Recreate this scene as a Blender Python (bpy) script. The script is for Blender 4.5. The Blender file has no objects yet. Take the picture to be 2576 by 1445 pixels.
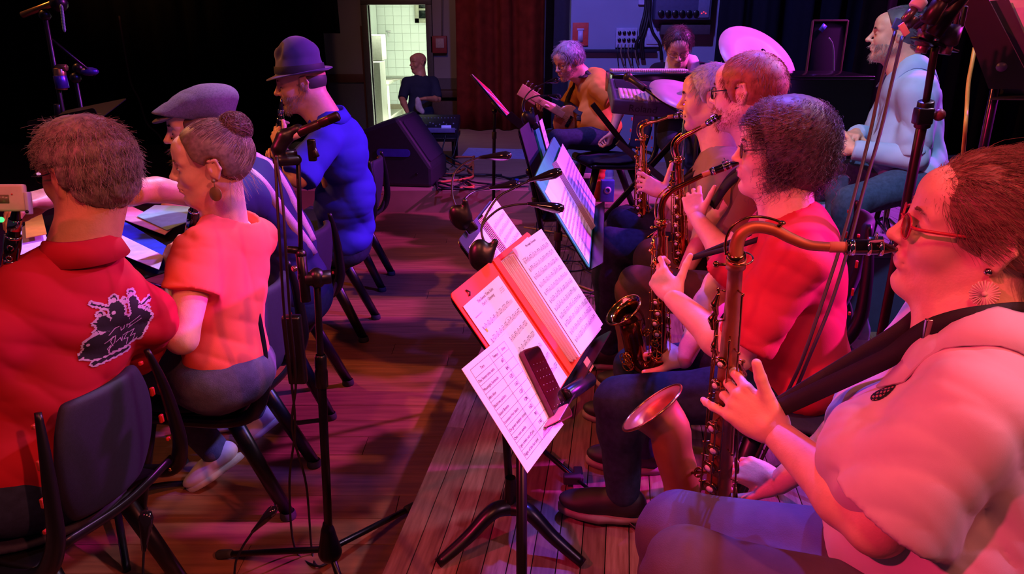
import bpy, bmesh, math, random
import numpy as np
from mathutils import Vector, Matrix

# ------------------------------------------------------------------ camera, world, lights, exposure
SC = bpy.context.scene
COL = SC.collection
random.seed(7)
F_PX, PITCH, CAM_H = 1860.0, math.radians(20.0), 1.65
cam_data = bpy.data.cameras.new('camera')
cam_data.sensor_width = 36.0
cam_data.lens = 36.0 * F_PX / 2576.0
cam_data.clip_start = 0.05
cam = bpy.data.objects.new('camera', cam_data)
COL.objects.link(cam)
cam.location = (0, 0, CAM_H)
cam.rotation_euler = (math.pi / 2 - PITCH, 0, 0)
SC.camera = cam

world = bpy.data.worlds.new('world')
SC.world = world
world.use_nodes = True
world.node_tree.nodes['Background'].inputs[0].default_value = (0.50, 0.32, 0.66, 1)
world.node_tree.nodes['Background'].inputs[1].default_value = 0.038

def spot(name, loc, aim, color, power, angle=50, blend=0.5, radius=0.10):
    d = bpy.data.lights.new(name, 'SPOT')
    d.color = color
    d.energy = power
    d.spot_size = math.radians(angle)
    d.spot_blend = blend
    d.shadow_soft_size = radius
    o = bpy.data.objects.new(name, d)
    COL.objects.link(o)
    o.location = loc
    o.rotation_euler = (Vector(aim) - Vector(loc)).to_track_quat('-Z', 'Y').to_euler()
    return o

spot('red_stage_light', (-3.0, -0.2, 3.7), (0.7, 1.5, 1.0), (1.0, 0.03, 0.13), 700, 40, 0.7)
spot('amber_stage_light', (-4.2, 4.6, 4.0), (0.4, 3.9, 1.2), (1.0, 0.30, 0.06), 520, 62, 0.8)
spot('magenta_stage_light', (4.8, 5.2, 4.4), (0.1, 4.4, 0.3), (0.85, 0.08, 0.95), 2500, 58, 0.7)
spot('magenta_side_light', (4.2, 2.5, 2.7), (0.85, 2.0, 1.0), (0.92, 0.03, 0.95), 1700, 20, 0.5, 0.05)
spot('coral_stage_light', (2.6, -1.2, 4.0), (-0.9, 2.1, 0.8), (1.0, 0.18, 0.13), 560, 30, 0.6, 0.06)
spot('floor_wash_light', (-0.6, -0.8, 4.4), (-0.5, 2.4, 0.0), (1.0, 0.24, 0.14), 230, 70, 1.0, 0.3)
spot('pink_stage_light', (2.8, 0.4, 4.2), (0.9, 1.0, 0.9), (1.0, 0.40, 0.78), 240, 34, 0.8)
spot('lavender_stage_light', (3.1, 2.6, 4.2), (0.15, 1.9, 1.1), (0.90, 0.62, 1.0), 430, 24, 0.6)
spot('blue_stage_light', (3.4, 1.6, 4.6), (-0.9, 3.4, 0.9), (0.10, 0.06, 1.0), 1300, 30, 0.5)
spot('blue_hair_light', (1.1, 3.6, 4.4), (0.74, 1.95, 1.3), (0.13, 0.09, 1.0), 1100, 22, 0.6)
spot('violet_wall_light', (0.2, 4.6, 4.2), (1.2, 7.4, 1.4), (0.24, 0.18, 1.0), 620, 80, 0.8)
spot('pale_blue_light', (0.3, 0.9, 4.4), (1.85, 3.5, 1.1), (0.45, 0.62, 1.0), 700, 22, 0.6)
spot('amber_side_light', (-2.8, 3.7, 2.5), (0.75, 2.9, 1.3), (1.0, 0.28, 0.05), 330, 13, 0.7)
spot('blue_knee_light', (1.6, 3.2, 4.4), (0.40, 1.13, 0.74), (0.06, 0.08, 1.0), 900, 4.5, 0.5, 0.03)
spot('violet_floor_light', (0.6, 3.2, 4.4), (0.6, 5.0, 0.2), (0.25, 0.10, 1.0), 260, 44, 0.8)
spot('sheet_light_left', (-0.4, 4.6, 4.2), (-1.3, 2.1, 0.95), (0.66, 0.46, 1.0), 1000, 18, 0.5)
spot('amber_curtain_light', (-1.2, 6.2, 4.3), (-0.3, 10.3, 1.6), (1.0, 0.42, 0.26), 170, 60, 0.9)
spot('amber_top_light', (-5.2, 8.2, 4.6), (-5.0, 10.4, 3.6), (1.0, 0.42, 0.08), 500, 70, 1.0)
spot('face_amber_light', (-3.4, 3.4, 2.6), (-1.0, 3.2, 1.3), (1.0, 0.26, 0.05), 60, 20, 0.7)
kitchen_lamp = bpy.data.lights.new('kitchen_ceiling_lamp', 'AREA')
kitchen_lamp.energy = 480
kitchen_lamp.spread = 2.0
kitchen_lamp.size = 1.6
kitchen_lamp.color = (0.95, 1.0, 0.86)
kl = bpy.data.objects.new('kitchen_ceiling_lamp', kitchen_lamp)
COL.objects.link(kl)
kl.location = (-1.9, 15.0, 2.3)

SC.view_settings.view_transform = 'Standard'
SC.view_settings.look = 'None'
SC.view_settings.gamma = 1.0
SC.view_settings.use_curve_mapping = False
SC.view_settings.exposure = 0.0
# ------------------------------------------------------------------ helpers
CP, SP = math.cos(PITCH), math.sin(PITCH)
def Q(u, v, t):
    """world point seen at photo pixel (u, v) and depth t metres along the view axis"""
    dx = (u - 1288.0) / F_PX; a = (722.5 - v) / F_PX
    return np.array([dx * t, (CP + a * SP) * t, CAM_H + (-SP + a * CP) * t])
def QZ(u, v, z):
    a = (722.5 - v) / F_PX
    return Q(u, v, (CAM_H - z) / (SP - a * CP))
def QY(u, v, y):
    a = (722.5 - v) / F_PX
    return Q(u, v, y / (CP + a * SP))
def prj(p):
    t = p[1] * CP + (CAM_H - p[2]) * SP
    up = p[1] * SP + (p[2] - CAM_H) * CP
    return (round(1288 + p[0] / t * F_PX), round(722.5 - up / t * F_PX), round(float(t), 2))
A = lambda *a: np.array(a, float)
def nrm(v):
    v = np.asarray(v, float); return v / (np.linalg.norm(v) + 1e-12)
def frame(x, z):
    """rotation matrix (columns) with first axis x, third axis near z"""
    x = nrm(x); y = nrm(np.cross(z, x)); z = np.cross(x, y)
    return np.stack([x, y, z], 1)

MATS = {}
def srgb(h):
    if isinstance(h, str):
        h = [int(h[i:i + 2], 16) / 255 for i in (0, 2, 4)]
    return tuple((c / 12.92 if c <= 0.04045 else ((c + 0.055) / 1.055) ** 2.4) for c in h) + (1,)
def mat(name, col, rough=0.6, metal=0.0, var=0.12, scale=30.0, bump=0.0, bscale=None, spec=0.5,
        emit=None, sss=0.0, coat=0.0, weave=False, sheen=0.0, stretch=(1, 1, 1), col2=None):
    if name in MATS: return MATS[name]
    m = bpy.data.materials.new(name); m.use_nodes = True
    nt = m.node_tree; b = nt.nodes['Principled BSDF']; L = nt.links.new
    c = srgb(col)
    tc = nt.nodes.new('ShaderNodeTexCoord'); mp = nt.nodes.new('ShaderNodeMapping')
    mp.inputs['Scale'].default_value = stretch
    L(tc.outputs['Object'], mp.inputs[0])
    nz = nt.nodes.new('ShaderNodeTexNoise'); nz.inputs['Scale'].default_value = scale
    nz.inputs['Detail'].default_value = 5
    L(mp.outputs[0], nz.inputs['Vector'])
    mx = nt.nodes.new('ShaderNodeMix'); mx.data_type = 'RGBA'
    rmp = nt.nodes.new('ShaderNodeMapRange'); rmp.inputs[1].default_value = 0.3; rmp.inputs[2].default_value = 0.7
    L(nz.outputs['Fac'], rmp.inputs[0]); L(rmp.outputs[0], mx.inputs['Factor'])
    if col2:
        mx.inputs[6].default_value = c; mx.inputs[7].default_value = srgb(col2)
    else:
        mx.inputs[6].default_value = tuple(x * (1 - var) for x in c[:3]) + (1,)
        mx.inputs[7].default_value = tuple(min(1, x * (1 + var)) for x in c[:3]) + (1,)
    L(mx.outputs[2], b.inputs['Base Color'])
    b.inputs['Roughness'].default_value = rough; b.inputs['Metallic'].default_value = metal
    b.inputs['Specular IOR Level'].default_value = spec
    if sss:
        b.inputs['Subsurface Weight'].default_value = sss
        b.inputs['Subsurface Radius'].default_value = (0.012, 0.005, 0.003)
        b.inputs['Subsurface Scale'].default_value = 1.0
    if coat: b.inputs['Coat Weight'].default_value = coat; b.inputs['Coat Roughness'].default_value = 0.1
    if sheen: b.inputs['Sheen Weight'].default_value = sheen
    if emit:
        b.inputs['Emission Color'].default_value = srgb(emit[0]); b.inputs['Emission Strength'].default_value = emit[1]
    if bump:
        bp = nt.nodes.new('ShaderNodeBump'); bp.inputs['Strength'].default_value = bump
        bp.inputs['Distance'].default_value = 0.004
        if weave:
            wv = nt.nodes.new('ShaderNodeTexVoronoi'); wv.inputs['Scale'].default_value = bscale or 600
            L(tc.outputs['Object'], wv.inputs['Vector']); L(wv.outputs['Distance'], bp.inputs['Height'])
        else:
            n2 = nt.nodes.new('ShaderNodeTexNoise'); n2.inputs['Scale'].default_value = bscale or scale
            n2.inputs['Detail'].default_value = 6
            L(mp.outputs[0], n2.inputs['Vector']); L(n2.outputs['Fac'], bp.inputs['Height'])
        L(bp.outputs[0], b.inputs['Normal'])
    MATS[name] = m
    return m

ORG = {}
def tag(o, label=None, cat=None, group=None, kind=None):
    if label: o['label'] = label
    if cat: o['category'] = cat
    if group: o['group'] = group
    if kind: o['kind'] = kind
    return o
def thing(name, label, cat, loc=(0, 0, 0), rotz=0, group=None):
    o = bpy.data.objects.new(name, None); COL.objects.link(o)
    o.empty_display_size = 0.05
    o.location = loc; o.rotation_euler = (0, 0, rotz)
    ORG[o.name] = np.array(loc, float)
    return tag(o, label, cat, group)
def mesh_np(name, V, Fq, smooth=True):
    me = bpy.data.meshes.new(name)
    V = np.asarray(V, np.float32)
    if isinstance(Fq, np.ndarray):
        n, k = Fq.shape
        me.vertices.add(len(V)); me.vertices.foreach_set('co', V.ravel())
        me.loops.add(n * k); me.loops.foreach_set('vertex_index', Fq.astype(np.int32).ravel())
        me.polygons.add(n); me.polygons.foreach_set('loop_start', np.arange(0, n * k, k, dtype=np.int32))
        try: me.polygons.foreach_set('loop_total', np.full(n, k, np.int32))
        except Exception: pass
        me.update(calc_edges=True)
    else:
        me.from_pydata([tuple(v) for v in V], [], Fq); me.update()
    if smooth: me.polygons.foreach_set('use_smooth', np.ones(len(me.polygons), bool))
    return me
def obj(name, geo, m, parent=None, smooth=True, org=None, label=None, kind=None):
    """geo = (V, F) in world coords (or proto-local coords when the parent stands at 0)"""
    V, Fq = geo[0], geo[1]
    V = np.asarray(V, float)
    if parent is not None: og = ORG[parent.name]
    else: og = np.array(org if org is not None else [*(V[:, :2].min(0) + V[:, :2].max(0)) / 2, V[:, 2].min()], float)
    me = mesh_np(name, V - og, Fq, smooth)
    for mm in (m if isinstance(m, (list, tuple)) else [m]): me.materials.append(mm)
    if len(geo) > 2: me.polygons.foreach_set('material_index', np.asarray(geo[2], np.int32))
    o = bpy.data.objects.new(name, me); COL.objects.link(o)
    if parent is not None: o.parent = parent
    else: o.location = og
    ORG[o.name] = og
    if label: o['label'] = label
    if kind: o['kind'] = kind
    return o
def sharpen(o, ang=35):
    me = o.data
    try:
        me.set_sharp_from_angle(angle=math.radians(ang))
    except Exception: pass
    return o
def dup(root, loc, rotz, label=None, group=None):
    def cp(o, par):
        c = o.copy(); COL.objects.link(c)
        if par is not None: c.parent = par
        ORG[c.name] = ORG.get(o.name, np.zeros(3))
        for ch in list(o.children): cp(ch, c)
        return c
    r = cp(root, None)
    r.location = loc; r.rotation_euler = (0, 0, rotz)
    if label: r['label'] = label
    if group: r['group'] = group
    return r
def join(*gs):
    V = []; Fs = []; n = 0; M = []; anym = any(len(g) > 2 for g in gs)
    allnp = all(isinstance(g[1], np.ndarray) and g[1].shape[1] == 4 for g in gs)
    for g in gs:
        V.append(np.asarray(g[0], float))
        if allnp: Fs.append(g[1] + n)
        else: Fs += [[int(i) + n for i in f] for f in g[1]]
        if anym: M += list(g[2]) if len(g) > 2 else [0] * len(g[1])
        n += len(g[0])
    r = (np.concatenate(V), np.concatenate(Fs) if allnp else Fs)
    return r + (M,) if anym else r

# ---- plain shapes
def box(c, s, R=None, bev=0.0):
    """box centre c, full size s, optional rotation; bev chamfers all edges"""
    c = np.asarray(c, float); h = np.asarray(s, float) / 2
    bev = min(bev, h.min() * 0.9)
    if bev <= 0:
        V = np.array([[x, y, z] for x in (-1, 1) for y in (-1, 1) for z in (-1, 1)], float) * h
        Fc = [[0, 1, 3, 2], [4, 6, 7, 5], [0, 4, 5, 1], [2, 3, 7, 6], [0, 2, 6, 4], [1, 5, 7, 3]]
    else:
        bm = bmesh.new(); bmesh.ops.create_cube(bm, size=1)
        for v in bm.verts: v.co = Vector((v.co.x * 2 * h[0], v.co.y * 2 * h[1], v.co.z * 2 * h[2]))
        bmesh.ops.bevel(bm, geom=bm.edges[:], offset=bev, segments=2, affect='EDGES', profile=0.6)
        bm.verts.index_update()
        V = np.array([v.co[:] for v in bm.verts]); Fc = [[v.index for v in f.verts] for f in bm.faces]; bm.free()
    if R is not None: V = V @ np.asarray(R, float).T
    return (V + c, Fc)
def tube(pts, r, n=10, caps=True, flat=None):
    """swept tube; r scalar or list; flat=(normal, factor) squashes the section"""
    P = np.asarray(pts, float); k = len(P)
    R = np.full(k, r, float) if np.isscalar(r) else np.asarray(r, float)
    T = np.gradient(P, axis=0); T /= np.linalg.norm(T, axis=1)[:, None] + 1e-12
    ref = A(0, 0, 1) if abs(T[0][2]) < 0.9 else A(1, 0, 0)
    N = nrm(np.cross(T[0], ref)); V = []
    for i in range(k):
        N = N - T[i] * N.dot(T[i]); N = nrm(N); Bn = np.cross(T[i], N)
        a = np.arange(n) * 2 * math.pi / n
        off = np.cos(a)[:, None] * N + np.sin(a)[:, None] * Bn
        if flat is not None:
            fn = nrm(flat[0]); fn = nrm(fn - T[i] * fn.dot(T[i]))
            off = off - np.outer(off @ fn, fn) * (1 - flat[1])
        V.append(P[i] + off * R[i])
    V = np.concatenate(V)
    i, j = np.meshgrid(np.arange(k - 1), np.arange(n), indexing='ij'); i = i.ravel(); j = j.ravel(); j2 = (j + 1) % n
    Fq = np.stack([i * n + j, i * n + j2, (i + 1) * n + j2, (i + 1) * n + j], 1)
    if not caps: return (V, Fq)
    F = Fq.tolist() + [list(range(n))[::-1], [(k - 1) * n + q for q in range(n)]]
    return (V, F)
def spline(pts, n=8):
    """catmull-rom through pts"""
    P = [np.asarray(p, float) for p in pts]; P = [2 * P[0] - P[1]] + P + [2 * P[-1] - P[-2]]; out = []
    for i in range(1, len(P) - 2):
        for s in range(n):
            t = s / n
            out.append(0.5 * ((2 * P[i]) + (-P[i - 1] + P[i + 1]) * t + (2 * P[i - 1] - 5 * P[i] + 4 * P[i + 1] - P[i + 2]) * t * t
                              + (-P[i - 1] + 3 * P[i] - 3 * P[i + 1] + P[i + 2]) * t ** 3))
    out.append(P[-2]); return np.array(out)
def lathe(prof, base=(0, 0, 0), axis=(0, 0, 1), n=24, sx=1.0, sy=1.0, xdir=None):
    """prof = [(r, h)...] revolved about axis at base"""
    z = nrm(axis); x = nrm(np.cross(A(0, 1, 0) if abs(z[1]) < 0.9 else A(1, 0, 0), z)) if xdir is None else nrm(np.asarray(xdir) - z * z.dot(xdir))
    y = np.cross(z, x); a = np.arange(n) * 2 * math.pi / n; V = []
    for r, h in prof:
        V.append(np.asarray(base, float) + z * h + np.outer(np.cos(a), x) * r * sx + np.outer(np.sin(a), y) * r * sy)
    k = len(prof); i, j = np.meshgrid(np.arange(k - 1), np.arange(n), indexing='ij'); i = i.ravel(); j = j.ravel(); j2 = (j + 1) % n
    return (np.concatenate(V), np.stack([i * n + j, i * n + j2, (i + 1) * n + j2, (i + 1) * n + j], 1))
def cyl(a, b, r, n=16, r2=None):
    a = np.asarray(a, float); b = np.asarray(b, float); L = np.linalg.norm(b - a); r2 = r if r2 is None else r2
    e = min(0.0015, r * 0.2, L * 0.2)
    return lathe([(1e-4, 0), (r - e, 0), (r, e), (r2, L - e), (r2 - e, L), (1e-4, L)], a, b - a, n)
def ball(c, r, n=14, sc=(1, 1, 1), R=None):
    th = np.linspace(0, math.pi, n // 2 + 2); th[0] = 0.01; th[-1] = math.pi - 0.01
    g = lathe([(math.sin(t), -math.cos(t)) for t in th], n=n)
    V = g[0] * r * np.asarray(sc)
    if R is not None: V = V @ np.asarray(R).T
    return (V + np.asarray(c, float), g[1])
def plate(poly, R, o, thick):
    """extruded polygon: poly in the (x, y) axes of R at origin o, thickness along z axis of R (from 0 to thick)"""
    P = np.asarray(poly, float); n = len(P); R = np.asarray(R, float); o = np.asarray(o, float)
    V = np.concatenate([o + P @ R[:, :2].T, o + P @ R[:, :2].T + R[:, 2] * thick])
    F = [list(range(n))[::-1], [n + i for i in range(n)]] + [[i, (i + 1) % n, n + (i + 1) % n, n + i] for i in range(n)]
    return (V, F)
def rrect(w, h, r, n=5, cx=0, cy=0):
    out = []
    for sx, sy, a0 in ((1, 1, 0), (-1, 1, 90), (-1, -1, 180), (1, -1, 270)):
        for i in range(n + 1):
            a = math.radians(a0 + 90 * i / n)
            out.append((cx + sx * (w / 2 - r) + r * math.cos(a), cy + sy * (h / 2 - r) + r * math.sin(a)))
    return out

# ---- implicit surfaces (blended round cones and ellipsoids, meshed by surface nets)
def C(a, b, r1, r2=None, k=0.02, cut=None, sub=False):
    return dict(t='c', a=np.asarray(a, float), b=np.asarray(b, float), r1=r1, r2=r1 if r2 is None else r2, k=k, cut=cut, sub=sub)
def E(c, r, R=None, k=0.02, cut=None, sub=False):
    return dict(t='e', c=np.asarray(c, float), r=np.asarray(r, float), R=None if R is None else np.asarray(R, float), k=k, cut=cut, sub=sub)
def _bb(p):
    if p['t'] == 'c':
        m = max(p['r1'], p['r2']); return np.minimum(p['a'], p['b']) - m, np.maximum(p['a'], p['b']) + m
    if p['R'] is None: e = p['r']
    else: e = np.sqrt(((p['R'] * p['r'][None, :]) ** 2).sum(1))
    return p['c'] - e, p['c'] + e
def _dist(p, X):
    if p['t'] == 'c':
        ba = p['b'] - p['a']; pa = X - p['a'].astype(np.float32); L2 = max(ba.dot(ba), 1e-12)
        h = np.clip((pa @ ba.astype(np.float32)) / L2, 0, 1)
        d = np.linalg.norm(pa - h[..., None] * ba.astype(np.float32), axis=-1) - (p['r1'] + (p['r2'] - p['r1']) * h)
    else:
        q = X - p['c'].astype(np.float32)
        if p['R'] is not None: q = q @ p['R'].astype(np.float32)
        r = p['r'].astype(np.float32)
        k0 = np.linalg.norm(q / r, axis=-1); k1 = np.linalg.norm(q / (r * r), axis=-1)
        d = k0 * (k0 - 1) / (k1 + 1e-9)
    if p['cut']:
        for c0, n0 in p['cut']:
            d = np.maximum(d, (X - np.asarray(c0, np.float32)) @ nrm(n0).astype(np.float32))
    return d.astype(np.float32)
def folds(X, amp, f=28.0, seed=0, axis=(0.3, 0.2, 1)):
    """cheap warped-sine cloth folds"""
    rs = np.random.RandomState(seed); out = np.zeros(X.shape[:-1], np.float32)
    for i in range(6):
        d = nrm(np.asarray(axis) + rs.randn(3) * 0.5) * f * (0.6 + 0.62 * i)
        w = rs.randn(3) * 9
        s = X @ d.astype(np.float32) + rs.rand() * 6 + 1.8 * np.sin(X @ w.astype(np.float32) + rs.rand() * 6)
        m = 0.5 + 0.5 * np.sin(X @ (rs.randn(3) * 7).astype(np.float32) + rs.rand() * 6)
        out += (1 - np.abs(np.sin(s * 0.5)) ** .7 * 2) * m * m * 1.5 / (1 + 0.5 * i)
    return out * amp / 2
def sdf(prims, res=0.006, clip=None, fold=None, smooth=1):
    prims = [p for p in prims if p]
    lo = np.min([_bb(p)[0] for p in prims if not p['sub']], 0) - 3 * res
    hi = np.max([_bb(p)[1] for p in prims if not p['sub']], 0) + 3 * res
    n = np.ceil((hi - lo) / res).astype(int) + 1
    F = np.full(n, 0.09, np.float32)
    ax = [(lo[i] + np.arange(n[i]) * res).astype(np.float32) for i in range(3)]
    for p in prims:
        k = p['k']; b0, b1 = _bb(p); m = k + 2 * res + (0.03 if not p['sub'] else 0.0)
        i0 = np.clip(np.floor((b0 - m - lo) / res).astype(int), 0, n); i1 = np.clip(np.ceil((b1 + m - lo) / res).astype(int) + 1, 0, n)
        if (i1 <= i0).any(): continue
        sl = tuple(slice(i0[i], i1[i]) for i in range(3))
        X = np.stack(np.meshgrid(ax[0][sl[0]], ax[1][sl[1]], ax[2][sl[2]], indexing='ij'), -1)
        d = _dist(p, X); f = F[sl]
        if p['sub']:
            d = -d; h = np.maximum(k - np.abs(f - d), 0) / k; F[sl] = np.maximum(f, d) + h * h * k / 4
        else:
            h = np.maximum(k - np.abs(f - d), 0) / k; F[sl] = np.minimum(f, d) - h * h * k / 4
    if clip or fold:
        near = np.abs(F) < (0.02 if fold else 0.5) 
        if fold:
            ii = np.nonzero(np.abs(F) < 0.03)
            X = np.stack([ax[0][ii[0]], ax[1][ii[1]], ax[2][ii[2]]], -1)
            F[ii] += fold(X).astype(np.float32)
        for c0, n0 in (clip or []):
            nn = nrm(n0).astype(np.float32); c0 = np.asarray(c0, np.float32)
            pl = ((ax[0] - c0[0]) * nn[0])[:, None, None] + ((ax[1] - c0[1]) * nn[1])[None, :, None] + ((ax[2] - c0[2]) * nn[2])[None, None, :]
            F = np.maximum(F, pl)
    F[0] = F[-1] = 0.05; F[:, 0] = F[:, -1] = 0.05; F[:, :, 0] = F[:, :, -1] = 0.05
    S = F < 0
    cnt = np.zeros(tuple(np.array(S.shape) - 1), np.int8)
    for a in (0, 1):
        for b in (0, 1):
            for c in (0, 1):
                cnt += S[a:S.shape[0] - 1 + a, b:S.shape[1] - 1 + b, c:S.shape[2] - 1 + c]
    act = (cnt > 0) & (cnt < 8); ai = np.argwhere(act)
    idx = np.full(cnt.shape, -1, np.int32); idx[act] = np.arange(len(ai))
    acc = np.zeros((len(ai), 3)); num = np.zeros(len(ai))
    cs = [(a, b, c) for a in (0, 1) for b in (0, 1) for c in (0, 1)]
    for a in cs:
        for b in cs:
            if sum(b) - sum(a) == 1 and all(y >= x for x, y in zip(a, b)):
                fa = F[ai[:, 0] + a[0], ai[:, 1] + a[1], ai[:, 2] + a[2]]; fb = F[ai[:, 0] + b[0], ai[:, 1] + b[1], ai[:, 2] + b[2]]
                m = (fa < 0) != (fb < 0); t = np.where(m, fa / np.where(m, fa - fb, 1), 0)
                acc += np.where(m[:, None], np.array(a) + t[:, None] * (np.array(b) - np.array(a)), 0); num += m
    V = lo + (ai + acc / num[:, None]) * res
    quads = []
    for d in range(3):
        e = [0, 0, 0]; e[d] = 1; o1, o2 = [(1, 2), (2, 0), (0, 1)][d]
        s0 = S[:S.shape[0] - e[0], :S.shape[1] - e[1], :S.shape[2] - e[2]]; s1 = S[e[0]:, e[1]:, e[2]:]
        g = np.argwhere(s0 != s1)
        g = g[(g[:, o1] > 0) & (g[:, o2] > 0)]
        g = g[(g[:, 0] < cnt.shape[0]) & (g[:, 1] < cnt.shape[1]) & (g[:, 2] < cnt.shape[2])]
        u = np.zeros(3, int); u[o1] = 1; w = np.zeros(3, int); w[o2] = 1
        q = [g - u - w, g - w, g, g - u]
        q = np.stack([idx[c[:, 0], c[:, 1], c[:, 2]] for c in q], 1)
        fl = ~S[g[:, 0], g[:, 1], g[:, 2]]
        q[fl] = q[fl][:, ::-1]; quads.append(q)
    Qd = np.concatenate(quads); Qd = Qd[(Qd >= 0).all(1)]
    for it in range(smooth):
        ed = np.concatenate([Qd[:, [0, 1]], Qd[:, [1, 2]], Qd[:, [2, 3]], Qd[:, [3, 0]]])
        for lam in (0.5, -0.52):
            sm = np.zeros_like(V); c = np.bincount(ed[:, 0], minlength=len(V)).astype(float)
            for q in range(3): sm[:, q] = np.bincount(ed[:, 0], V[ed[:, 1], q], minlength=len(V))
            V = V + lam * (sm / np.maximum(c, 1)[:, None] - V)
    return (V, Qd)

def strands_geo(P, r0, r1=None, taper=0.3):
    """P: (N, S, 3) strand points -> one quad mesh of 3-sided tubes"""
    N, S, _ = P.shape
    T = np.gradient(P, axis=1); T /= np.linalg.norm(T, axis=2, keepdims=True) + 1e-9
    ref = np.tile(A(0.3, 0.5, 0.8), (N, 1))[:, None, :]
    U = np.cross(T, ref); U /= np.linalg.norm(U, axis=2, keepdims=True) + 1e-9; W = np.cross(T, U)
    rr = np.linspace(1, taper, S)[None, :, None] * (r0 if np.isscalar(r0) else np.asarray(r0)[:, None, None])
    V = np.stack([P + rr * (math.cos(a) * U + math.sin(a) * W) for a in (0, 2.094, 4.189)], 2)
    base = (np.arange(N) * S * 3)[:, None, None] + (np.arange(S - 1) * 3)[None, :, None]
    j = np.arange(3)[None, None, :]; j2 = (j + 1) % 3
    Fq = np.stack(np.broadcast_arrays(base + j, base + j2, base + 3 + j2, base + 3 + j), -1).reshape(-1, 4)
    return (V.reshape(-1, 3), Fq)
# ------------------------------------------------------------------ anatomy
def skin(name, col, **k): return mat(name, col, rough=0.48, var=0.07, scale=45, bump=0.12, bscale=260, sss=0.06, **k)
def uvec(a): return A(math.cos(a), math.sin(a), 0)
def HR(fx, fy, pitch=0.0, roll=0.0):
    """head/torso axes: columns forward, left, up; pitch>0 looks up, roll>0 tips to the left"""
    f = nrm(A(fx, fy, 0)); l = np.cross(A(0, 0, 1), f); u = A(0, 0, 1)
    p = math.radians(pitch); f2 = f * math.cos(p) + u * math.sin(p); u2 = -f * math.sin(p) + u * math.cos(p)
    r = math.radians(roll); l3 = l * math.cos(r) - u2 * math.sin(r); u3 = u2 * math.cos(r) + l * math.sin(r)
    return np.stack([f2, l3, u3], 1)
def head_prims(o, R, s=1.0, nose=1.0, jaw=1.0, chin=1.0, cheek=1.0, brow=1.0, lips=1.0, open_=0.0, neck=None, neck_r=0.055, ear=1.0, age=0.0):
    L = lambda x, y, z: o + R @ (A(x, y, z) * s)
    P = [E(L(-.012, 0, .028), A(.098, .074, .080) * s, R, k=.03 * s),
         E(L(-.045, 0, .015), A(.062, .068, .070) * s, R, k=.03 * s),
         E(L(.045, 0, -.025), A(.046, .056 * jaw, .075) * s, R, k=.03 * s),
         E(L(.060, 0, .050), A(.034, .052, .032) * s, R, k=.03 * s)]
    for y in (-1, 1):
        P += [C(L(-.012, .050 * jaw * y, -.050), L(.066, .015 * y, -.102), .020 * s, .017 * s, k=.03 * s),
              E(L(.058, .034 * y, -.030), A(.026, .022, .026) * s * cheek, R, k=.022 * s),
              C(L(.084, .010 * y, .020), L(.070, .046 * y, .020), .0095 * s * brow, .008 * s, k=.018 * s)]
    P += [C(L(.078, 0, -.106), L(.080, 0, -.100), .017 * s * chin, k=.02 * s)]
    for y in (-1, 1):
        P += [E(L(.097, .031 * y, .001), A(.0195, .0205, .0155) * s, R, k=.014 * s, sub=True)]
        P += [E(L(.0735, .031 * y, .000), A(.0145, .0150, .0130) * s, R, k=.006 * s)]      # closed lid dome
        P += [C(L(.0885, .022 * y, -.0040), L(.0835, .042 * y, -.0035), .0012 * s, k=.004 * s, sub=True)]
    P += [C(L(.087, 0, .016), L(.091 + .0205 * nose, 0, -.027), .0074 * s, .0092 * s, k=.012 * s),
          E(L(.092 + .0185 * nose, 0, -.030), A(.0112, .0115, .0092) * s, R, k=.008 * s)]
    for y in (-1, 1):
        P += [E(L(.098, .0125 * y, -.033), A(.0125, .0075, .0075) * s, R, k=.007 * s),
              E(L(.103, .0065 * y, -.042), A(.0045, .0035, .004) * s, R, k=.004 * s, sub=True)]
    P += [E(L(.082, 0, -.062), A(.020, .030, .024) * s, R, k=.016 * s),
          C(L(.0945, -.016, -.0592), L(.0945, .016, -.0592), .0066 * s * lips, k=.008 * s),
          E(L(.0985, 0, -.0585), A(.0072, .011, .0056) * s * lips, R, k=.006 * s),
          C(L(.0930, -.014, -.0722), L(.0930, .014, -.0722), .0072 * s * lips, k=.008 * s),
          C(L(.104, -.018, -.0655), L(.104, .018, -.0655), (.0026 + open_) * s, k=.005 * s, sub=True),
          C(L(.088, -.022, -.0665), L(.088, .022, -.0665), .003 * s, k=.006 * s, sub=True),
          E(L(.103, 0, -.086), A(.010, .020, .006) * s, R, k=.012 * s, sub=True)]
    if age:
        for y in (-1, 1):
            P += [C(L(.098, .022 * y, -.036), L(.086, .036 * y, -.068), .0022 * age * s, k=.010 * s, sub=True)]
    for y in (-1, 1):
        t = -.012
        Re = R @ np.array([[1, 0, 0], [0, 1, 0], [0, 0, 1]]) @ np.array([[.97, .22 * y, .0], [-.22 * y, .97, 0], [0, 0, 1]])
        P += [E(L(t, .078 * y, -.004), A(.0185, .0075, .030) * s * ear, Re, k=.006 * s),
              C(L(t - .012, .086 * y, .022), L(t - .019, .088 * y, -.002), .0045 * s * ear, k=.006 * s),
              C(L(t - .019, .088 * y, -.002), L(t - .006, .080 * y, -.032), .0045 * s * ear, .005 * s, k=.006 * s),
              C(L(t + .010, .082 * y, .022), L(t - .012, .086 * y, .024), .004 * s * ear, k=.006 * s),
              E(L(t - .001, .0900 * y, .000), A(.0105, .007, .016) * s * ear, R, k=.006 * s, sub=True),
              E(L(t + .009, .081 * y, -.006), A(.005, .004, .007) * s, R, k=.004 * s)]
    if neck is not None:
        P += [C(L(-.030, 0, -.040), neck, neck_r * s, neck_r * 1.12 * s, k=.03 * s),
              C(L(.030, 0, -.085), np.asarray(neck) + R[:, 0] * .035 - A(0, 0, .005), .030 * s, .040 * s, k=.04 * s)]
    return P
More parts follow.
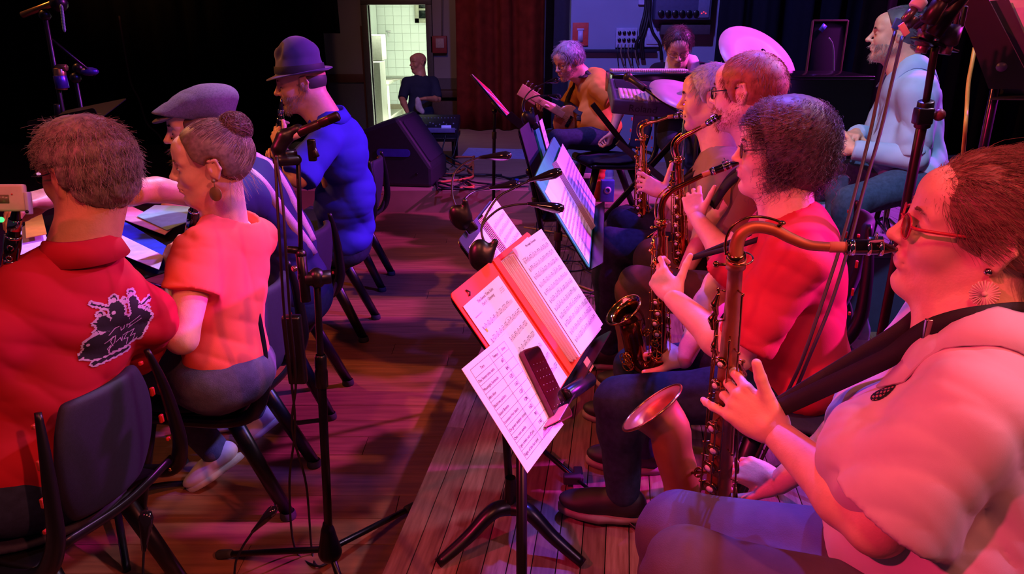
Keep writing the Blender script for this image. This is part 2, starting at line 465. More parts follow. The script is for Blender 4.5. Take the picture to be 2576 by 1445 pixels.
def eyes(par, o, R, s, name='eye', lookdown=True):
    L = lambda x, y, z: o + R @ (A(x, y, z) * s)
    for y in (-1, 1):
        g1 = ball(L(.0742, .031 * y, .0008), .0135 * s, 14)
        obj('eye', g1, mat('eye_white', 'd8cfc8', rough=0.15, var=0.02), par)
def eye_open(par, o, R, s, col='2a1a12'):
    """open eye: sclera ball, iris and a lid crease line"""
    L = lambda x, y, z: o + R @ (A(x, y, z) * s)
    for y in (-1, 1):
        g = ball(L(.0800, .031 * y, -.001), .0085 * s, 12, sc=(1, 1.45, .72), R=R) if False else (ball((0, 0, 0), .0090 * s, 12)[0] * A(1.0, 1.35, .62) @ R.T + L(.0808, .031 * y, -.001), ball((0, 0, 0), 1, 12)[1])
        e = obj('eye', g, mat('eye_white', 'd8cfc8', rough=0.15, var=0.02), par)
        obj('iris', (ball((0, 0, 0), .0046 * s, 10)[0] @ R.T + L(.0866, .030 * y, -.001), ball((0, 0, 0), 1, 10)[1]), mat('iris_' + col, col, rough=0.1), e)
def brows(par, o, R, s, col, thick=1.0, lash=True):
    if lash:
        for y in (-1, 1):
            pts = spline([o + R @ (A(*q) * s) for q in ((.0870, .019 * y, -.004), (.0893, .027 * y, -.0065), (.0885, .036 * y, -.0065), (.0835, .045 * y, -.0035))], 4)
            obj('eyelashes', tube(pts, [.0004 * s] + [.0010 * s] * (len(pts) - 2) + [.0005 * s], 5), mat('lash_dark', '2a1814', rough=.7), par)
    L = lambda x, y, z: o + R @ (A(x, y, z) * s)
    for y in (-1, 1):
        pts = spline([L(.0945, .013 * y, .020), L(.0940, .028 * y, .0260), L(.0865, .045 * y, .022)], 8)
        n = 90; rs = np.random.RandomState(3); t = rs.rand(n) * (len(pts) - 1); i = t.astype(int); f = (t - i)[:, None]
        b = pts[i] * (1 - f) + pts[np.minimum(i + 1, len(pts) - 1)] * f + rs.randn(n, 3) * .0013 * s * thick
        d = nrm(pts[-1] - pts[0]) * .008 * s + R[:, 0] * .0015 * s
        P = np.stack([b, b + d * .5 + R[:, 0] * .001 * s, b + d], 1)
        obj('eyebrow', strands_geo(P, .0006 * s * thick), col, par)
CR_C, CR_R = A(-.018, 0, .022), A(.104, .081, .092)
def comb_crown(cx=-.05, cy=0.0, cz=.14, down=0.0, back=0.0):
    def f(q, nn):
        d = q - A(cx, cy, cz); d = d - nn * (d * nn).sum(1)[:, None]; d /= np.linalg.norm(d, axis=1)[:, None] + 1e-6
        return d + A(-back, 0, -down)
    return f
def not_ear(q): return ~((np.abs(q[:, 1]) > .055) & (np.abs(q[:, 0] + .012) < .034) & (q[:, 2] < .034))
def hair_strands(o, R, s, N, length, mask, comb, lift=0.35, curl=0.0, curl_f=3.0, steps=7, seed=0, rad=.0009, jitter=.35, inflate=.012, rad_r=None, wild=0.0):
    rs = np.random.RandomState(seed); cr = CR_R if rad_r is None else rad_r
    out = []
    D = rs.randn(N * 4, 3); D /= np.linalg.norm(D, axis=1)[:, None]
    Pp = CR_C + D * cr; keep = mask(Pp); Pp = Pp[keep][:N]; D = D[keep][:N]; N = len(Pp)
    nm = D / cr; nm /= np.linalg.norm(nm, axis=1)[:, None]
    Ln = length * (0.65 + 0.6 * rs.rand(N)) if np.isscalar(length) else length(Pp) * (0.7 + 0.5 * rs.rand(N))
    v = nm * lift + comb(Pp, nm) + rs.randn(N, 3) * jitter * .5; v /= np.linalg.norm(v, axis=1)[:, None]
    pts = [Pp.copy()]; p = Pp.copy(); jit = rs.randn(N, 3) * jitter; wl = rs.randn(N, 3) * wild; ph = rs.rand(N) * 6.28
    for i in range(steps - 1):
        p = p + v * (Ln / (steps - 1))[:, None]
        q = (p - CR_C) / (cr + inflate * (0.3 + (i + 1) / steps)); k = np.linalg.norm(q, axis=1)
        m = k < 1; p[m] = CR_C + (q[m] / k[m][:, None]) * (cr + inflate * (0.3 + (i + 1) / steps))
        nn = (p - CR_C) / (cr * cr); nn /= np.linalg.norm(nn, axis=1)[:, None]
        v = v * .55 + (comb(p, nn) + jit * .4 + wl * (i / steps) + nn * lift * .12) * .45; v /= np.linalg.norm(v, axis=1)[:, None]
        pts.append(p.copy())
    P = np.stack(pts, 1)
    if curl:
        T = np.gradient(P, axis=1); T /= np.linalg.norm(T, axis=2, keepdims=True) + 1e-9
        U = np.cross(T, np.tile(A(.2, .9, .3), (N, 1))[:, None, :]); U /= np.linalg.norm(U, axis=2, keepdims=True) + 1e-9; W = np.cross(T, U)
        a = np.linspace(0, 1, steps)[None, :] * curl_f * 6.28 + ph[:, None]; amp = curl * np.minimum(1, np.linspace(0, 3, steps))[None, :]
        P = P + U * (np.cos(a) * amp)[..., None] + W * (np.sin(a) * amp)[..., None]
    W_ = o + (P * s) @ R.T
    return strands_geo(W_, rad * s * (0.7 + 0.6 * rs.rand(N)))
def hand_prims(w, f, n, ts=1, curl=((20, 30, 15),) * 4, spread=(8, 2, -3, -9), thumb=None, tb=(20, 20), s=1.0, k=.008):
    """w wrist, f wrist->knuckles, n back-of-hand normal, ts thumb side sign (+1: thumb on side n x f)"""
    Rm = frame(f, n); X, Y, Z = Rm.T
    L = lambda x, y, z: np.asarray(w, float) + (X * x + Y * y * ts + Z * z) * s
    P = []
    kn = [(.084, .027), (.088, .009), (.084, -.009), (.077, -.026)]
    ln = [(.041, .025, .021), (.045, .029, .022), (.042, .027, .021), (.033, .020, .018)]
    P += [C(w, L(.02, 0, 0), .024 * s, .022 * s, k=.015), E(L(.048, 0, -.003), A(.045, .036, .0155) * s, Rm, k=.012)]
    for i, (kx, ky) in enumerate(kn):
        P.append(C(L(.02, ky * .6, -.002), L(kx, ky, 0), .0125 * s, .0098 * s, k=.010))
        p = L(kx, ky, 0); a = 0; r = (.0088, .0079, .0070, .0060); sp = math.radians(spread[i]) * ts
        if i == 3: r = tuple(q * .88 for q in r)
        d0 = X * math.cos(sp) + Y * math.sin(sp)
        for j in range(3):
            a += math.radians(curl[i][j]); d = d0 * math.cos(a) - Z * math.sin(a)
            q = p + d * ln[i][j] * s
            P.append(C(p, q, r[j] * s, r[j + 1] * s, k=.004 if j else .006)); p = q
    # thumb
    td = nrm(thumb) if thumb is not None else nrm(X * .6 + Y * ts * .7 - Z * .4)
    b = L(.012, .018, -.006); P.append(E(L(.028, .020, -.010), A(.028, .016, .014) * s, Rm, k=.012))
    p = b; q = p + td * .046 * s; P.append(C(p, q, .0135 * s, .0112 * s, k=.012)); p = q
    ax = nrm(np.cross(td, X)) if abs(td.dot(X)) < .98 else Z
    for j, (l, ang) in enumerate(((.034, tb[0]), (.026, tb[1]))):
        a = math.radians(ang); td = nrm(td * math.cos(a) + np.cross(ax, td) * math.sin(a)); q = p + td * l * s
        P.append(C(p, q, (.0112, .0098)[j] * s, (.0098, .0082)[j] * s, k=.004)); p = q
    return P
def arm_prims(sh, el, wr, s=1.0):
    sh, el, wr = (np.asarray(q, float) for q in (sh, el, wr)); m = el + (wr - el) * .28
    return [C(sh, el, .048 * s, .037 * s, k=.02), C(el, m, .036 * s, .041 * s, k=.02), C(m, wr, .040 * s, .0245 * s, k=.02)]
def torso_axes(pel, neck, SL, SR):
    u = nrm(neck - pel); l = nrm(SL - SR); f = nrm(np.cross(l, u)); l = np.cross(u, f)
    return np.stack([f, l, u], 1)
def torso_prims(pel, neck, SL, SR, w=1.0, belly=0.0, bust=0.0, hip=1.0, depth=1.0, sh_r=.058, bend=0.0):
    pel, neck, SL, SR = (np.asarray(q, float) for q in (pel, neck, SL, SR))
    R = torso_axes(pel, neck, SL, SR); D = neck - pel; f = R[:, 0]
    at = lambda t, fw=0: pel + D * t + f * (fw - bend * math.sin(t * math.pi))
    P = [E(at(.74), A(.112 * depth, .158 * w, .165), R, k=.05), E(at(.42), A(.108 * depth, .142 * w, .15), R, k=.05),
         E(at(.08, .0), A(.125 * depth, .168 * w * hip, .125), R, k=.05),
         C(at(.90, -.015), SL, .066, sh_r, k=.05), C(at(.90, -.015), SR, .066, sh_r, k=.05), C(at(.84), at(.985), .082, .062, k=.04)]
    if belly: P.append(E(at(.30, .05 * belly), A(.125 * belly, .140 * w, .14), R, k=.05))
    if bust:
        for y in (-1, 1): P.append(E(at(.63, .088 * bust) + R[:, 1] * .075 * y, A(.062, .070, .065) * bust, R, k=.05))
    return P
def leg_prims(hip, kn, an, s=1.0, flare=1.0):
    hip, kn, an = (np.asarray(q, float) for q in (hip, kn, an)); m = kn + (an - kn) * .3
    return [C(hip, kn, .090 * s, .066 * s, k=.05), C(kn, m, .064 * s, .062 * s, k=.03), C(m, an, .062 * s, .050 * s * flare, k=.03)]
def shoe_geo(an, d, s=1.0, res=.006, up=(0, 0, 1)):
    """shoe under the ankle an, toe direction d, sole plane normal up"""
    d = nrm(d); up = nrm(np.asarray(up) - d * np.dot(up, d)); Rm = frame(d, up); an = np.asarray(an, float)
    L = lambda x, y, z: an + Rm @ (A(x, y, z) * s)
    P = [C(L(-.03, 0, -.03), L(.0, 0, -.02), .036 * s, .040 * s, k=.03), E(L(.03, 0, -.045), A(.10, .042, .040) * s, Rm, k=.03),
         E(L(.12, 0, -.058), A(.075, .046, .030) * s, Rm, k=.03)]
    return sdf(P, res, clip=[(L(0, 0, -.082), -up)])
def sole_geo(an, d, s=1.0, up=(0, 0, 1)):
    d = nrm(d); up = nrm(np.asarray(up) - d * np.dot(up, d)); Rm = frame(d, up); an = np.asarray(an, float)
    o = an + Rm @ (A(0, 0, -.097) * s); pl = []
    for i in range(28):
        a = i * 2 * math.pi / 28; x = math.cos(a); y = math.sin(a)
        pl.append(((.062 + .135 * x) * s, (.046 - .006 * (x < -.2)) * y * s * (1 + .08 * (x > 0))))
    return plate(pl, Rm, o, .022 * s)
def ribbon(path, side, w, th=.0018):
    """flat strap along path; side = per-point or single width direction"""
    P = np.asarray(path, float); k = len(P); S = np.tile(nrm(side), (k, 1)) if np.ndim(side) == 1 else np.asarray(side, float)
    T = np.gradient(P, axis=0); T /= np.linalg.norm(T, axis=1)[:, None] + 1e-9
    S = S - T * (S * T).sum(1)[:, None]; S /= np.linalg.norm(S, axis=1)[:, None] + 1e-9; N = np.cross(T, S)
    V = np.concatenate([np.stack([P + S * w / 2 + N * th, P - S * w / 2 + N * th, P - S * w / 2 - N * th, P + S * w / 2 - N * th], 1)]).reshape(-1, 3)
    F = [[i * 4 + a, i * 4 + (a + 1) % 4, i * 4 + 4 + (a + 1) % 4, i * 4 + 4 + a] for i in range(k - 1) for a in range(4)] + [[3, 2, 1, 0], [(k - 1) * 4 + q for q in range(4)]]
    return (V, F)
from mathutils.bvhtree import BVHTree
def bvh_of(geo):
    return BVHTree.FromPolygons([tuple(v) for v in geo[0]], [tuple(int(i) for i in f) for f in geo[1]])
def drape(bvh, pts, direction, off=.003, fallback=True):
    """push points on to a surface along direction (from outside)"""
    out = []; d = nrm(direction)
    for p in pts:
        h = bvh.ray_cast(Vector(p - d * .4), Vector(d), 1.2)
        if h[0] is not None: out.append(np.array(h[0]) - d * off)
        else:
            h = bvh.find_nearest(Vector(p)); out.append(np.array(h[0]) + np.array(h[1]) * off if fallback else np.asarray(p, float))
    return np.array(out)
def decal(bvh, o, X, Y, W, H, img, res, off=.0012):
    """flat print laid on a surface. img(u, v) -> material index or -1 on a W x H patch centred at o"""
    X = nrm(X); Y = nrm(Y); Z = nrm(np.cross(X, Y)); nx = int(W / res); ny = int(H / res); idx = {}; V = []; F = []; M = []
    def vert(i, j):
        if (i, j) not in idx:
            p = o + X * (i * res - W / 2) + Y * (j * res - H / 2)
            h = bvh.ray_cast(Vector(p + Z * .25), Vector(-Z), .6)
            if h[0] is None: idx[(i, j)] = None
            else: idx[(i, j)] = len(V); V.append(np.array(h[0]) + Z * off)
        return idx[(i, j)]
    for i in range(nx):
        for j in range(ny):
            m = img((i + .5) / nx, (j + .5) / ny)
            if m < 0: continue
            q = [vert(i, j), vert(i + 1, j), vert(i + 1, j + 1), vert(i, j + 1)]
            if any(x is None for x in q): continue
            F.append(q); M.append(m)
    return (np.array(V), F, M)
# ------------------------------------------------------------------ setting
PLAT = 0.20                                   # height of the low platform under the saxophones
PA, PB_ = QZ(960, 1445, PLAT), QZ(1330, 600, PLAT)
PD = nrm(A(PB_[0] - PA[0], PB_[1] - PA[1], 0)); PN = A(PD[1], -PD[0], 0)   # along the platform edge, and to its right
wood = mat('floor_wood', '8c5a42', rough=0.42, var=0.3, scale=3, stretch=(14, 1, 1), bump=0.15, bscale=60, spec=0.5)
wood2 = mat('floor_wood_dark', '88573f', rough=0.43, var=0.3, scale=3, stretch=(14, 1, 1), bump=0.15, bscale=60)
wood3 = mat('floor_wood_pale', '8f5d45', rough=0.42, var=0.3, scale=3, stretch=(14, 1, 1), bump=0.15, bscale=60)
worn = mat('platform_wood', '93776a', rough=0.5, var=0.45, scale=7, stretch=(10, 1, 1), bump=0.2, bscale=50, col2='6b4c40')
worn2 = mat('platform_wood_dark', '7d6156', rough=0.5, var=0.45, scale=7, stretch=(10, 1, 1), bump=0.2, bscale=50, col2='5d4036')
dark_edge = mat('platform_edge', '1a1210', rough=0.7)
black_cloth = mat('black_drape_cloth', '0e0b0e', rough=0.95, var=0.2, scale=12, spec=0.1)
brown_cloth = mat('red_brown_curtain_cloth', '6a2418', rough=0.9, var=0.25, scale=9, spec=0.1)

fl = obj('floor', join(box((0, 3.2, -0.03), (14, 11.2, 0.02)), box((-6.2, 9.9, -0.03), (6.8, 2.2, 0.02))), mat('floor_dark', '3a241c', rough=.5, var=.3, scale=4), smooth=False, org=(0, 0, 0)); tag(fl, kind='structure')
def floor_planks():
    w = .135; y = .2; k = 0; rs = random.Random(4); bases = []
    for L in (1.9, 2.4, 3.1):
        g = box((0, 0, 0), (L, w - .0018, .022), bev=.0015)
        for m in (wood, wood2, wood3):
            me = mesh_np('plank', np.asarray(g[0])[:, [1, 0, 2]], [f[::-1] for f in g[1]], False); me.materials.append(m); bases.append((L, me))
    while y < 6.55:
        x = -4.2 + rs.random() * 1.2
        while x < 1.9:
            L, me = rs.choice(bases)
            if x + L > -3.9 + 0 and x < 1.6:
                o = bpy.data.objects.new('plank', me); COL.objects.link(o); o.parent = fl
                o.rotation_euler = (0, 0, math.pi / 2)
                o.location = (x + L / 2, y, -.0115 + rs.uniform(-.0006, .0003))
            x += L + .002
        y += w
floor_planks()
# low platform
pl0 = PA - PD * 1.9; pl0[2] = 0
Lp = np.linalg.norm((PB_ - PA)[:2]) + 1.9 + 1.1
def W2(a, b, z):      # a along the platform edge, b to the right of it
    return A(*(pl0 + PD * a + PN * b)[:2], z)
Rp = np.stack([PN, PD, A(0, 0, 1)], 1)
plat = obj('floor_platform', box(W2(Lp / 2, 2.2, (PLAT - .03) / 2), (4.4, Lp, PLAT - .03), Rp), dark_edge, smooth=False, org=(0, 0, 0)); tag(plat, kind='structure')
def plat_planks():
    w = .068; rs = random.Random(9); bases = []
    for L in (1.35, 1.9, 2.3):
        g = box((0, 0, 0), (w - .0026, L, .028), bev=.0012)
        for m in (worn, worn2):
            me = mesh_np('plank', g[0], g[1], False); me.materials.append(m); bases.append((L, me))
    b = 0
    while b < 3.3:
        a = -rs.random() * 1.2
        while a < Lp:
            L, me = rs.choice(bases)
            a2 = min(a + L, Lp) if a + L > Lp - .4 else a + L
            c = W2((a + a2) / 2, b + w / 2, PLAT - .014 + rs.uniform(-.0008, .0004))
            if a2 > 0.6 and (c[1] > .3):
                o = bpy.data.objects.new('plank', me); COL.objects.link(o); o.parent = plat
                o.location = c; o.rotation_euler = (0, 0, math.atan2(PD[1], PD[0]) - math.pi / 2); o.scale = (1, (a2 - a - .002) / L, 1)
            a += L
        b += w
plat_planks()
# rear riser at the same height and the higher riser at the right
rr = obj('floor_rear_riser', join(box((1.5, 7.9, PLAT / 2), (8.4, 2.8, PLAT)), box((2.4, 9.99, PLAT / 2), (6.6, 1.38, PLAT))), mat('riser_wood', 'a07868', rough=.45, var=.2, scale=4, stretch=(1, 12, 1)), smooth=False, org=(0, 0, 0)); tag(rr, kind='structure')
r5 = obj('floor_middle_riser', box((1.75, 5.9, PLAT / 2 - .001), (2.9, 1.6, PLAT)), MATS['riser_wood'], smooth=False, org=(0, 0, 0)); tag(r5, kind='structure')
HZ = 0.60
hx0 = QZ(2110, 640, HZ); 
hr = obj('floor_high_riser', box((hx0[0] - .05 + 1.6, hx0[1] + 1.3, PLAT + (HZ - PLAT) / 2), (3.2, 2.6, HZ - PLAT - .0)), mat('riser_blue_front', '2b3558', rough=.6, var=.15), smooth=False, org=(0, 0, 0)); tag(hr, kind='structure')
def riser_boards():
    g = box((0, 0, 0), (.12 - .003, 2.6, .02), bev=.001); me = mesh_np('plank', g[0], g[1], False); me.materials.append(mat('grey_board', '5b6470', rough=.55, var=.3, scale=6, stretch=(8, 1, 1)))
    for i in range(22):
        o = bpy.data.objects.new('plank', me); COL.objects.link(o); o.parent = hr; o.location = (hx0[0] - .05 + .06 + i * .12, hx0[1] + 1.3, HZ + .009)
riser_boards()
obj('edge_trim', box((hx0[0] - .05 + 1.6, hx0[1] - .008, HZ + .004), (3.2, .016, .035), bev=.004), mat('trim_metal', '55607a', rough=.35, metal=.8), hr)

# drapes
def drape_panel(name, x0, x1, y, z0, z1, amp, wl, m, label, seed=0, zfun=None):
    rs = np.random.RandomState(seed); n = int((x1 - x0) / wl * 12) + 2; x = np.linspace(x0, x1, n)
    ph = np.cumsum(1 + .35 * np.sin(np.arange(n) * .21 + seed) + .2 * rs.rand(n)) * (x1 - x0) / n / wl * 2 * math.pi / 1.1
    rows = 14; V = []
    for j in range(rows):
        t = j / (rows - 1); z = z0 + (z1 - z0) * t; a = amp * (1.15 - .5 * t)
        yy = y + a * np.sin(ph) + .35 * a * np.sin(ph * 2.3 + 1) + .01 * np.sin(ph * .3 + t * 5)
        zz = np.full(n, z) if j else (z + (zfun(x) if zfun else 0))
        V.append(np.stack([x + .02 * np.sin(t * 3 + ph * .2), yy, np.zeros(n) + zz], 1))
    V = np.concatenate(V); i, j = np.meshgrid(np.arange(rows - 1), np.arange(n - 1), indexing='ij'); i = i.ravel(); j = j.ravel()
    Fq = np.stack([i * n + j, i * n + j + 1, (i + 1) * n + j + 1, (i + 1) * n + j], 1)
    o = obj(name, (V, Fq), m); sd = o.modifiers.new('t', 'SOLIDIFY'); sd.thickness = .006
    return tag(o, label, 'curtain')
xe = QY(832, 300, 10.5)[0]
drape_panel('stage_curtain', -9.5, xe, 10.45, -.48, 5.2, .07, .42, black_cloth, 'long black stage curtain along the back, left of the lit doorway', 1)
drape_panel('stage_curtain', QY(738, 50, 9.7)[0], QY(852, 50, 9.7)[0], 9.7, QY(800, 84, 9.7)[2], 4.6, .05, .35, black_cloth, 'short black curtain hanging high, ending beside the top left of the doorway', 5)
drape_panel('stage_curtain', QY(1146, 200, 10.3)[0], QY(1372, 200, 10.3)[0], 10.3, PLAT + .01, 5.0, .075, .36, brown_cloth, 'red brown stage curtain right of the doorway', 3)
drape_panel('stage_curtain', QY(1388, 200, 9.2)[0], QY(1440, 200, 9.2)[0], 9.2, PLAT + .01, 4.6, .04, .22, mat('navy_cloth', '1c1e3c', rough=.9), 'narrow navy curtain at the left edge of the blue lit wall', 4)
drape_panel('stage_curtain', QY(1368, 200, 9.9)[0], QY(1394, 200, 9.9)[0], 9.9, PLAT + .01, 4.6, .04, .22, black_cloth, 'black cloth strip filling in the dark gap between the red brown and navy curtains', 14)  # black cloth added to stand in for the dark gap between the curtains
drape_panel('stage_curtain', QY(1792, 200, 6.9)[0], QY(2170, 200, 6.9)[0], 6.9, PLAT + .01, 4.6, .05, .3, mat('midnight_cloth', '10131c', rough=.9, spec=.1), 'black stage curtain behind the big pink cymbal', 6)
drape_panel('stage_curtain', QY(2150, 200, 5.9)[0], 5.2, 5.95, PLAT + .01, 4.4, .05, .3, black_cloth, 'black stage curtain behind the seated man in a pale blue shirt', 7)

# grey wall with the kitchen doorway, on the lower backstage floor
ZB = -0.5
bf = obj('floor_backstage', box((-2.2, 14.2, ZB - .02), (7, 10.8, .04)), mat('kitchen_floor', 'bcbcae', rough=.35, var=.08, scale=3), smooth=False, org=(0, 0, 0)); tag(bf, kind='structure')
YW = 11.4
gw = mat('grey_wall_paint', '8c8488', rough=.8, var=.08, scale=2); gwd = mat('grey_wall_lower', '5e585e', rough=.8, var=.08)
xl, xr = QY(937, 200, YW)[0], QY(1078, 200, YW)[0]; zt = QY(1000, 12, YW)[2]
def wallpiece(x0, x1, z0, z1, name='wall_back', m=gw, y=YW, th=.15):
    return tag(obj(name, box(((x0 + x1) / 2, y + th / 2, (z0 + z1) / 2), (x1 - x0, th, z1 - z0)), m, smooth=False, org=(0, 0, 0)), kind='structure')
zrail = QY(880, 197, YW)[2]
wallpiece(-6.5, xl, zrail, 5); wallpiece(-6.5, xl, ZB, zrail, m=gwd); wallpiece(xr, 2.2, zrail, 5); wallpiece(xr, 2.2, ZB, zrail, m=gwd); wallpiece(xl, xr, zt, 5)
brownwood = mat('brown_trim_wood', '5a3020', rough=.5, var=.2, stretch=(1, 1, 6))
tag(obj('trim_rail', box(((-3.4 + xl) / 2, YW - .015, zrail), (xl + 3.4, .03, .12), bev=.004), brownwood, org=(0, 0, 0)), kind='structure')
df = tag(obj('door_frame', join(box((xl - .045, YW, (zt + ZB) / 2), (.09, .2, zt - ZB), bev=.006), box((xr + .045, YW, (zt + ZB) / 2), (.09, .2, zt - ZB), bev=.006), box(((xl + xr) / 2, YW, zt + .04), (xr - xl + .18, .2, .08), bev=.006)),
    mat('door_frame_paint', '4d4a44', rough=.5), org=(0, 0, 0)), kind='structure'); df.name = 'door_1'
tag(obj('trim_post', box((QY(925, 250, YW)[0], YW - .02, (zrail + QY(925, 95, YW)[2]) / 2 - .6), (.07, .04, 2.1), bev=.004), brownwood, org=(0, 0, 0)), kind='structure')
# kitchen behind the doorway: tiled walls
tile = mat('white_kitchen_tile', 'dde6e2', rough=.25, var=.03, scale=2)
YK = 19.0
kb = tag(obj('wall_kitchen_back', box((-2.2, YK + .1, 1.2), (7, .1, 3.6)), mat('tile_grout', 'c0c6bc', rough=.8), smooth=False, org=(0, 0, 0)), kind='structure')
def tiles():
    g = box((0, 0, 0), (.195, .012, .195), bev=.003); me = mesh_np('tile', g[0], g[1], False); me.materials.append(tile)
    x0 = QY(940, 100, YK)[0]; x1 = QY(1085, 100, YK)[0]
    nx = int((x1 - x0 + .4) / .2) + 1
    for i in range(nx):
        for j in range(16):
            o = bpy.data.objects.new('tile', me); COL.objects.link(o); o.parent = kb; o.location = (x0 - .2 + i * .2, YK + .045, ZB + .1 + j * .2)
tiles()
tag(obj('wall_kitchen_left', box((QY(953, 120, 19.0)[0] - .05, 15.2, 1.0), (.1, 7.4, 3.4)), tile, smooth=False, org=(0, 0, 0)), kind='structure')
tag(obj('wall_kitchen_right', box((QY(1078, 120, 12.0)[0] + .9, 15.2, 1.0), (.1, 7.4, 3.4)), tile, smooth=False, org=(0, 0, 0)), kind='structure')
tag(obj('ceiling_kitchen', box((-2.2, 15.3, 2.75), (7, 7.6, .08)), mat('kitchen_ceiling', 'd8d8c8', rough=.8), smooth=False, org=(0, 0, 0)), kind='structure')
tag(obj('trim_kitchen_skirting', box((-2.2, YK + .02, ZB + .06), (6, .03, .12)), mat('skirting_tile', '9a8f7a', rough=.4), smooth=False, org=(0, 0, 0)), kind='structure')

# blue lit wall behind the pianist
YB = 7.9
bw = tag(obj('wall_blue_lit', box((QY(1620, 80, YB)[0], YB + .1, 2.3), (QY(1800, 80, YB)[0] - QY(1436, 80, YB)[0] + .02, .2, 4.4)), mat('blue_grey_wall', '8f93ad', rough=.75, var=.05, scale=3), smooth=False, org=(0, 0, 0)), kind='structure')
# ------------------------------------------------------------------ people: the saxophone row
def cloth(name, col, **k):
    k.setdefault('rough', .85); k.setdefault('spec', .2); k.setdefault('bump', .12); k.setdefault('bscale', 700)
    return mat(name, col, var=.06, scale=14, **k)
denim = mat('dark_denim', '232c44', rough=.85, var=.25, scale=60, bump=.3, bscale=700, spec=.2)
denim2 = mat('mid_denim', '3c4a68', rough=.85, var=.25, scale=60, bump=.3, bscale=700, spec=.2)
SK1 = skin('skin_light', 'e2b199'); SK2 = skin('skin_medium', 'd49f84'); SK3 = skin('skin_tan', 'c8906f')
def hair_cap(par, o, R, s, m, inflate=.010, clip=None, res=.005, extra=(), ear=True, name='hair', fold_amp=.004, cf=60):
    L = lambda x, y, z: o + R @ (A(x, y, z) * s)
    P = [E(L(*CR_C), (CR_R + inflate) * s, R, k=.02)] + [e for e in extra]
    if ear: P += [E(L(-.010, .094 * y, -.002), A(.026, .034, .036) * s, R, k=.01, sub=True) for y in (-1, 1)]
    cl = [(L(*p), R @ A(*n)) for p, n in (clip or [])]
    return obj(name, sdf(P, res, clip=cl, fold=lambda X: folds(X, fold_amp, cf, 3)), m, par)
def glasses(par, o, R, s, col='1a1214', rim=.0016, lw=.024, lh=.017, name='glasses', temple=None, x0=.100, lens=True):
    L = lambda x, y, z: o + R @ (A(x, y, z) * s)
    m = mat('glasses_' + col, col, rough=.25, var=.02)
    ring = []
    for y in (-1, 1):
        pts = []
        for i in range(25):
            a = i * 2 * math.pi / 24; ca, sa = math.cos(a), math.sin(a)
            pts.append(L(x0 - abs(.031 + lw * ca) * .12 , y * (.032 + lw * abs(ca) ** .75 * (1 if ca > 0 else -1)), -.004 + lh * abs(sa) ** .75 * (1 if sa > 0 else -1)))
        ring.append(tube(pts, rim * s, 6, caps=False))
    ring.append(tube(spline([L(x0 - .001, -.010, .002), L(x0 + .003, 0, .005), L(x0 - .001, .010, .002)], 4), rim * s, 6))
    g = obj(name, join(*ring), m, par)
    for y in (-1, 1):
        obj('temple', tube(spline([L(x0 - .007, .055 * y, .002), L(x0 - .02, .070 * y, .004), L(.03, .078 * y, .008), L(-.022, .083 * y, .016), L(-.036, .083 * y, -.004)], 5), (temple or rim * 1.2) * s, 6), m, g)
        if lens:
            pl = [(lw * .95 * abs(math.cos(a)) ** .75 * (1 if math.cos(a) > 0 else -1), lh * .95 * abs(math.sin(a)) ** .75 * (1 if math.sin(a) > 0 else -1)) for a in np.linspace(0, 2 * math.pi, 20, endpoint=False)]
            f = nrm(R @ A(1, .12 * y, 0)); Rl = np.stack([np.cross(R[:, 2], f), R[:, 2], f], 1)
            obj('lens', plate(np.array(pl) * s, Rl, L(x0 - .0045, .032 * y, -.004), .001), GLASS, g)
    return g
GLASS = bpy.data.materials.new('lens_glass'); GLASS.use_nodes = True
_b = GLASS.node_tree.nodes['Principled BSDF']; _b.inputs['Transmission Weight'].default_value = 1.0; _b.inputs['Roughness'].default_value = 0.02; _b.inputs['IOR'].default_value = 1.1
_b.inputs['Base Color'].default_value = (.95, .95, .97, 1)

def on_top(b, p, off, fb=True):
    h = b.ray_cast(Vector((p[0], p[1], p[2] + .22)), Vector((0, 0, -1)), .45)
    if h[0] is None: return np.asarray(p, float) if fb else None
    return np.array(h[0]) + A(0, 0, off)
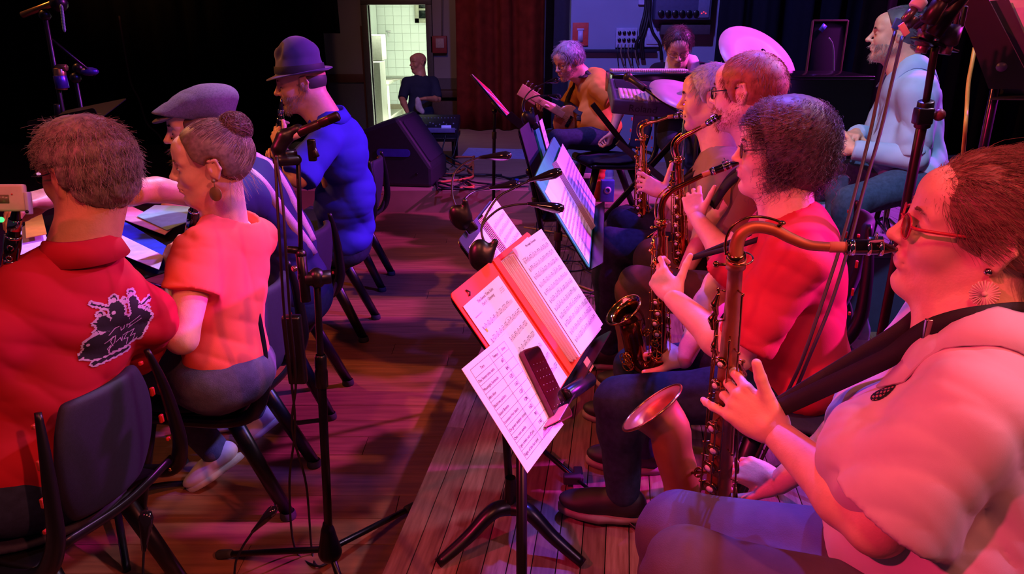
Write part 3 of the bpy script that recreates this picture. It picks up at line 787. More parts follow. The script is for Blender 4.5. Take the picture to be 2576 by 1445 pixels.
# ============ woman in the pale polo with the tenor saxophone (front right)
def tenor_woman():
    hf = HR(-.93, .37, pitch=5, roll=3); ho = Q(2464, 578, 1.12); s = 1.0
    L = lambda x, y, z: ho + hf @ (A(x, y, z) * s)
    base = A(.72, .97, PLAT)
    p = thing('person', 'woman in a pale pink polo with a flower earring playing the tenor saxophone', 'person', base)
    neck = Q(2438, 850, 1.13); F = nrm(A(-.90, .42, 0)); Lf = A(-F[1], F[0], 0)
    SL = neck + Lf * .165 + A(0, 0, -.035) + F * .0; SR = neck - Lf * .17 + A(0, 0, -.03)
    pel = A(.78, .92, .76)
    elL = Q(2205, 1325, 1.10); wrL = Q(1958, 1095, 1.30)
    # left hand holds the upper keys; its back faces the camera
    fdir = nrm(Q(1822, 985, 1.335) - wrL); nrmL = nrm(A(-.35, -.75, .35)); 
    hand = hand_prims(wrL, fdir, nrmL, ts=-1, curl=((38, 42, 25), (58, 52, 30), (62, 52, 30), (22, 28, 15)), spread=(10, 3, -4, -16),
                      thumb=nrm(Q(1872, 905, 1.285) - Q(1925, 1010, 1.29)), tb=(-8, -4), s=1.08)
    SRel = SR + A(-.06, .10, -.25); wrR = Q(1960, 1215, 1.55)
    handR = hand_prims(wrR, nrm(Q(1870, 1180, 1.60) - wrR), nrm(A(-.1, -.5, .75)), ts=1, curl=((40, 45, 30),) * 4, s=.95, thumb=nrm(A(-.9, 0, -.5)))
    head = sdf(head_prims(ho, hf, s, nose=.98, jaw=1.02, cheek=1.12, neck=neck + F * .0 - A(0, 0, .01), neck_r=.058, age=.5, brow=.9), .0028)
    arms = sdf(arm_prims(SL, elL, wrL, 1.12) + arm_prims(SR, SRel, wrR, 1.0) + [C(SL, SR, .05, k=.03), C(neck - A(0, 0, .04), pel, .08, k=.05)], .0055)
    obj('body', join(head, arms, sdf(hand, .0024), sdf(handR, .003)), SK1, p)
    obj('lips', sdf([C(L(.0975, -.015, -.0610), L(.0975, .015, -.0610), .0042 * s, k=.004), C(L(.0955, -.014, -.0705), L(.0955, .014, -.0705), .0050 * s, k=.004)], .0016), mat('lip', 'b05058', rough=.4), p)
    # polo
    sh = torso_prims(pel, neck, SL, SR, w=1.12, belly=1.42, bust=1.50, hip=1.05, depth=1.05, sh_r=.062)
    d = nrm(elL - SL); se = SL + (elL - SL) * .80
    sh.append(C(SL + d * .0, se, .066, .088, k=.014, cut=[(se + d * .0, d + F * .15)]))
    dR = nrm(SRel - SR); seR = SR + (SRel - SR) * .8; sh.append(C(SR, seR, .070, .080, k=.05, cut=[(seR, dR)]))
    uu = nrm(neck - pel); sh.append(C(neck + uu * .050 + F * .02, neck + uu * .25 + F * .06, .068, .15, k=.008, sub=True)); sh.append(C(neck + F * .10 - uu * .01, neck + F * .19 - uu * .10, .030, .010, k=.01, sub=True))
    polo = cloth('pale_pink_pique', 'dcc4cc', weave=True, bscale=1900)
    nk = neck + A(0, 0, .02)
    body_geo = sdf(sh, .0058, clip=[(pel - A(0, 0, .085), (0, 0, -1))], fold=lambda X: folds(X, .010, 30, 5, (.5, .2, 1)), smooth=2)
    obj('polo_shirt', body_geo, polo, p)
    # collar: raised band, open at the throat
    up = nrm(neck - pel); bsh = bvh_of(body_geo)
    Vc = []; n = 34
    for i in range(n):
        a = math.radians(28 + (332 - 28) * i / (n - 1)); ca, sa = math.cos(a), math.sin(a)
        rad_ = .072; c0 = neck + A(0, 0, .012) - F * .012
        drop = .030 * max(0, ca) ** 1.0
        top = c0 + (F * ca * 1.05 + Lf * sa * 1.0) * (rad_ - .006) + A(0, 0, .030 - drop * 1.6)
        mid = c0 + (F * ca * 1.1 + Lf * sa * 1.06) * (rad_ + .008) + A(0, 0, .030 - drop * 1.6)
        wid = .032 + .008 * max(0, ca) ** 2
        low = c0 + (F * ca * 1.2 + Lf * sa * 1.15) * (rad_ + wid) + A(0, 0, -.014 - drop * 1.8)
        low = on_top(bsh, c0 + (F * ca * 1.25 + Lf * sa * 1.2) * (.066 + wid * 1.35) - A(0, 0, drop), .007); md_ = on_top(bsh, c0 + (F * ca * 1.1 + Lf * sa * 1.05) * .078, .0)
        h_ = max(md_[2], neck[2] - .02) + .030 - drop * 1.2; mid = A(md_[0], md_[1], h_); top = c0 + (F * ca * 1.05 + Lf * sa) * .066; top[2] = h_
        Vc.append([top - A(0, 0, .03), top, mid, low, low - A(0, 0, .004) - (F * ca + Lf * sa) * .004])
    Vc = np.array(Vc).reshape(-1, 3); Fc = [[i * 5 + j, i * 5 + j + 1, i * 5 + 6 + j, i * 5 + 5 + j] for i in range(n - 1) for j in range(4)]
    oc = obj('collar', (Vc, Fc), polo, p); sd = oc.modifiers.new('t', 'SOLIDIFY'); sd.thickness = .003
    b = bvh_of(body_geo)
    # oval badge on the chest
    c0 = A(0, 0, CAM_H); dd = nrm(Q(2222, 988, 1.0) - c0); hit = b.ray_cast(Vector(c0), Vector(dd), 3); bo = np.array(hit[0])
    X = nrm(Lf * .25 + F * .75 + A(0, 0, -.2)); N = nrm(np.array(hit[1]) - .4 * dd); Yb = nrm(A(.25, .1, .9)); Yb = nrm(Yb - N * Yb.dot(N)); Xb = nrm(np.cross(Yb, N))
    rsb = np.random.RandomState(2)
    def img(u, v):
        x, y = u * 2 - 1, v * 2 - 1
        if x * x + y * y > 1: return -1
        if x * x + y * y > .86: return 0
        return 1 if (abs(math.sin(x * 5 + y * 9)) * abs(math.cos(y * 6 - x * 3)) > .52 and abs(x) < .6) else 0
    obj('chest_badge', decal(b, bo, Xb, Yb, .030, .042, img, .0012, .0015), [mat('badge_black', '140a0c'), mat('badge_red', 'b06060')], p)
    # trousers
    hipL = pel + Lf * .09 + A(0, 0, -.02); hipR = pel - Lf * .09 + A(0, 0, -.02)
    knL = Q(1735, 1452, 1.23); knR = Q(1712, 1345, 1.40)
    anL = A(knL[0] + .06, knL[1] - .02, .30); anR = A(knR[0] + .03, knR[1] + .03, .30)
    tr = leg_prims(hipL, knL, anL, 1.12) + leg_prims(hipR, knR, anR, 1.12) + [E(pel - A(0, 0, .01), A(.15, .19, .12), torso_axes(pel, neck, SL, SR), k=.05)]
    obj('trousers', sdf(tr, .007, fold=lambda X: folds(X, .007, 22, 9)), mat('grey_purple_trousers', '544658', rough=.85, var=.1, scale=30, bump=.25, bscale=500), p)
    for an in (anL, anR):
        o = obj('shoe', shoe_geo(an, F), mat('dark_shoe', '1c1a20', rough=.6), p); obj('sole', sole_geo(an, F), mat('pale_sole', '8a8078', rough=.7), o)
    # hair: combed back, reddish
    hm = mat('auburn_hair', '8a6250', rough=.5, var=.35, scale=40, stretch=(1, 1, 5), spec=.35)
    hair_cap(p, ho, hf, s, hm, inflate=.006, clip=[((.066, 0, .055), (.9, 0, -.42)), ((.0, 0, -.02), (.25, 0, -1))], extra=[E(L(-.075, 0, -.01), A(.05, .065, .07), hf, k=.03)])
    mask = lambda q: not_ear(q) & (q[:, 2] > .052 + 2.14 * (q[:, 0] - .067)) & (q[:, 2] > .002 + .25 * q[:, 0] - .12 * (q[:, 0] < -.02)) & (q[:, 2] > -.075)
    comb = lambda q, nn: np.stack([-1 + 0 * q[:, 0], 0 * q[:, 0], -.55 + .6 * (q[:, 2] > .09)], 1)
    obj('hair_strands', hair_strands(ho, hf, s, 9500, .075, mask, comb, lift=.34, jitter=.42, seed=3, rad=.00048, inflate=.013, steps=7, curl=.0016, curl_f=1.2), hm, p)['kind'] = 'stuff'
    brows(p, ho, hf, s, hm, .8)
    glasses(p, ho, hf, s, 'b02038', rim=.0015, lw=.0245, lh=.0175, temple=.0026, x0=.106)
    # flower earring (left ear)
    er = L(-.010, .088, -.045); obj('earring_stud', ball(L(-.008, .088, -.035), .006, 10), mat('stud_metal', 'd0a0a8', rough=.15, metal=1), p)
    pts = []; nrmE = nrm(A(-.45, -.85, .15)); Re = frame(np.cross(A(0, 0, 1), nrmE), nrmE); c = er + A(0, 0, -.022) + nrmE * .006
    ew = mat('earring_cream', 'e8c8c0', rough=.7); P = []
    for i in range(26):
        a = i * 2 * math.pi / 26; P.append([c + nrmE * .001, c + (Re[:, 0] * math.cos(a) + Re[:, 1] * math.sin(a)) * .010 + nrmE * .003, c + (Re[:, 0] * math.cos(a) + Re[:, 1] * math.sin(a)) * (.0185 + .001 * (i % 2)) + nrmE * .001])
    g = strands_geo(np.array(P), .0022, taper=.9); ob = obj('flower_earring', g, ew, p)
    obj('earring_centre', ball(c + nrmE * .003, .004, 10, sc=(1, 1, 1)), ew, ob)
    # neck strap
    bk = mat('black_webbing', '141014', rough=.7, bump=.2, bscale=900)
    hook = Q(1945, 1030, 1.31)
    cc = neck + A(0, 0, .03)
    ring = [cc + F * .075 - Lf * .055 + A(0, 0, -.045), cc - Lf * .07 + F * .015 + A(0, 0, .0), cc - F * .075 + A(0, 0, .012), cc + Lf * .072 + F * .0 + A(0, 0, -.002), cc + F * .082 + Lf * .045 + A(0, 0, -.05)]
    pathA = spline([hook, hook + (ring[0] - hook) * .55 + A(0, 0, .0), ring[0]] + ring[1:4] + [ring[4], hook + (ring[4] - hook) * .6, hook + A(.004, -.004, 0)], 8)
    for i in range(len(pathA)):
        q = on_top(bsh, pathA[i], .012, False)
        if q is not None and q[2] > pathA[i][2] and q[2] - pathA[i][2] < .14: pathA[i] = q
    for _ in range(4): pathA[1:-1] = (pathA[:-2] + pathA[2:] + 2 * pathA[1:-1]) / 4
    st = obj('neck_strap', ribbon(pathA, A(0, .1, 1), .030, .0016), bk, p)
    for q in (.30, .72):
        pp = pathA[int(q * len(pathA))]; obj('buckle', box(pp, (.014, .008, .034), bev=.002), mat('buckle_steel', '9a8088', rough=.25, metal=1), st)
    obj('hook', tube(spline([hook, hook + A(-.01, .002, -.008), hook + A(-.022, .004, -.006)], 5), .003, 8), mat('buckle_steel', '9a8088'), st)
    return p, (SL, SR, neck, pel)
TW = tenor_woman()
# ============ generic figure, posed joint by joint
def tee_geo(pel, neck, SL, SR, elL, elR, res=.008, slv=.55, slr=.066, sle=.066, fold=.008, seed=0, hem=.085, neck_clip=.0, F=None, w=1, belly=0, bust=0, hip=1, depth=1, sh_r=.058, bend=0.0, k=.035, slvR=None):
    sh = torso_prims(pel, neck, SL, SR, w=w, belly=belly, bust=bust, hip=hip, depth=depth, sh_r=sh_r, bend=bend)
    for S_, E_, q in ((SL, elL, slv), (SR, elR, slvR or slv)):
        S_ = np.asarray(S_, float); E_ = np.asarray(E_, float); se = S_ + (E_ - S_) * q
        sh.append(C(S_, se, slr, sle, k=k, cut=[(se, E_ - S_)]))
    up = nrm(np.asarray(neck) - pel)
    nk = np.asarray(neck, float); ff = F * (1 if not neck_clip else -1)
    sh.append(C(nk + up * (.052 - neck_clip * 1.2) + ff * .012, nk + up * .25 + ff * .05, .066 + neck_clip * .6, .15, k=.008, sub=True))
    return sdf(sh, res, clip=[(pel - up * hem, -up)], fold=lambda X: folds(X, fold, 24, seed, (.4, .3, 1)))
def sleeve_long(S_, E_, W_, r=(.062, .052, .040), res=.008, seed=1, end=.95):
    E_ = np.asarray(E_, float); we = E_ + (np.asarray(W_) - E_) * end
    return sdf([C(S_, E_, r[0], r[1], k=.02), C(E_, we, r[1], r[2], k=.02, cut=[(we, we - E_)])], res, fold=lambda X: folds(X, .006, 34, seed))
def figure(label, base, ho, hR, s, neck, SL, SR, pel, elL, wrL, elR, wrR, sk, cfg):
    g = cfg.get; p = thing('person', label, 'person', base)
    F = torso_axes(pel, neck, SL, SR)[:, 0]; Ff = nrm(A(F[0], F[1], 0))
    hk = dict(nose=1.0, jaw=1.0); hk.update(g('head', {}))
    res = g('res', .004)
    head = sdf(head_prims(ho, hR, s, neck=np.asarray(neck, float) - A(0, 0, .0), neck_r=g('neck_r', .056), **hk), res * .85)
    arms = []
    a_s = g('arm', 1.0)
    if wrL is not None: arms += arm_prims(SL, elL, wrL, a_s)
    if wrR is not None: arms += arm_prims(SR, elR, wrR, a_s)
    arms += [C(SL, SR, .045, k=.03), C(np.asarray(neck) - A(0, 0, .04), pel, .07, k=.05)]
    parts = [head, sdf(arms, res * 1.6)]
    for h in g('hands', []): parts.append(sdf(h, min(.0036, res * .8)))
    obj('body', join(*parts), sk, p)
    kw = dict(g('tee', {})); m = kw.pop('mat'); sname = kw.pop('name', 't_shirt')
    tg = tee_geo(pel, neck, SL, SR, elL, elR, F=F, **kw); sh = obj(sname, tg, m, p)
    if g('long'):
        for i, (S_, E_, W_) in enumerate(((SL, elL, wrL), (SR, elR, wrR))):
            if W_ is not None: obj('sleeve', sleeve_long(S_, E_, W_, res=kw.get('res', .008), end=g('long')), m, sh)
    if g('collar'): collar(p, neck, F, np.cross(A(0, 0, 1), Ff), m, geo=tg, **g('collar'))
    if g('legs'):
        hl, kl, al, hr_, kr, ar, lm = g('legs'); ls = g('leg_s', 1.0)
        tr = leg_prims(hl, kl, al, ls) + leg_prims(hr_, kr, ar, ls) + [E(np.asarray(pel) - A(0, 0, .02), A(.14, .175, .12) * ls, torso_axes(pel, neck, SL, SR), k=.05)]
        obj(g('legname', 'jeans'), sdf(tr, .009, fold=lambda X: folds(X, .007, 22, 9)), lm, p)
        td = g('toe', Ff)
        for an in (al, ar):
            if g('shoes', True):
                o = obj('shoe', shoe_geo(an, td, res=.007), g('shoe_mat', MATS['dark_shoe']), p); obj('sole', sole_geo(an, td), g('sole_mat', MATS['pale_sole']), o)
    return p, tg, F
def collar(par, neck, F, Lf, m, geo=None, r=.066, h=.032, wid=.040, tilt=0, open_=26):
    bsh = bvh_of(geo) if geo else None
    neck = np.asarray(neck, float); F = nrm(A(F[0], F[1], F[2] * .4)); U = A(0, 0, 1); Vc = []; n = 30
    for i in range(n):
        a = math.radians(open_ + (360 - 2 * open_) * i / (n - 1)); ca, sa = math.cos(a), math.sin(a); d = F * ca + Lf * sa; dr = .028 * max(0, ca)
        c0 = neck + U * .004 - F * .01
        Vc.append([c0 + d * r - U * .02, c0 + d * (r - .004) + U * (h - dr * 1.4), c0 + d * (r + .007) + U * (h - dr * 1.4), c0 + d * (r + wid + .02 * max(0, ca)) - U * (.012 + dr * 1.5)])
    if bsh:
        for row in Vc:
            q = on_top(bsh, row[3], .007); row[3] = q; m_ = on_top(bsh, row[2] + (row[2] - row[1]) * .3, .0); hh_ = max(row[2][2], min(m_[2] + h * .8, row[2][2] + .05)); dz = hh_ - row[2][2]
            row[2] = row[2] + A(0, 0, dz); row[1] = row[1] + A(0, 0, dz)
    Vc = np.array(Vc).reshape(-1, 3); Fc = [[i * 4 + j, i * 4 + j + 1, i * 4 + 5 + j, i * 4 + 4 + j] for i in range(n - 1) for j in range(3)]
    oc = obj('collar', (Vc, Fc), m, par); sd = oc.modifiers.new('t', 'SOLIDIFY'); sd.thickness = .004
    return oc
def short_hair(p, ho, hR, s, m, N=2600, length=.035, front=.052, low=-.035, inflate=.004, rad=.0010, seed=5, top_lift=.34, comb=None, mask=None, side=1.0, jitter=.5, cap_clip=None, wild=0.0, curl=0):
    cc = cap_clip or [((front, 0, .055), (.9, 0, -.42)), ((-.02, 0, low), (.45, 0, -1))]
    hair_cap(p, ho, hR, s, m, inflate=inflate, clip=cc, res=.0055)
    mk = mask or (lambda q: not_ear(q) & (q[:, 2] > .052 + 2.14 * (q[:, 0] - front)) & (q[:, 2] > low + .45 * (q[:, 0] + .02)))
    cb = comb or comb_crown()
    o = obj('hair_strands', hair_strands(ho, hR, s, N, length, mk, cb, lift=top_lift, jitter=jitter, seed=seed, rad=rad, inflate=inflate + .002, steps=5, wild=wild, curl=curl), m, p)
    o['kind'] = 'stuff'
def sax_hand(wr, kn, n, ts=-1, s=.97, curl=None, thumb=None, tb=(10, 10)):
    return hand_prims(np.asarray(wr, float), nrm(np.asarray(kn, float) - wr), nrm(n), ts=ts, curl=curl or ((40, 50, 30), (52, 55, 30), (60, 55, 30), (62, 50, 30)), s=s, thumb=thumb, tb=tb)

# ============ curly haired woman, red tee, alto saxophone
def curly_woman():
    ho = Q(1962, 372, 1.93); hR = HR(-.96, .28, pitch=-2); s = 1.0
    F = nrm(A(-.97, .25, 0)); Lf = A(-F[1], F[0], 0)
    neck = Q(1990, 560, 1.95); SL = neck + Lf * .175 + A(0, 0, -.05); SR = neck - Lf * .175 + A(0, 0, -.05)
    pel = A(.82, 1.88, .70)
    elL = Q(1852, 893, 1.86); wrL = Q(1695, 752, 1.985)
    elR = SR + A(-.14, .10, -.22); wrR = Q(1720, 905, 2.2)
    hips = (pel + Lf * .09, pel - Lf * .09)
    knL = Q(1560, 1010, 2.14); knR = Q(1600, 930, 2.36); anL = A(knL[0] + .02, knL[1] - .02, PLAT + .115); anR = A(knR[0] + .05, knR[1] + .03, PLAT + .10)
    hl = sax_hand(wrL, Q(1650, 688, 2.03), A(-.45, -.85, .15), ts=-1, thumb=nrm(Q(1702, 630, 1.99) - Q(1680, 705, 1.985)), tb=(-5, -5), curl=((15, 62, 45), (45, 70, 40), (60, 70, 40), (65, 60, 40)))
    hr_ = sax_hand(wrR, Q(1690, 890, 2.22), A(-.2, -.2, .9), ts=1)
    red = cloth('crimson_tee', 'c0283a')
    p, tg, F3 = figure('woman with curly dark hair and a red top playing an alto saxophone', A(.72, 1.9, PLAT), ho, hR, s, neck, SL, SR, pel, elL, wrL, elR, wrR, SK1,
        dict(head=dict(nose=.85, jaw=.98, cheek=1.05), hands=[hl, hr_], arm=1.12, res=.0038, neck_r=.054,
             tee=dict(mat=red, res=.0068, slv=.86, slr=.068, sle=.070, w=1.10, bust=1.12, belly=1.12, hip=1.12, fold=.010, seed=4, depth=1.05, k=.05),
             legs=(hips[0], knL, anL, hips[1], knR, anR, denim), leg_s=1.02))
    m = mat('curly_dark_hair', '624e54', rough=.5, var=.4, scale=60, spec=.4)
    L = lambda x, y, z: ho + hR @ (A(x, y, z) * s)
    hair_cap(p, ho, hR, s, m, inflate=.022, clip=[((.050, 0, .05), (.95, 0, -.30)), ((-.02, 0, 0), (1, 0, .9))] if False else [((.050, 0, .05), (.95, 0, -.30))], extra=[E(L(-.055, 0, -.055), A(.065, .078, .07), hR, k=.04)], res=.006, fold_amp=.006, cf=140, ear=False)
    mask = lambda q: ((q[:, 0] < .045) & (q[:, 2] > -.08)) & ~((np.abs(q[:, 1]) > .055) & (q[:, 0] > .02) & (q[:, 2] < .05))
    comb = comb_crown(-.03, 0, .13, down=.45)
    obj('hair_curls', hair_strands(ho, hR, s, 6800, lambda q: .072 + .050 * (q[:, 2] < .05), mask, comb, lift=.70, jitter=.7, curl=.0065, curl_f=3.8, steps=18, seed=6, rad=.0009, inflate=.022), m, p)['kind'] = 'stuff'
    brows(p, ho, hR, s, m); glasses(p, ho, hR, s, '402028', rim=.0014, lw=.020, lh=.0185)
    obj('lips', sdf([C(L(.0985, -.014, -.0605), L(.0985, .014, -.0605), .0052, k=.004), C(L(.0965, -.013, -.071), L(.0965, .013, -.071), .0062, k=.004)], .002), MATS['lip'], p)
    hook = Q(1740, 650, 2.06)
    st = obj('neck_strap', ribbon(spline([hook, neck + F * .10 + Lf * .04 + A(0, 0, -.05), neck + Lf * .068 + A(0, 0, .01), neck - F * .07 + A(0, 0, .02), neck - Lf * .068 + A(0, 0, .01), neck + F * .10 - Lf * .04 + A(0, 0, -.05), hook], 7), A(0, .1, 1), .014, .0014), MATS['black_webbing'], p)
    return p
curly_woman()

# ============ red-haired man, glasses, brown tee
def red_man():
    ho = Q(1878, 228, 2.42); hR = HR(-.80, .60, pitch=-4); s = 1.03
    F = nrm(A(-.95, .30, 0)); Lf = A(-F[1], F[0], 0)
    neck = Q(1935, 405, 2.48); SL = neck + Lf * .19 + A(0, 0, -.05); SR = neck - Lf * .19 + A(0, 0, -.05); pel = A(.88, 2.52, .72)
    elL = Q(1838, 660, 2.42); wrL = Q(1760, 560, 2.50); elR = SR + A(-.15, .1, -.22); wrR = Q(1720, 690, 2.65)
    wrL = Q(1752, 548, 2.55)
    knL = Q(1600, 722, 2.62); knR = Q(1640, 650, 2.85)
    hl = sax_hand(wrL, Q(1742, 500, 2.58), A(-.2, -.85, .3), ts=-1, curl=((18, 60, 40), (35, 60, 40), (45, 60, 40), (50, 60, 40)), thumb=nrm(A(.35, 0, .9)), tb=(0, 0))
    brown = cloth('brown_tee', '6e4632')
    p, tg, _ = figure('man with short ginger hair and black glasses playing an alto saxophone', A(.85, 2.5, PLAT), ho, hR, s, neck, SL, SR, pel, elL, wrL, elR, wrR, SK1,
        dict(head=dict(nose=1.0, jaw=1.08, chin=1.1, ear=1.1), hands=[hl], arm=1.05, neck_r=.062,
             tee=dict(mat=brown, res=.009, slv=.62, slr=.070, sle=.074, w=1.1, seed=2, fold=.009, belly=1.0),
             legs=(pel + Lf * .09, knL, A(knL[0] + .02, knL[1], PLAT + .10), pel - Lf * .09, knR, A(knR[0], knR[1], PLAT + .10), mat('brown_trousers', '54402f', rough=.85, var=.15, bump=.25, bscale=400))))
    m = mat('ginger_hair', '9a5a38', rough=.55, var=.3, scale=50)
    short_hair(p, ho, hR, s, m, N=4200, length=.024, front=.060, low=-.045, rad=.0009, inflate=.006)
    L = lambda x, y, z: ho + hR @ (A(x, y, z) * s)
    # short beard
    rs = np.random.RandomState(1)
    geo = beard_geo(ho, hR, s, 900, .012, seed=2); obj('beard', geo, m, p)['kind'] = 'stuff'
    brows(p, ho, hR, s, m); glasses(p, ho, hR, s, '101014', rim=.0017, lw=.025, lh=.018)
    hook = Q(1790, 520, 2.56)
    obj('neck_strap', ribbon(spline([hook, neck + F * .11 + Lf * .05 + A(0, 0, -.06), neck + Lf * .075 + A(0, 0, .01), neck - F * .075 + A(0, 0, .02), neck - Lf * .075, neck + F * .11 - Lf * .04 + A(0, 0, -.06), hook], 7), A(0, .1, 1), .03, .0014), MATS['black_webbing'], p)
def beard_geo(o, R, s, N, length, seed=0, full=True, rad=.0008, low=-.13, goatee=False):
    rs = np.random.RandomState(seed); P0 = []; Nn = []
    b = bvh_of(sdf(head_prims(o, R, s), .0055))
    for i in range(N * 3):
        if goatee: a = rs.uniform(-.7, .7)
        else: a = rs.uniform(-1.9, 1.9)
        z = rs.uniform(-.125, -.045) if abs(a) < 1.3 else rs.uniform(-.10, .0)
        d = A(math.cos(a), math.sin(a), 0)
        if abs(a) < .35 and -.080 < z < -.056: continue
        if abs(a) < .18 and z > -.052: continue
        h = b.ray_cast(Vector(o + R @ (A(.0, 0, z) * s) + R @ d * .2), Vector(-(R @ d)), .3)
        if h[0] is None: continue
        P0.append(np.array(h[0])); Nn.append(np.array(h[1]))
        if len(P0) >= N: break
    P0 = np.array(P0); Nn = np.array(Nn); dn = -R[:, 2] * .9
    v = Nn * .6 + dn + rs.randn(len(P0), 3) * .25; v /= np.linalg.norm(v, axis=1)[:, None]
    l = length * (.6 + .7 * rs.rand(len(P0)))[:, None] * s
    return strands_geo(np.stack([P0 - v * l * .1, P0 + v * l * .5, P0 + (v + Nn * .1) * l], 1), rad * s)
red_man()

# ============ grey haired man
def grey_man():
    ho = Q(1786, 243, 2.92); hR = HR(-.94, .34, pitch=-6); s = 1.05
    F = nrm(A(-.97, .22, 0)); Lf = A(-F[1], F[0], 0)
    neck = Q(1822, 395, 2.96); SL = neck + Lf * .18 + A(0, 0, -.05); SR = neck - Lf * .18 + A(0, 0, -.05); pel = A(.82, 2.98, .72)
    elL = Q(1752, 560, 2.85); wrL = Q(1672, 487, 2.96); elR = SR + A(-.15, .08, -.22); wrR = Q(1660, 560, 3.1)
    knL = Q(1532, 615, 3.02); knR = Q(1570, 560, 3.2)
    hl = sax_hand(wrL, Q(1625, 462, 2.98), A(-.3, -.7, .6), ts=-1, curl=((10, 35, 25), (30, 50, 30), (40, 50, 30), (45, 40, 30)), thumb=nrm(A(.2, 0, .9)), tb=(0, 0))
    tan = cloth('khaki_tee', '85705e')
    p, tg, _ = figure('grey haired man in a khaki tee, farthest of the four saxophone players', A(.82, 2.98, PLAT), ho, hR, s, neck, SL, SR, pel, elL, wrL, elR, wrR, SK2,
        dict(head=dict(nose=1.15, jaw=1.02, age=1.0, brow=1.2), hands=[hl], arm=1.0, neck_r=.060,
             tee=dict(mat=tan, res=.010, slv=.62, slr=.070, sle=.074, w=1.08, seed=7, fold=.009, belly=1.08),
             legs=(pel + Lf * .09, knL, A(knL[0] + .03, knL[1] + .05, PLAT + .10), pel - Lf * .09, knR, A(knR[0], knR[1], PLAT + .10), denim)))
    m = mat('silver_hair', 'a8a6a6', rough=.5, var=.25, scale=50)
    short_hair(p, ho, hR, s, m, N=2600, length=.030, front=.050, low=-.03, rad=.0011, inflate=.008)
    brows(p, ho, hR, s, mat('dark_brow', '3a2a24', rough=.7), 1.5)
    hook = Q(1700, 470, 2.98)
    obj('neck_strap', ribbon(spline([hook, neck + F * .11 + Lf * .05 + A(0, 0, -.06), neck + Lf * .07, neck - F * .07 + A(0, 0, .02), neck - Lf * .07, neck + F * .11 - Lf * .04 + A(0, 0, -.06), hook], 6), A(0, .1, 1), .02, .0014), MATS['black_webbing'], p)
grey_man()

# ============ seated man in the pale blue shirt, arms folded (on the high riser)
def blue_shirt_man():
    ho = Q(2256, 84, 3.22); hR = HR(-.90, .43, pitch=0); s = .95
    F = nrm(A(-.95, .30, 0)); Lf = A(-F[1], F[0], 0)
    neck = Q(2284, 190, 3.26); SL = neck + Lf * .185 + A(.02, 0, -.06); SR = neck - Lf * .185 + A(0, 0, -.06); pel = Q(2300, 445, 3.35)
    elL = Q(2318, 335, 3.02); wrL = Q(2200, 330, 3.08); elR = SR + A(-.10, 0, -.26); wrR = elR + A(-.14, -.20, .02)
    elL = SL + A(.02, -.03, -.27); wrL = elL + A(-.22, .10, .02); elR = SR + A(-.06, .02, -.25); wrR = elR + A(-.16, -.14, .05)
    knL = Q(2140, 510, 3.18); knR = Q(2120, 440, 3.45)
    sb = cloth('pale_blue_shirt', '94b4d4')
    p, tg, _ = figure('man in a pale blue shirt sitting with folded arms at the back right', A(1.72, 3.4, HZ + .02), ho, hR, s, neck, SL, SR, pel, elL, wrL, elR, wrR, SK2,
        dict(head=dict(nose=1.25, jaw=1.0, age=1.0), arm=1.0, neck_r=.060, long=1.0, hands=[sax_hand(wrL, wrL + A(-.08, .05, .01), A(-.2, -.9, .2)), sax_hand(wrR, wrR + A(-.05, -.07, 0), A(-.3, -.5, .7), ts=1)],
             tee=dict(mat=sb, name='shirt', res=.010, slv=.9, slr=.066, sle=.060, w=1.05, seed=12, fold=.011, belly=1.05, hem=.12),
             collar=dict(r=.068, wid=.050, h=.050),
             legs=(pel + Lf * .09, knL, A(knL[0], knL[1], HZ + .12), pel - Lf * .09, knR, A(knR[0], knR[1], HZ + .12), denim2)))
    m = mat('grey_hair_dark', '4c4854', rough=.5, var=.3, scale=50)
    short_hair(p, ho, hR, s, m, N=2000, length=.05, front=.035, low=-.055, rad=.0011, inflate=.006, comb=lambda q, nn: np.stack([-1 + 0 * q[:, 0], 0 * q[:, 0], -.4 + .3 * (q[:, 2] > .09)], 1), top_lift=.2, jitter=.2)
    obj('beard', beard_geo(ho, hR, s, 1100, .014, seed=4), mat('grey_beard', '9a8a84', rough=.7), p)['kind'] = 'stuff'
    brows(p, ho, hR, s, MATS['dark_brow'], 1.2)
blue_shirt_man()
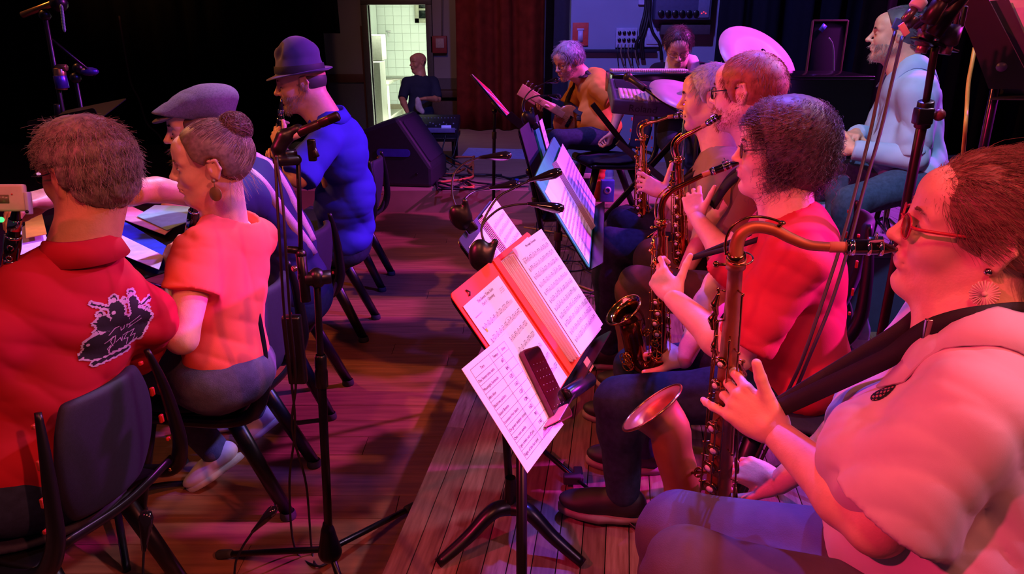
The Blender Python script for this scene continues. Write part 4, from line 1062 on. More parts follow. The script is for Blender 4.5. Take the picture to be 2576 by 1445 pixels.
# ------------------------------------------------------------------ people: the clarinet row and the players behind
def polo_man():
    ho = Q(212, 432, 1.80); hR = HR(-.93, .38, pitch=-4, roll=2); s = 1.06
    L = lambda x, y, z: ho + hR @ (A(x, y, z) * s)
    neck = Q(205, 640, 1.82); SR = Q(372, 800, 1.97); SL = Q(-15, 850, 1.70); pel = Q(95, 1190, 1.86)
    elR = SR + A(-.17, .16, -.20); wrR = elR + A(-.20, .05, .12); elL = SL + A(-.06, .06, -.27); wrL = elL + A(-.17, .14, .12)
    red = cloth('red_pique', 'a8182a', weave=True, bscale=1900)
    F = torso_axes(pel, neck, SL, SR)[:, 0]
    kl = pel + A(-.42, .12, 0); kr = pel + A(-.36, .28, 0)
    p, tg, F = figure('grey haired man in a red polo shirt with a band print on the back', A(-1.05, 1.75, 0), ho, hR, s, neck, SL, SR, pel, elL, wrL, elR, wrR, SK3,
        dict(head=dict(nose=1.0, jaw=1.05, ear=1.1), res=.0036, arm=1.05, neck_r=.066, hands=[sax_hand(wrR, wrR + A(-.08, .0, .03), A(0, .4, .9)), sax_hand(wrL, wrL + A(-.07, .04, .03), A(0, 0, 1))],
             tee=dict(mat=red, name='polo_shirt', res=.0062, slv=.72, slr=.070, sle=.078, w=1.17, seed=21, fold=.008, belly=1.0, hem=.13, depth=1.1, sh_r=.062),
             legs=(pel + A(-.02, -.09, 0), kl, A(kl[0] + .05, kl[1], .12), pel + A(.0, .09, 0), kr, A(kr[0] + .05, kr[1], .12), denim), shoe_mat=mat('white_sneaker', 'dcd6da', rough=.55, var=.04), sole_mat=mat('white_rubber', 'e4e4e8', rough=.5)))
    Lf = nrm(np.cross(A(0, 0, 1), F))
    collar(p, neck + A(0, 0, .005), F, Lf, red, geo=None, r=.074, h=.045, wid=.030)
    m = mat('salt_pepper_hair', '7c7068', rough=.5, var=.45, scale=70, spec=.4)
    m2 = mat('pale_grey_hair', '9a8c80', rough=.45, var=.3, scale=60, spec=.4)
    mask = lambda q: not_ear(q) & ((q[:, 2] > .040 + .9 * (q[:, 0] - .04)) | (q[:, 0] < -.02)) & (q[:, 2] > -.080)
    hair_cap(p, ho, hR, s, m, inflate=.013, clip=[((.052, 0, .055), (.9, 0, -.42)), ((-.03, 0, -.085), (.35, 0, -1)), ((-.005, 0, .02), (1, 0, -.8))], extra=[E(L(-.05, 0, -.03), A(.065, .070, .07), hR, k=.03)], fold_amp=.010, cf=60)
    comb = comb_crown(-.02, 0, .14, back=.15)
    obj('hair_strands', hair_strands(ho, hR, s, 7000, lambda q: .050 - .030 * ((np.abs(q[:, 1]) > .045) & (q[:, 0] > -.05) & (q[:, 2] < .075)), mask, comb, lift=.26, jitter=.55, seed=11, rad=.0007, inflate=.015, steps=8, wild=.25, curl=.0035, curl_f=.9), m, p)['kind'] = 'stuff'
    obj('hair_tips', hair_strands(ho, hR, s, 2200, lambda q: .054 - .034 * ((np.abs(q[:, 1]) > .045) & (q[:, 0] > -.05) & (q[:, 2] < .075)), mask, comb, lift=.36, jitter=.65, seed=12, rad=.00065, inflate=.018, steps=8, wild=.4, curl=.004, curl_f=1.0), m2, p)['kind'] = 'stuff'
    brows(p, ho, hR, s, m); glasses(p, ho, hR, s, '1a1214', rim=.0011, lw=.021, lh=.015)
    # band print on the back
    b = bvh_of(tg); N = nrm(-F + A(.10, 0, .12)); up = nrm(neck - pel); X = nrm(np.cross(up, N))
    c = Q(332, 832, 1.78); ang = math.radians(-20); Yd = nrm(up * math.cos(ang) + X * math.sin(ang)); Xd = nrm(np.cross(Yd, N))
    fig = [(.50, .86, .045), (.73, .86, .042), (.62, .80, .03), (.30, .72, .035), (.46, .70, .035), (.80, .66, .035), (.90, .58, .03), (.22, .50, .03), (.12, .36, .03)]
    bodies = [(.50, .70, .10, .14), (.73, .68, .07, .15), (.32, .58, .09, .12), (.50, .50, .15, .14), (.75, .50, .13, .14), (.45, .30, .36, .17), (.62, .40, .28, .14), (.22, .34, .16, .12), (.25, .20, .20, .10), (.86, .46, .08, .1)]
    arms_ = [((.24, .88), (.42, .76), .018), ((.80, .66), (1.0, .70), .018), ((.22, .62), (.42, .48), .02), ((.02, .20), (.12, .30), .03), ((.15, .06), (.60, .08), .03), ((.75, .2), (.92, .45), .03)]
    def inside(u, v, g):
        rr = .007 * math.sin(u * 70 + 4 * math.sin(v * 50)) + g
        for x, y, r in fig:
            if (u - x) ** 2 + (v - y) ** 2 < (r + rr) ** 2: return True
        for x, y, a, b_ in bodies:
            if ((u - x) / (a + rr)) ** 2 + ((v - y) / (b_ + rr)) ** 2 < 1: return True
        for (x0, y0), (x1, y1), w in arms_:
            t = max(0, min(1, ((u - x0) * (x1 - x0) + (v - y0) * (y1 - y0)) / ((x1 - x0) ** 2 + (y1 - y0) ** 2)))
            if (u - x0 - t * (x1 - x0)) ** 2 + (v - y0 - t * (y1 - y0)) ** 2 < (w + rr) ** 2: return True
        return False
    segs = []
    def pl(*pts):
        for q0, q1 in zip(pts[:-1], pts[1:]): segs.append((q0, q1))
    # scrawled script in the middle: "Jazz" with a flourish, clef and sticks
    pl((.36, .40), (.44, .46), (.50, .47)); pl((.52, .45), (.52, .40), (.56, .42), (.57, .46)); pl((.60, .42), (.60, .46), (.64, .45), (.64, .41))
    pl((.40, .22), (.37, .30), (.41, .36), (.36, .33)); pl((.30, .30), (.44, .36), (.42, .26), (.36, .20)); pl((.44, .26), (.50, .30), (.52, .24), (.53, .30))
    pl((.54, .32), (.61, .34), (.55, .25), (.61, .25), (.58, .17)); pl((.62, .33), (.70, .35), (.64, .26), (.71, .27), (.67, .18)); pl((.60, .44), (.78, .52)); pl((.62, .40), (.80, .47))
    pl((.34, .14), (.37, .24), (.33, .20), (.36, .12))
    def img(u, v):
        if not inside(u, v, .022): return -1
        if not inside(u, v, -.006): return 1
        for (x0, y0), (x1, y1) in segs:
            t = max(0, min(1, ((u - x0) * (x1 - x0) + (v - y0) * (y1 - y0)) / ((x1 - x0) ** 2 + (y1 - y0) ** 2 + 1e-9)))
            if (u - x0 - t * (x1 - x0)) ** 2 + (v - y0 - t * (y1 - y0)) ** 2 < .0050 ** 2: return 1
        for x, y, r in fig:
            if (u - x + .006) ** 2 + (v - y + r * .35) ** 2 < (r * .72) ** 2 : return 1
        return 0
    o = obj('back_print', decal(b, c, Xd, Yd, .205, .185, img, .00095, .0018), [mat('print_black', '1a1420', rough=.8), mat('print_lilac', 'c0a8c8', rough=.8)], p, label='black and lilac print of a band of musicians')
    # sleeve edge text stays off frame
polo_man()

def orange_woman():
    ho = Q(528, 408, 2.16); hR = HR(-.93, -.30, pitch=-5, roll=4); s = .98
    L = lambda x, y, z: ho + hR @ (A(x, y, z) * s)
    neck = Q(578, 565, 2.27); SL = Q(500, 632, 2.12); SR = Q(645, 600, 2.44); pel = Q(572, 920, 2.34)
    elL = Q(458, 852, 2.08); wrL = Q(438, 690, 2.26); elR = SR + A(-.16, .10, -.20); wrR = Q(455, 640, 2.50)
    coral = cloth('coral_tee', 'ee6650')
    F = torso_axes(pel, neck, SL, SR)[:, 0]
    kl = A(-1.30, 2.30, .54); kr = A(-1.27, 2.52, .54)
    al = A(-1.10, 2.36, .155); ar = A(-1.00, 2.58, .20)
    p, tg, F = figure('woman with a blond bun and a coral t-shirt holding a clarinet', A(-.95, 2.3, 0), ho, hR, s, neck, SL, SR, pel, elL, wrL, elR, wrR, SK1,
        dict(head=dict(nose=.88, jaw=.94, cheek=1.0, chin=.95, ear=.95), res=.0034, arm=1.14, neck_r=.050, shoes=False,
             hands=[sax_hand(wrL, Q(425, 625, 2.28), A(-.6, -.7, .2), ts=-1), sax_hand(wrR, Q(470, 590, 2.42), A(-.2, .4, .8), ts=1)],
             tee=dict(mat=coral, res=.0058, slv=.44, slr=.062, sle=.070, w=.98, seed=31, fold=.010, hem=.060, bust=.85, hip=.98, depth=.92, sh_r=.050, neck_clip=.022),
             legs=(pel + A(-.03, -.08, -.02), kl, al, pel + A(-.0, .09, -.02), kr, ar, mat('worn_denim', '4a4c5c', rough=.85, var=.2, scale=50, bump=.35, bscale=300)), leg_s=.98))
    # back pocket seams
    bj = bvh_of((np.array([v.co[:] for v in p.children[-1].data.vertices]) + ORG[p.children[-1].name], [list(f.vertices) for f in p.children[-1].data.polygons])) if p.children[-1].name.startswith('jeans') else None
    if bj:
        for pts in ([(530, 925), (535, 955), (555, 975), (585, 985), (592, 960), (594, 925)], [(500, 905), (560, 902), (640, 888)], [(400, 930), (450, 925), (520, 920)]):
            dp = drape(bj, [Q(u, v, 2.2) for u, v in spline([A(u, v, 0) for u, v in pts], 5)[:, :2]], Q(560, 930, 1) - A(0, 0, CAM_H), .001)
            obj('seam', tube(dp, .0016, 5), mat('seam_thread', '8a7050', rough=.8), p)
    # white sneakers, near one on tiptoe
    for an, d, up in ((al, A(-.16, -.03, -.10), A(-.5, 0, 1)), (ar, A(-.15, .02, -.12), A(-.7, 0, 1))):
        sm = mat('white_sneaker', 'dcd6da', rough=.55, var=.04)
        o = obj('sneaker', shoe_geo(an, d, s=.92, res=.0055, up=up), sm, p); obj('sole', sole_geo(an, d, s=.92, up=up), mat('white_rubber', 'e4e4e8', rough=.5), o)
        Rm = frame(nrm(d), nrm(up - nrm(d) * up.dot(nrm(d)))); Ls = lambda x, y, z: an + Rm @ (A(x, y, z) * .92)
        obj('lace', join(*[tube([Ls(.05 + i * .016, -.022, -.012 - i * .005), Ls(.055 + i * .016, 0, -.004 - i * .006), Ls(.05 + i * .016, .022, -.012 - i * .005)], .0022, 5) for i in range(5)]), mat('grey_lace', '8a8890'), o)
    # hair swept back into a bun
    m = mat('ash_blond_hair', '86705a', rough=.45, var=.5, scale=90, spec=.5, col2='5e4c3c'); m2 = mat('blond_highlight', 'c4b090', rough=.4, var=.2, scale=40, spec=.5)
    hair_cap(p, ho, hR, s, m, inflate=.010, clip=[((.052, 0, .060), (.9, 0, -.35)), ((-.02, 0, -.045), (.5, 0, -1)), ((.0, 0, .0), (.75, 0, -1))], fold_amp=.003)
    bun = L(-.088, 0, .088)
    mask = lambda q: ((q[:, 2] > .052 + .75 * (q[:, 0] - .05)) | (q[:, 0] < -.03)) & (q[:, 2] > -.055)
    bl = A(-.095, 0, .085)
    comb = lambda q, nn: (bl - q) / (np.linalg.norm(bl - q, axis=1)[:, None] + .01)
    ln = lambda q: np.linalg.norm(q - bl, axis=1) * .85
    for mm, N, sd in ((m, 4800, 1), (m2, 2000, 2)):
        obj('hair_strands', hair_strands(ho, hR, s, N, ln, mask, comb, lift=.12, jitter=.10, seed=sd, rad=.0009, inflate=.012, steps=8), mm, p)['kind'] = 'stuff'
    bo = obj('hair_bun', sdf([E(bun, A(.042, .046, .040), hR, k=.01)], .004, fold=lambda X: folds(X, .006, 90, 4)), m, p)
    rs = np.random.RandomState(8); n = 1000; D = rs.randn(n, 3); D /= np.linalg.norm(D, axis=1)[:, None]; U = np.cross(D, rs.randn(n, 3)); U /= np.linalg.norm(U, axis=1)[:, None]
    a = np.linspace(0, 1.9, 8)[None, :, None]; Pn = bun + (D[:, None] * np.cos(a) + U[:, None] * np.sin(a)) * (.041 + .012 * rs.rand(n, 1, 1) ** 2)
    obj('bun_strands', strands_geo(Pn, .0007), mat('brown_bun_hair', '6e4a38', rough=.5, var=.3, scale=50), bo)['kind'] = 'stuff'
    obj('stray_hairs', hair_strands(ho, hR, s, 120, .07, lambda q: (q[:, 0] < -.04) & (q[:, 2] < -.02), lambda q, nn: np.stack([-.3 + 0 * q[:, 0], 0 * q[:, 0], -1 + 0 * q[:, 0]], 1), lift=.4, jitter=.5, seed=5, rad=.0006), m2, p)['kind'] = 'stuff'
    brows(p, ho, hR, s, m, 1.1, lash=False); eye_open(p, ho, hR, s)
    obj('lips', sdf([C(L(.0985, -.014, -.0605), L(.0985, .014, -.0605), .0050, k=.004), C(L(.0965, -.013, -.071), L(.0965, .013, -.071), .0060, k=.004)], .002), MATS['lip'], p)
    # disc earring
    e0 = L(-.006, .084, -.036); nE = nrm(A(-.3, -.95, .1))
    obj('earring', join(cyl(e0 + A(0, 0, -.038) - nE * .001, e0 + A(0, 0, -.038) + nE * .001, .021, 24), tube([e0, e0 + A(0, 0, -.018)], .0012, 5), ball(e0 + nE * .002, .006, 8)), mat('olive_earring', '8a7a4a', rough=.4, metal=.4), p)
orange_woman()

def cap_man():
    ho = Q(500, 322, 2.74); hR = HR(-.92, -.36, pitch=-6, roll=-2); s = 1.04
    L = lambda x, y, z: ho + hR @ (A(x, y, z) * s)
    neck = Q(600, 432, 2.76); SL = Q(620, 505, 2.58); SR = Q(660, 440, 2.95); pel = Q(748, 735, 2.97)
    elL = Q(395, 478, 2.26); wrL = Q(128, 492, 2.0); elR = SR + A(-.20, .05, -.18); wrR = elR + A(-.2, -.05, .05)
    navy = cloth('navy_shirt', '2a2c58')
    kl = A(pel[0] - .42, pel[1] - .05, .52); kr = A(pel[0] - .42, pel[1] + .22, .52)
    p, tg, F = figure('bearded man in a flat cap and navy shirt with pale braces', A(-.9, 2.8, 0), ho, hR, s, neck, SL, SR, pel, elL, wrL, elR, wrR, SK2,
        dict(head=dict(nose=1.1, jaw=1.0), arm=1.0, neck_r=.058, hands=[hand_prims(wrL, nrm(Q(65, 505, 1.93) - wrL), A(.1, -.3, .95), ts=1, curl=((25, 30, 20), (30, 35, 20), (35, 35, 20), (40, 35, 20)), thumb=A(-.7, -.3, -.5))],
             tee=dict(mat=navy, name='shirt', res=.0075, slv=.5, slr=.066, sle=.064, w=1.08, seed=41, fold=.010, depth=1.02, bend=.05),
             legs=(pel + A(-.03, -.09, -.02), kl, A(kl[0] + .08, kl[1], .12), pel + A(0, .09, -.02), kr, A(kr[0] + .08, kr[1], .12), denim)))
    m = mat('brown_beard', '5a3a28', rough=.6, var=.3)
    obj('beard', beard_geo(ho, hR, s, 2200, .030, seed=3, rad=.0009), m, p)['kind'] = 'stuff'
    brows(p, ho, hR, s, m, 1.3)
    obj('hair', sdf([E(L(-.02, 0, .01), A(.098, .086, .085) * s, hR, k=.02), E(L(-.07, 0, -.02), A(.045, .066, .05) * s, hR, k=.03)], .006, clip=[(L(.045, 0, 0), hR @ A(1, 0, 0)), (L(0, 0, -.045), hR @ A(.4, 0, -1))], fold=lambda X: folds(X, .006, 70, 2)), m, p)
    obj('fringe', hair_strands(ho, hR, s, 500, .035, lambda q: (q[:, 0] > .055) & (q[:, 2] > .055) & (q[:, 2] < .10), lambda q, nn: np.stack([1 + 0 * q[:, 0], 0 * q[:, 0], .3 + 0 * q[:, 0]], 1), lift=.8, jitter=.9, seed=9, rad=.0011, curl=.003), m, p)['kind'] = 'stuff'
    # flat cap
    tweed = mat('grey_tweed', '5a5058', rough=.9, var=.25, scale=160, bump=.5, bscale=500)
    cp = [E(L(-.028, 0, .078), A(.132, .102, .064) * s, hR @ frame(A(1, 0, -.16), A(.16, 0, 1)), k=.03), E(L(.074, 0, .064), A(.066, .080, .024) * s, hR, k=.03), E(L(-.07, 0, .05), A(.062, .080, .055) * s, hR, k=.03)]
    cap = obj('flat_cap', sdf(cp, .0045, clip=[(L(0, 0, .032), hR @ A(-.30, 0, -1)) if False else (L(0, 0, .034), hR @ A(.28, 0, -1))], fold=lambda X: folds(X, .004, 40, 8)), tweed, p)
    obj('brim', sdf([E(L(.092, 0, .052), A(.054, .074, .011) * s, hR @ frame(A(1, 0, -.22), A(.22, 0, 1)), k=.01)], .004), tweed, cap)
    # braces crossing on the back
    b = bvh_of(tg); bm_ = mat('checked_brace', 'c0a8b0', rough=.8, var=.25, scale=400)
    view = nrm(A(-.45, .85, -.30))
    for (a0, a1) in (((632, 352), (792, 606)), ((560, 395), (800, 640))):
        pts = [Q(a0[0] + (a1[0] - a0[0]) * t, a0[1] + (a1[1] - a0[1]) * t, 2.8) for t in np.linspace(0, 1, 22)]
        dp = drape(b, pts, view, .005)
        for _ in range(3): dp[1:-1] = (dp[:-2] + dp[2:] + 2 * dp[1:-1]) / 4
        obj('brace', ribbon(dp, np.cross(pts[-1] - pts[0], view), .034, .0016), bm_, p)
cap_man()

def fedora_man():
    ho = Q(756, 206, 3.38); hR = HR(-.965, -.26, pitch=-10); s = 1.03
    L = lambda x, y, z: ho + hR @ (A(x, y, z) * s)
    neck = Q(822, 300, 3.42); SL = Q(815, 360, 3.30); SR = Q(842, 325, 3.62); pel = Q(868, 595, 3.86)
    elL = Q(752, 450, 3.20); wrL = Q(705, 372, 3.33); elR = SR + A(-.2, .02, -.2); wrR = Q(715, 405, 3.5)
    blue = cloth('royal_blue_polo', '3038b0')
    kl = A(pel[0] - .42, pel[1] - .05, .52); kr = A(pel[0] - .42, pel[1] + .22, .52)
    p, tg, F = figure('man in a fedora hat and royal blue polo playing the clarinet in the second row', A(-.9, 3.7, 0), ho, hR, s, neck, SL, SR, pel, elL, wrL, elR, wrR, SK2,
        dict(head=dict(nose=1.1, jaw=1.05), arm=1.02, neck_r=.062, hands=[hand_prims(wrL, nrm(Q(692, 328, 3.36) - wrL), A(-.5, -.8, .2), ts=-1, curl=((25, 40, 25),) * 4, thumb=A(.2, .1, .9)), hand_prims(wrR, nrm(Q(700, 385, 3.45) - wrR), A(-.2, .3, .9), ts=1, curl=((40, 40, 25),) * 4)],
             tee=dict(mat=blue, name='polo_shirt', res=.009, slv=1.0, slr=.072, sle=.076, w=1.10, seed=51, fold=.010, depth=1.08, bend=.07, belly=1.05),
             collar=dict(r=.068, wid=.034, h=.038),
             legs=(pel + A(-.03, -.09, -.02), kl, A(kl[0] + .08, kl[1], .12), pel + A(0, .09, -.02), kr, A(kr[0] + .08, kr[1], .12), denim)))
    m = mat('grey_beard', '9a8a84')
    obj('beard', beard_geo(ho, hR, s, 1400, .014, seed=5), m, p)['kind'] = 'stuff'
    obj('hair', sdf([E(L(-.03, 0, .0), A(.086, .082, .07) * s, hR, k=.02)], .006, clip=[(L(.0, 0, 0), hR @ A(1, 0, -.5)), (L(0, 0, -.05), hR @ A(.3, 0, -1))]), mat('dark_grey_hair', '3c3438', rough=.6), p)
    brows(p, ho, hR, s, MATS['dark_brow'])
    felt = mat('indigo_felt', '3a3460', rough=.9, var=.1, scale=20, sheen=.3)
    U = nrm(hR @ A(-.10, 0, 1)); X = nrm(hR[:, 0] - U * U.dot(hR[:, 0])); c = L(-.009, 0, .032)
    Rh = frame(X, U)
    crown = [C(c + U * .02, c + U * .075, .112, .094, k=.03, cut=[(c + U * .005, -U)]), E(c + U * .092, A(.092, .074, .040), Rh, k=.03), E(c + U * .138 + X * .01, A(.07, .012, .03), Rh, k=.02, sub=True),
             E(c + U * .115 + X * .088 + Rh[:, 1] * .045, A(.03, .02, .04), Rh, k=.02, sub=True), E(c + U * .115 + X * .088 - Rh[:, 1] * .045, A(.03, .02, .04), Rh, k=.02, sub=True)]
    h = obj('fedora', sdf(crown, .005), felt, p)
    n = 40; V = []
    for i in range(n):
        a = i * 2 * math.pi / n; ca, sa = math.cos(a), math.sin(a); d = X * ca + Rh[:, 1] * sa
        lift = .016 * (sa * sa) + .020 * max(0, -ca) - .012 * max(0, ca)
        V += [c + d * .102 + U * .010, c + d * (.126) + U * (.004 + lift * .4), c + d * (.150 + .004 * ca) + U * (.0 + lift)]
    Fc = [[i * 3 + j, i * 3 + j + 1, ((i + 1) % n) * 3 + j + 1, ((i + 1) % n) * 3 + j] for i in range(n) for j in range(2)]
    ob = obj('brim', (np.array(V), Fc), felt, h); sd = ob.modifiers.new('t', 'SOLIDIFY'); sd.thickness = .004
    bd = lathe([(.1125, .012), (.1135, .014), (.1105, .042), (.1095, .044)], c, U, 40); obj('hat_band', bd, mat('dark_hat_band', '1c1a30', rough=.7), h)
fedora_man()

def door_man():
    ho = Q(1051, 156, 9.6); hR = HR(-.75, -.66, pitch=-4); s = 1.05
    neck = Q(1060, 198, 9.65); SR = Q(1024, 208, 9.6); SL = Q(1090, 206, 9.75); pel = Q(1056, 285, 9.7)
    elR = Q(1012, 250, 9.5); wrR = Q(1026, 285, 9.4); elL = Q(1102, 250, 9.7); wrL = Q(1070, 248, 9.4)
    sb = cloth('dark_blue_shirt', '2a3048')
    p, tg, F = figure('bald man in a dark blue shirt standing in front of the lit doorway', A(-1.2, 9.85, ZB), ho, hR, s, neck, SL, SR, pel, elL, wrL, elR, wrR, SK3,
        dict(head=dict(nose=1.0), res=.006, hands=[sax_hand(wrR, wrR + A(.02, -.02, -.08), A(-1, 0, 0)), sax_hand(wrL, wrL + A(-.08, -.04, 0), A(0, 0, 1))],
             tee=dict(mat=sb, name='shirt', res=.014, slv=.95, slr=.068, sle=.062, w=1.1, seed=61, fold=.010, hem=.18),
             legs=(pel + A(-.09, 0, -.05), A(pel[0] - .09, pel[1], ZB + .48), A(pel[0] - .10, pel[1], ZB + .10), pel + A(.09, 0, -.05), A(pel[0] + .09, pel[1], ZB + .48), A(pel[0] + .10, pel[1], ZB + .10), denim)))
    obj('hair', sdf([E(ho + hR @ A(-.03, 0, .0), A(.082, .082, .055), hR, k=.02)], .009, clip=[(ho, hR @ A(1, 0, 0))]), MATS['dark_grey_hair'], p)
    w = wrL + A(-.09, -.05, -.02)
    obj('cloth_in_hand', sdf([E(w + A(0, 0, -.05), A(.035, .03, .09), k=.02), C(w, w + A(.05, 0, -.14), .02, .03, k=.03)], .008, fold=lambda X: folds(X, .01, 50, 3)), mat('white_cloth', 'c8c0cc', rough=.8), p)
door_man()

def bassist():
    ho = Q(1428, 152, 5.55); hR = HR(-.80, -.58, pitch=-22, roll=0); s = 1.06
    L = lambda x, y, z: ho + hR @ (A(x, y, z) * s)
    neck = Q(1473, 196, 5.66); SL = Q(1508, 222, 5.48); SR = Q(1462, 212, 5.86); pel = Q(1513, 338, 5.72)
    elL = Q(1562, 262, 5.42); wrL = Q(1540, 335, 5.40); elR = SR + A(-.12, -.02, -.25); wrR = Q(1392, 268, 5.62)
    yl = cloth('mustard_tee', 'c88a3a')
    knL = Q(1402, 352, 5.45); knR = Q(1385, 348, 5.85)
    p, tg, F = figure('grey haired bass player in a mustard t-shirt, seated at the back', A(.62, 5.7, PLAT), ho, hR, s, neck, SL, SR, pel, elL, wrL, elR, wrR, SK2,
        dict(head=dict(nose=1.1), res=.005, hands=[sax_hand(wrL, wrL + A(-.02, 0, -.08), A(.8, -.5, 0)), sax_hand(wrR, wrR + A(-.07, -.03, .03), A(0, -.5, .8))],
             tee=dict(mat=yl, res=.011, slv=.62, slr=.078, sle=.086, w=1.12, seed=71, fold=.014, belly=1.2, bend=.06, depth=1.1),
             legs=(pel + A(-.02, -.09, -.02), knL, A(knL[0] + .05, knL[1], PLAT + .12), pel + A(0, .09, -.02), knR, A(knR[0] + .05, knR[1], PLAT + .12), denim)))
    m = mat('wavy_grey_hair', '8c8698', rough=.5, var=.3, scale=50)
    short_hair(p, ho, hR, s, m, N=1800, length=.055, front=.045, low=-.05, rad=.0016, inflate=.014, wild=.4, curl=.004)
    obj('beard', beard_geo(ho, hR, s, 900, .009, seed=8, rad=.0010), MATS['grey_beard'], p)['kind'] = 'stuff'
    glasses(p, ho, hR, s, '2a2026', rim=.0016, lens=False)
    b = bvh_of(tg); pts = [Q(1472 + (1400 - 1472) * t, 155 + (305 - 155) * t, 5.5) for t in np.linspace(0, 1, 14)]
    dp = drape(b, pts, nrm(A(.1, 1, -.1)), .008); obj('guitar_strap', ribbon(np.array([*dp]), A(.7, .1, .4), .05, .002), MATS['black_webbing'], p)
bassist()

def pianist():
    ho = Q(1706, 118, 4.98); hR = HR(-.12, -1, pitch=-30); s = 1.02
    L = lambda x, y, z: ho + hR @ (A(x, y, z) * s)
    neck = Q(1712, 158, 5.10); SL = Q(1768, 185, 5.12); SR = Q(1655, 185, 5.12); pel = Q(1712, 335, 5.45)
    blk = cloth('black_shirt', '1a1622')
    elL = SL + A(.06, -.10, -.22); elR = SR + A(-.06, -.10, -.22)
    kl = A(pel[0] + .1, pel[1] - .42, PLAT + .5); kr = A(pel[0] - .1, pel[1] - .42, PLAT + .5)
    p, tg, F = figure('man in a black shirt with a white scarf bending over the piano', A(1.15, 5.3, PLAT), ho, hR, s, neck, SL, SR, pel, elL, elL + A(-.05, -.22, .03), elR, elR + A(.05, -.22, .03), SK1,
        dict(head=dict(nose=1.0), res=.005, tee=dict(mat=blk, name='shirt', res=.012, slv=.98, slr=.066, sle=.06, w=1.05, seed=81, fold=.008),
             legs=(pel + A(.08, 0, -.02), kl, A(kl[0], kl[1], PLAT + .12), pel + A(-.08, 0, -.02), kr, A(kr[0], kr[1], PLAT + .12), denim), toe=A(0, -1, 0)))
    m = mat('dark_brown_hair', '4a3032', rough=.45, var=.3, scale=50)
    short_hair(p, ho, hR, s, m, N=1600, length=.045, front=.050, low=-.02, rad=.0014, inflate=.010, top_lift=.8)
    glasses(p, ho, hR, s, '502840', rim=.0015, lens=False)
    b = bvh_of(tg); wm = mat('white_scarf', 'd8cfe0', rough=.85, var=.05)
    for sx in (-1, 1):
        pts = [neck + A(sx * (.05 + .06 * t), .06 - .20 * min(1, t * 1.6), .06 - .34 * max(0, t - .15)) for t in np.linspace(0, 1, 14)]
        dp = [];
        for q in pts:
            h = b.find_nearest(Vector(q)); dp.append(np.array(h[0]) + np.array(h[1]) * .012)
        dp = np.array(dp)
        for _ in range(2): dp[1:-1] = (dp[:-2] + dp[2:] + 2 * dp[1:-1]) / 4
        obj('scarf', ribbon(dp, A(1, 0, -.25 * sx), .085, .006), wm, p)
pianist()
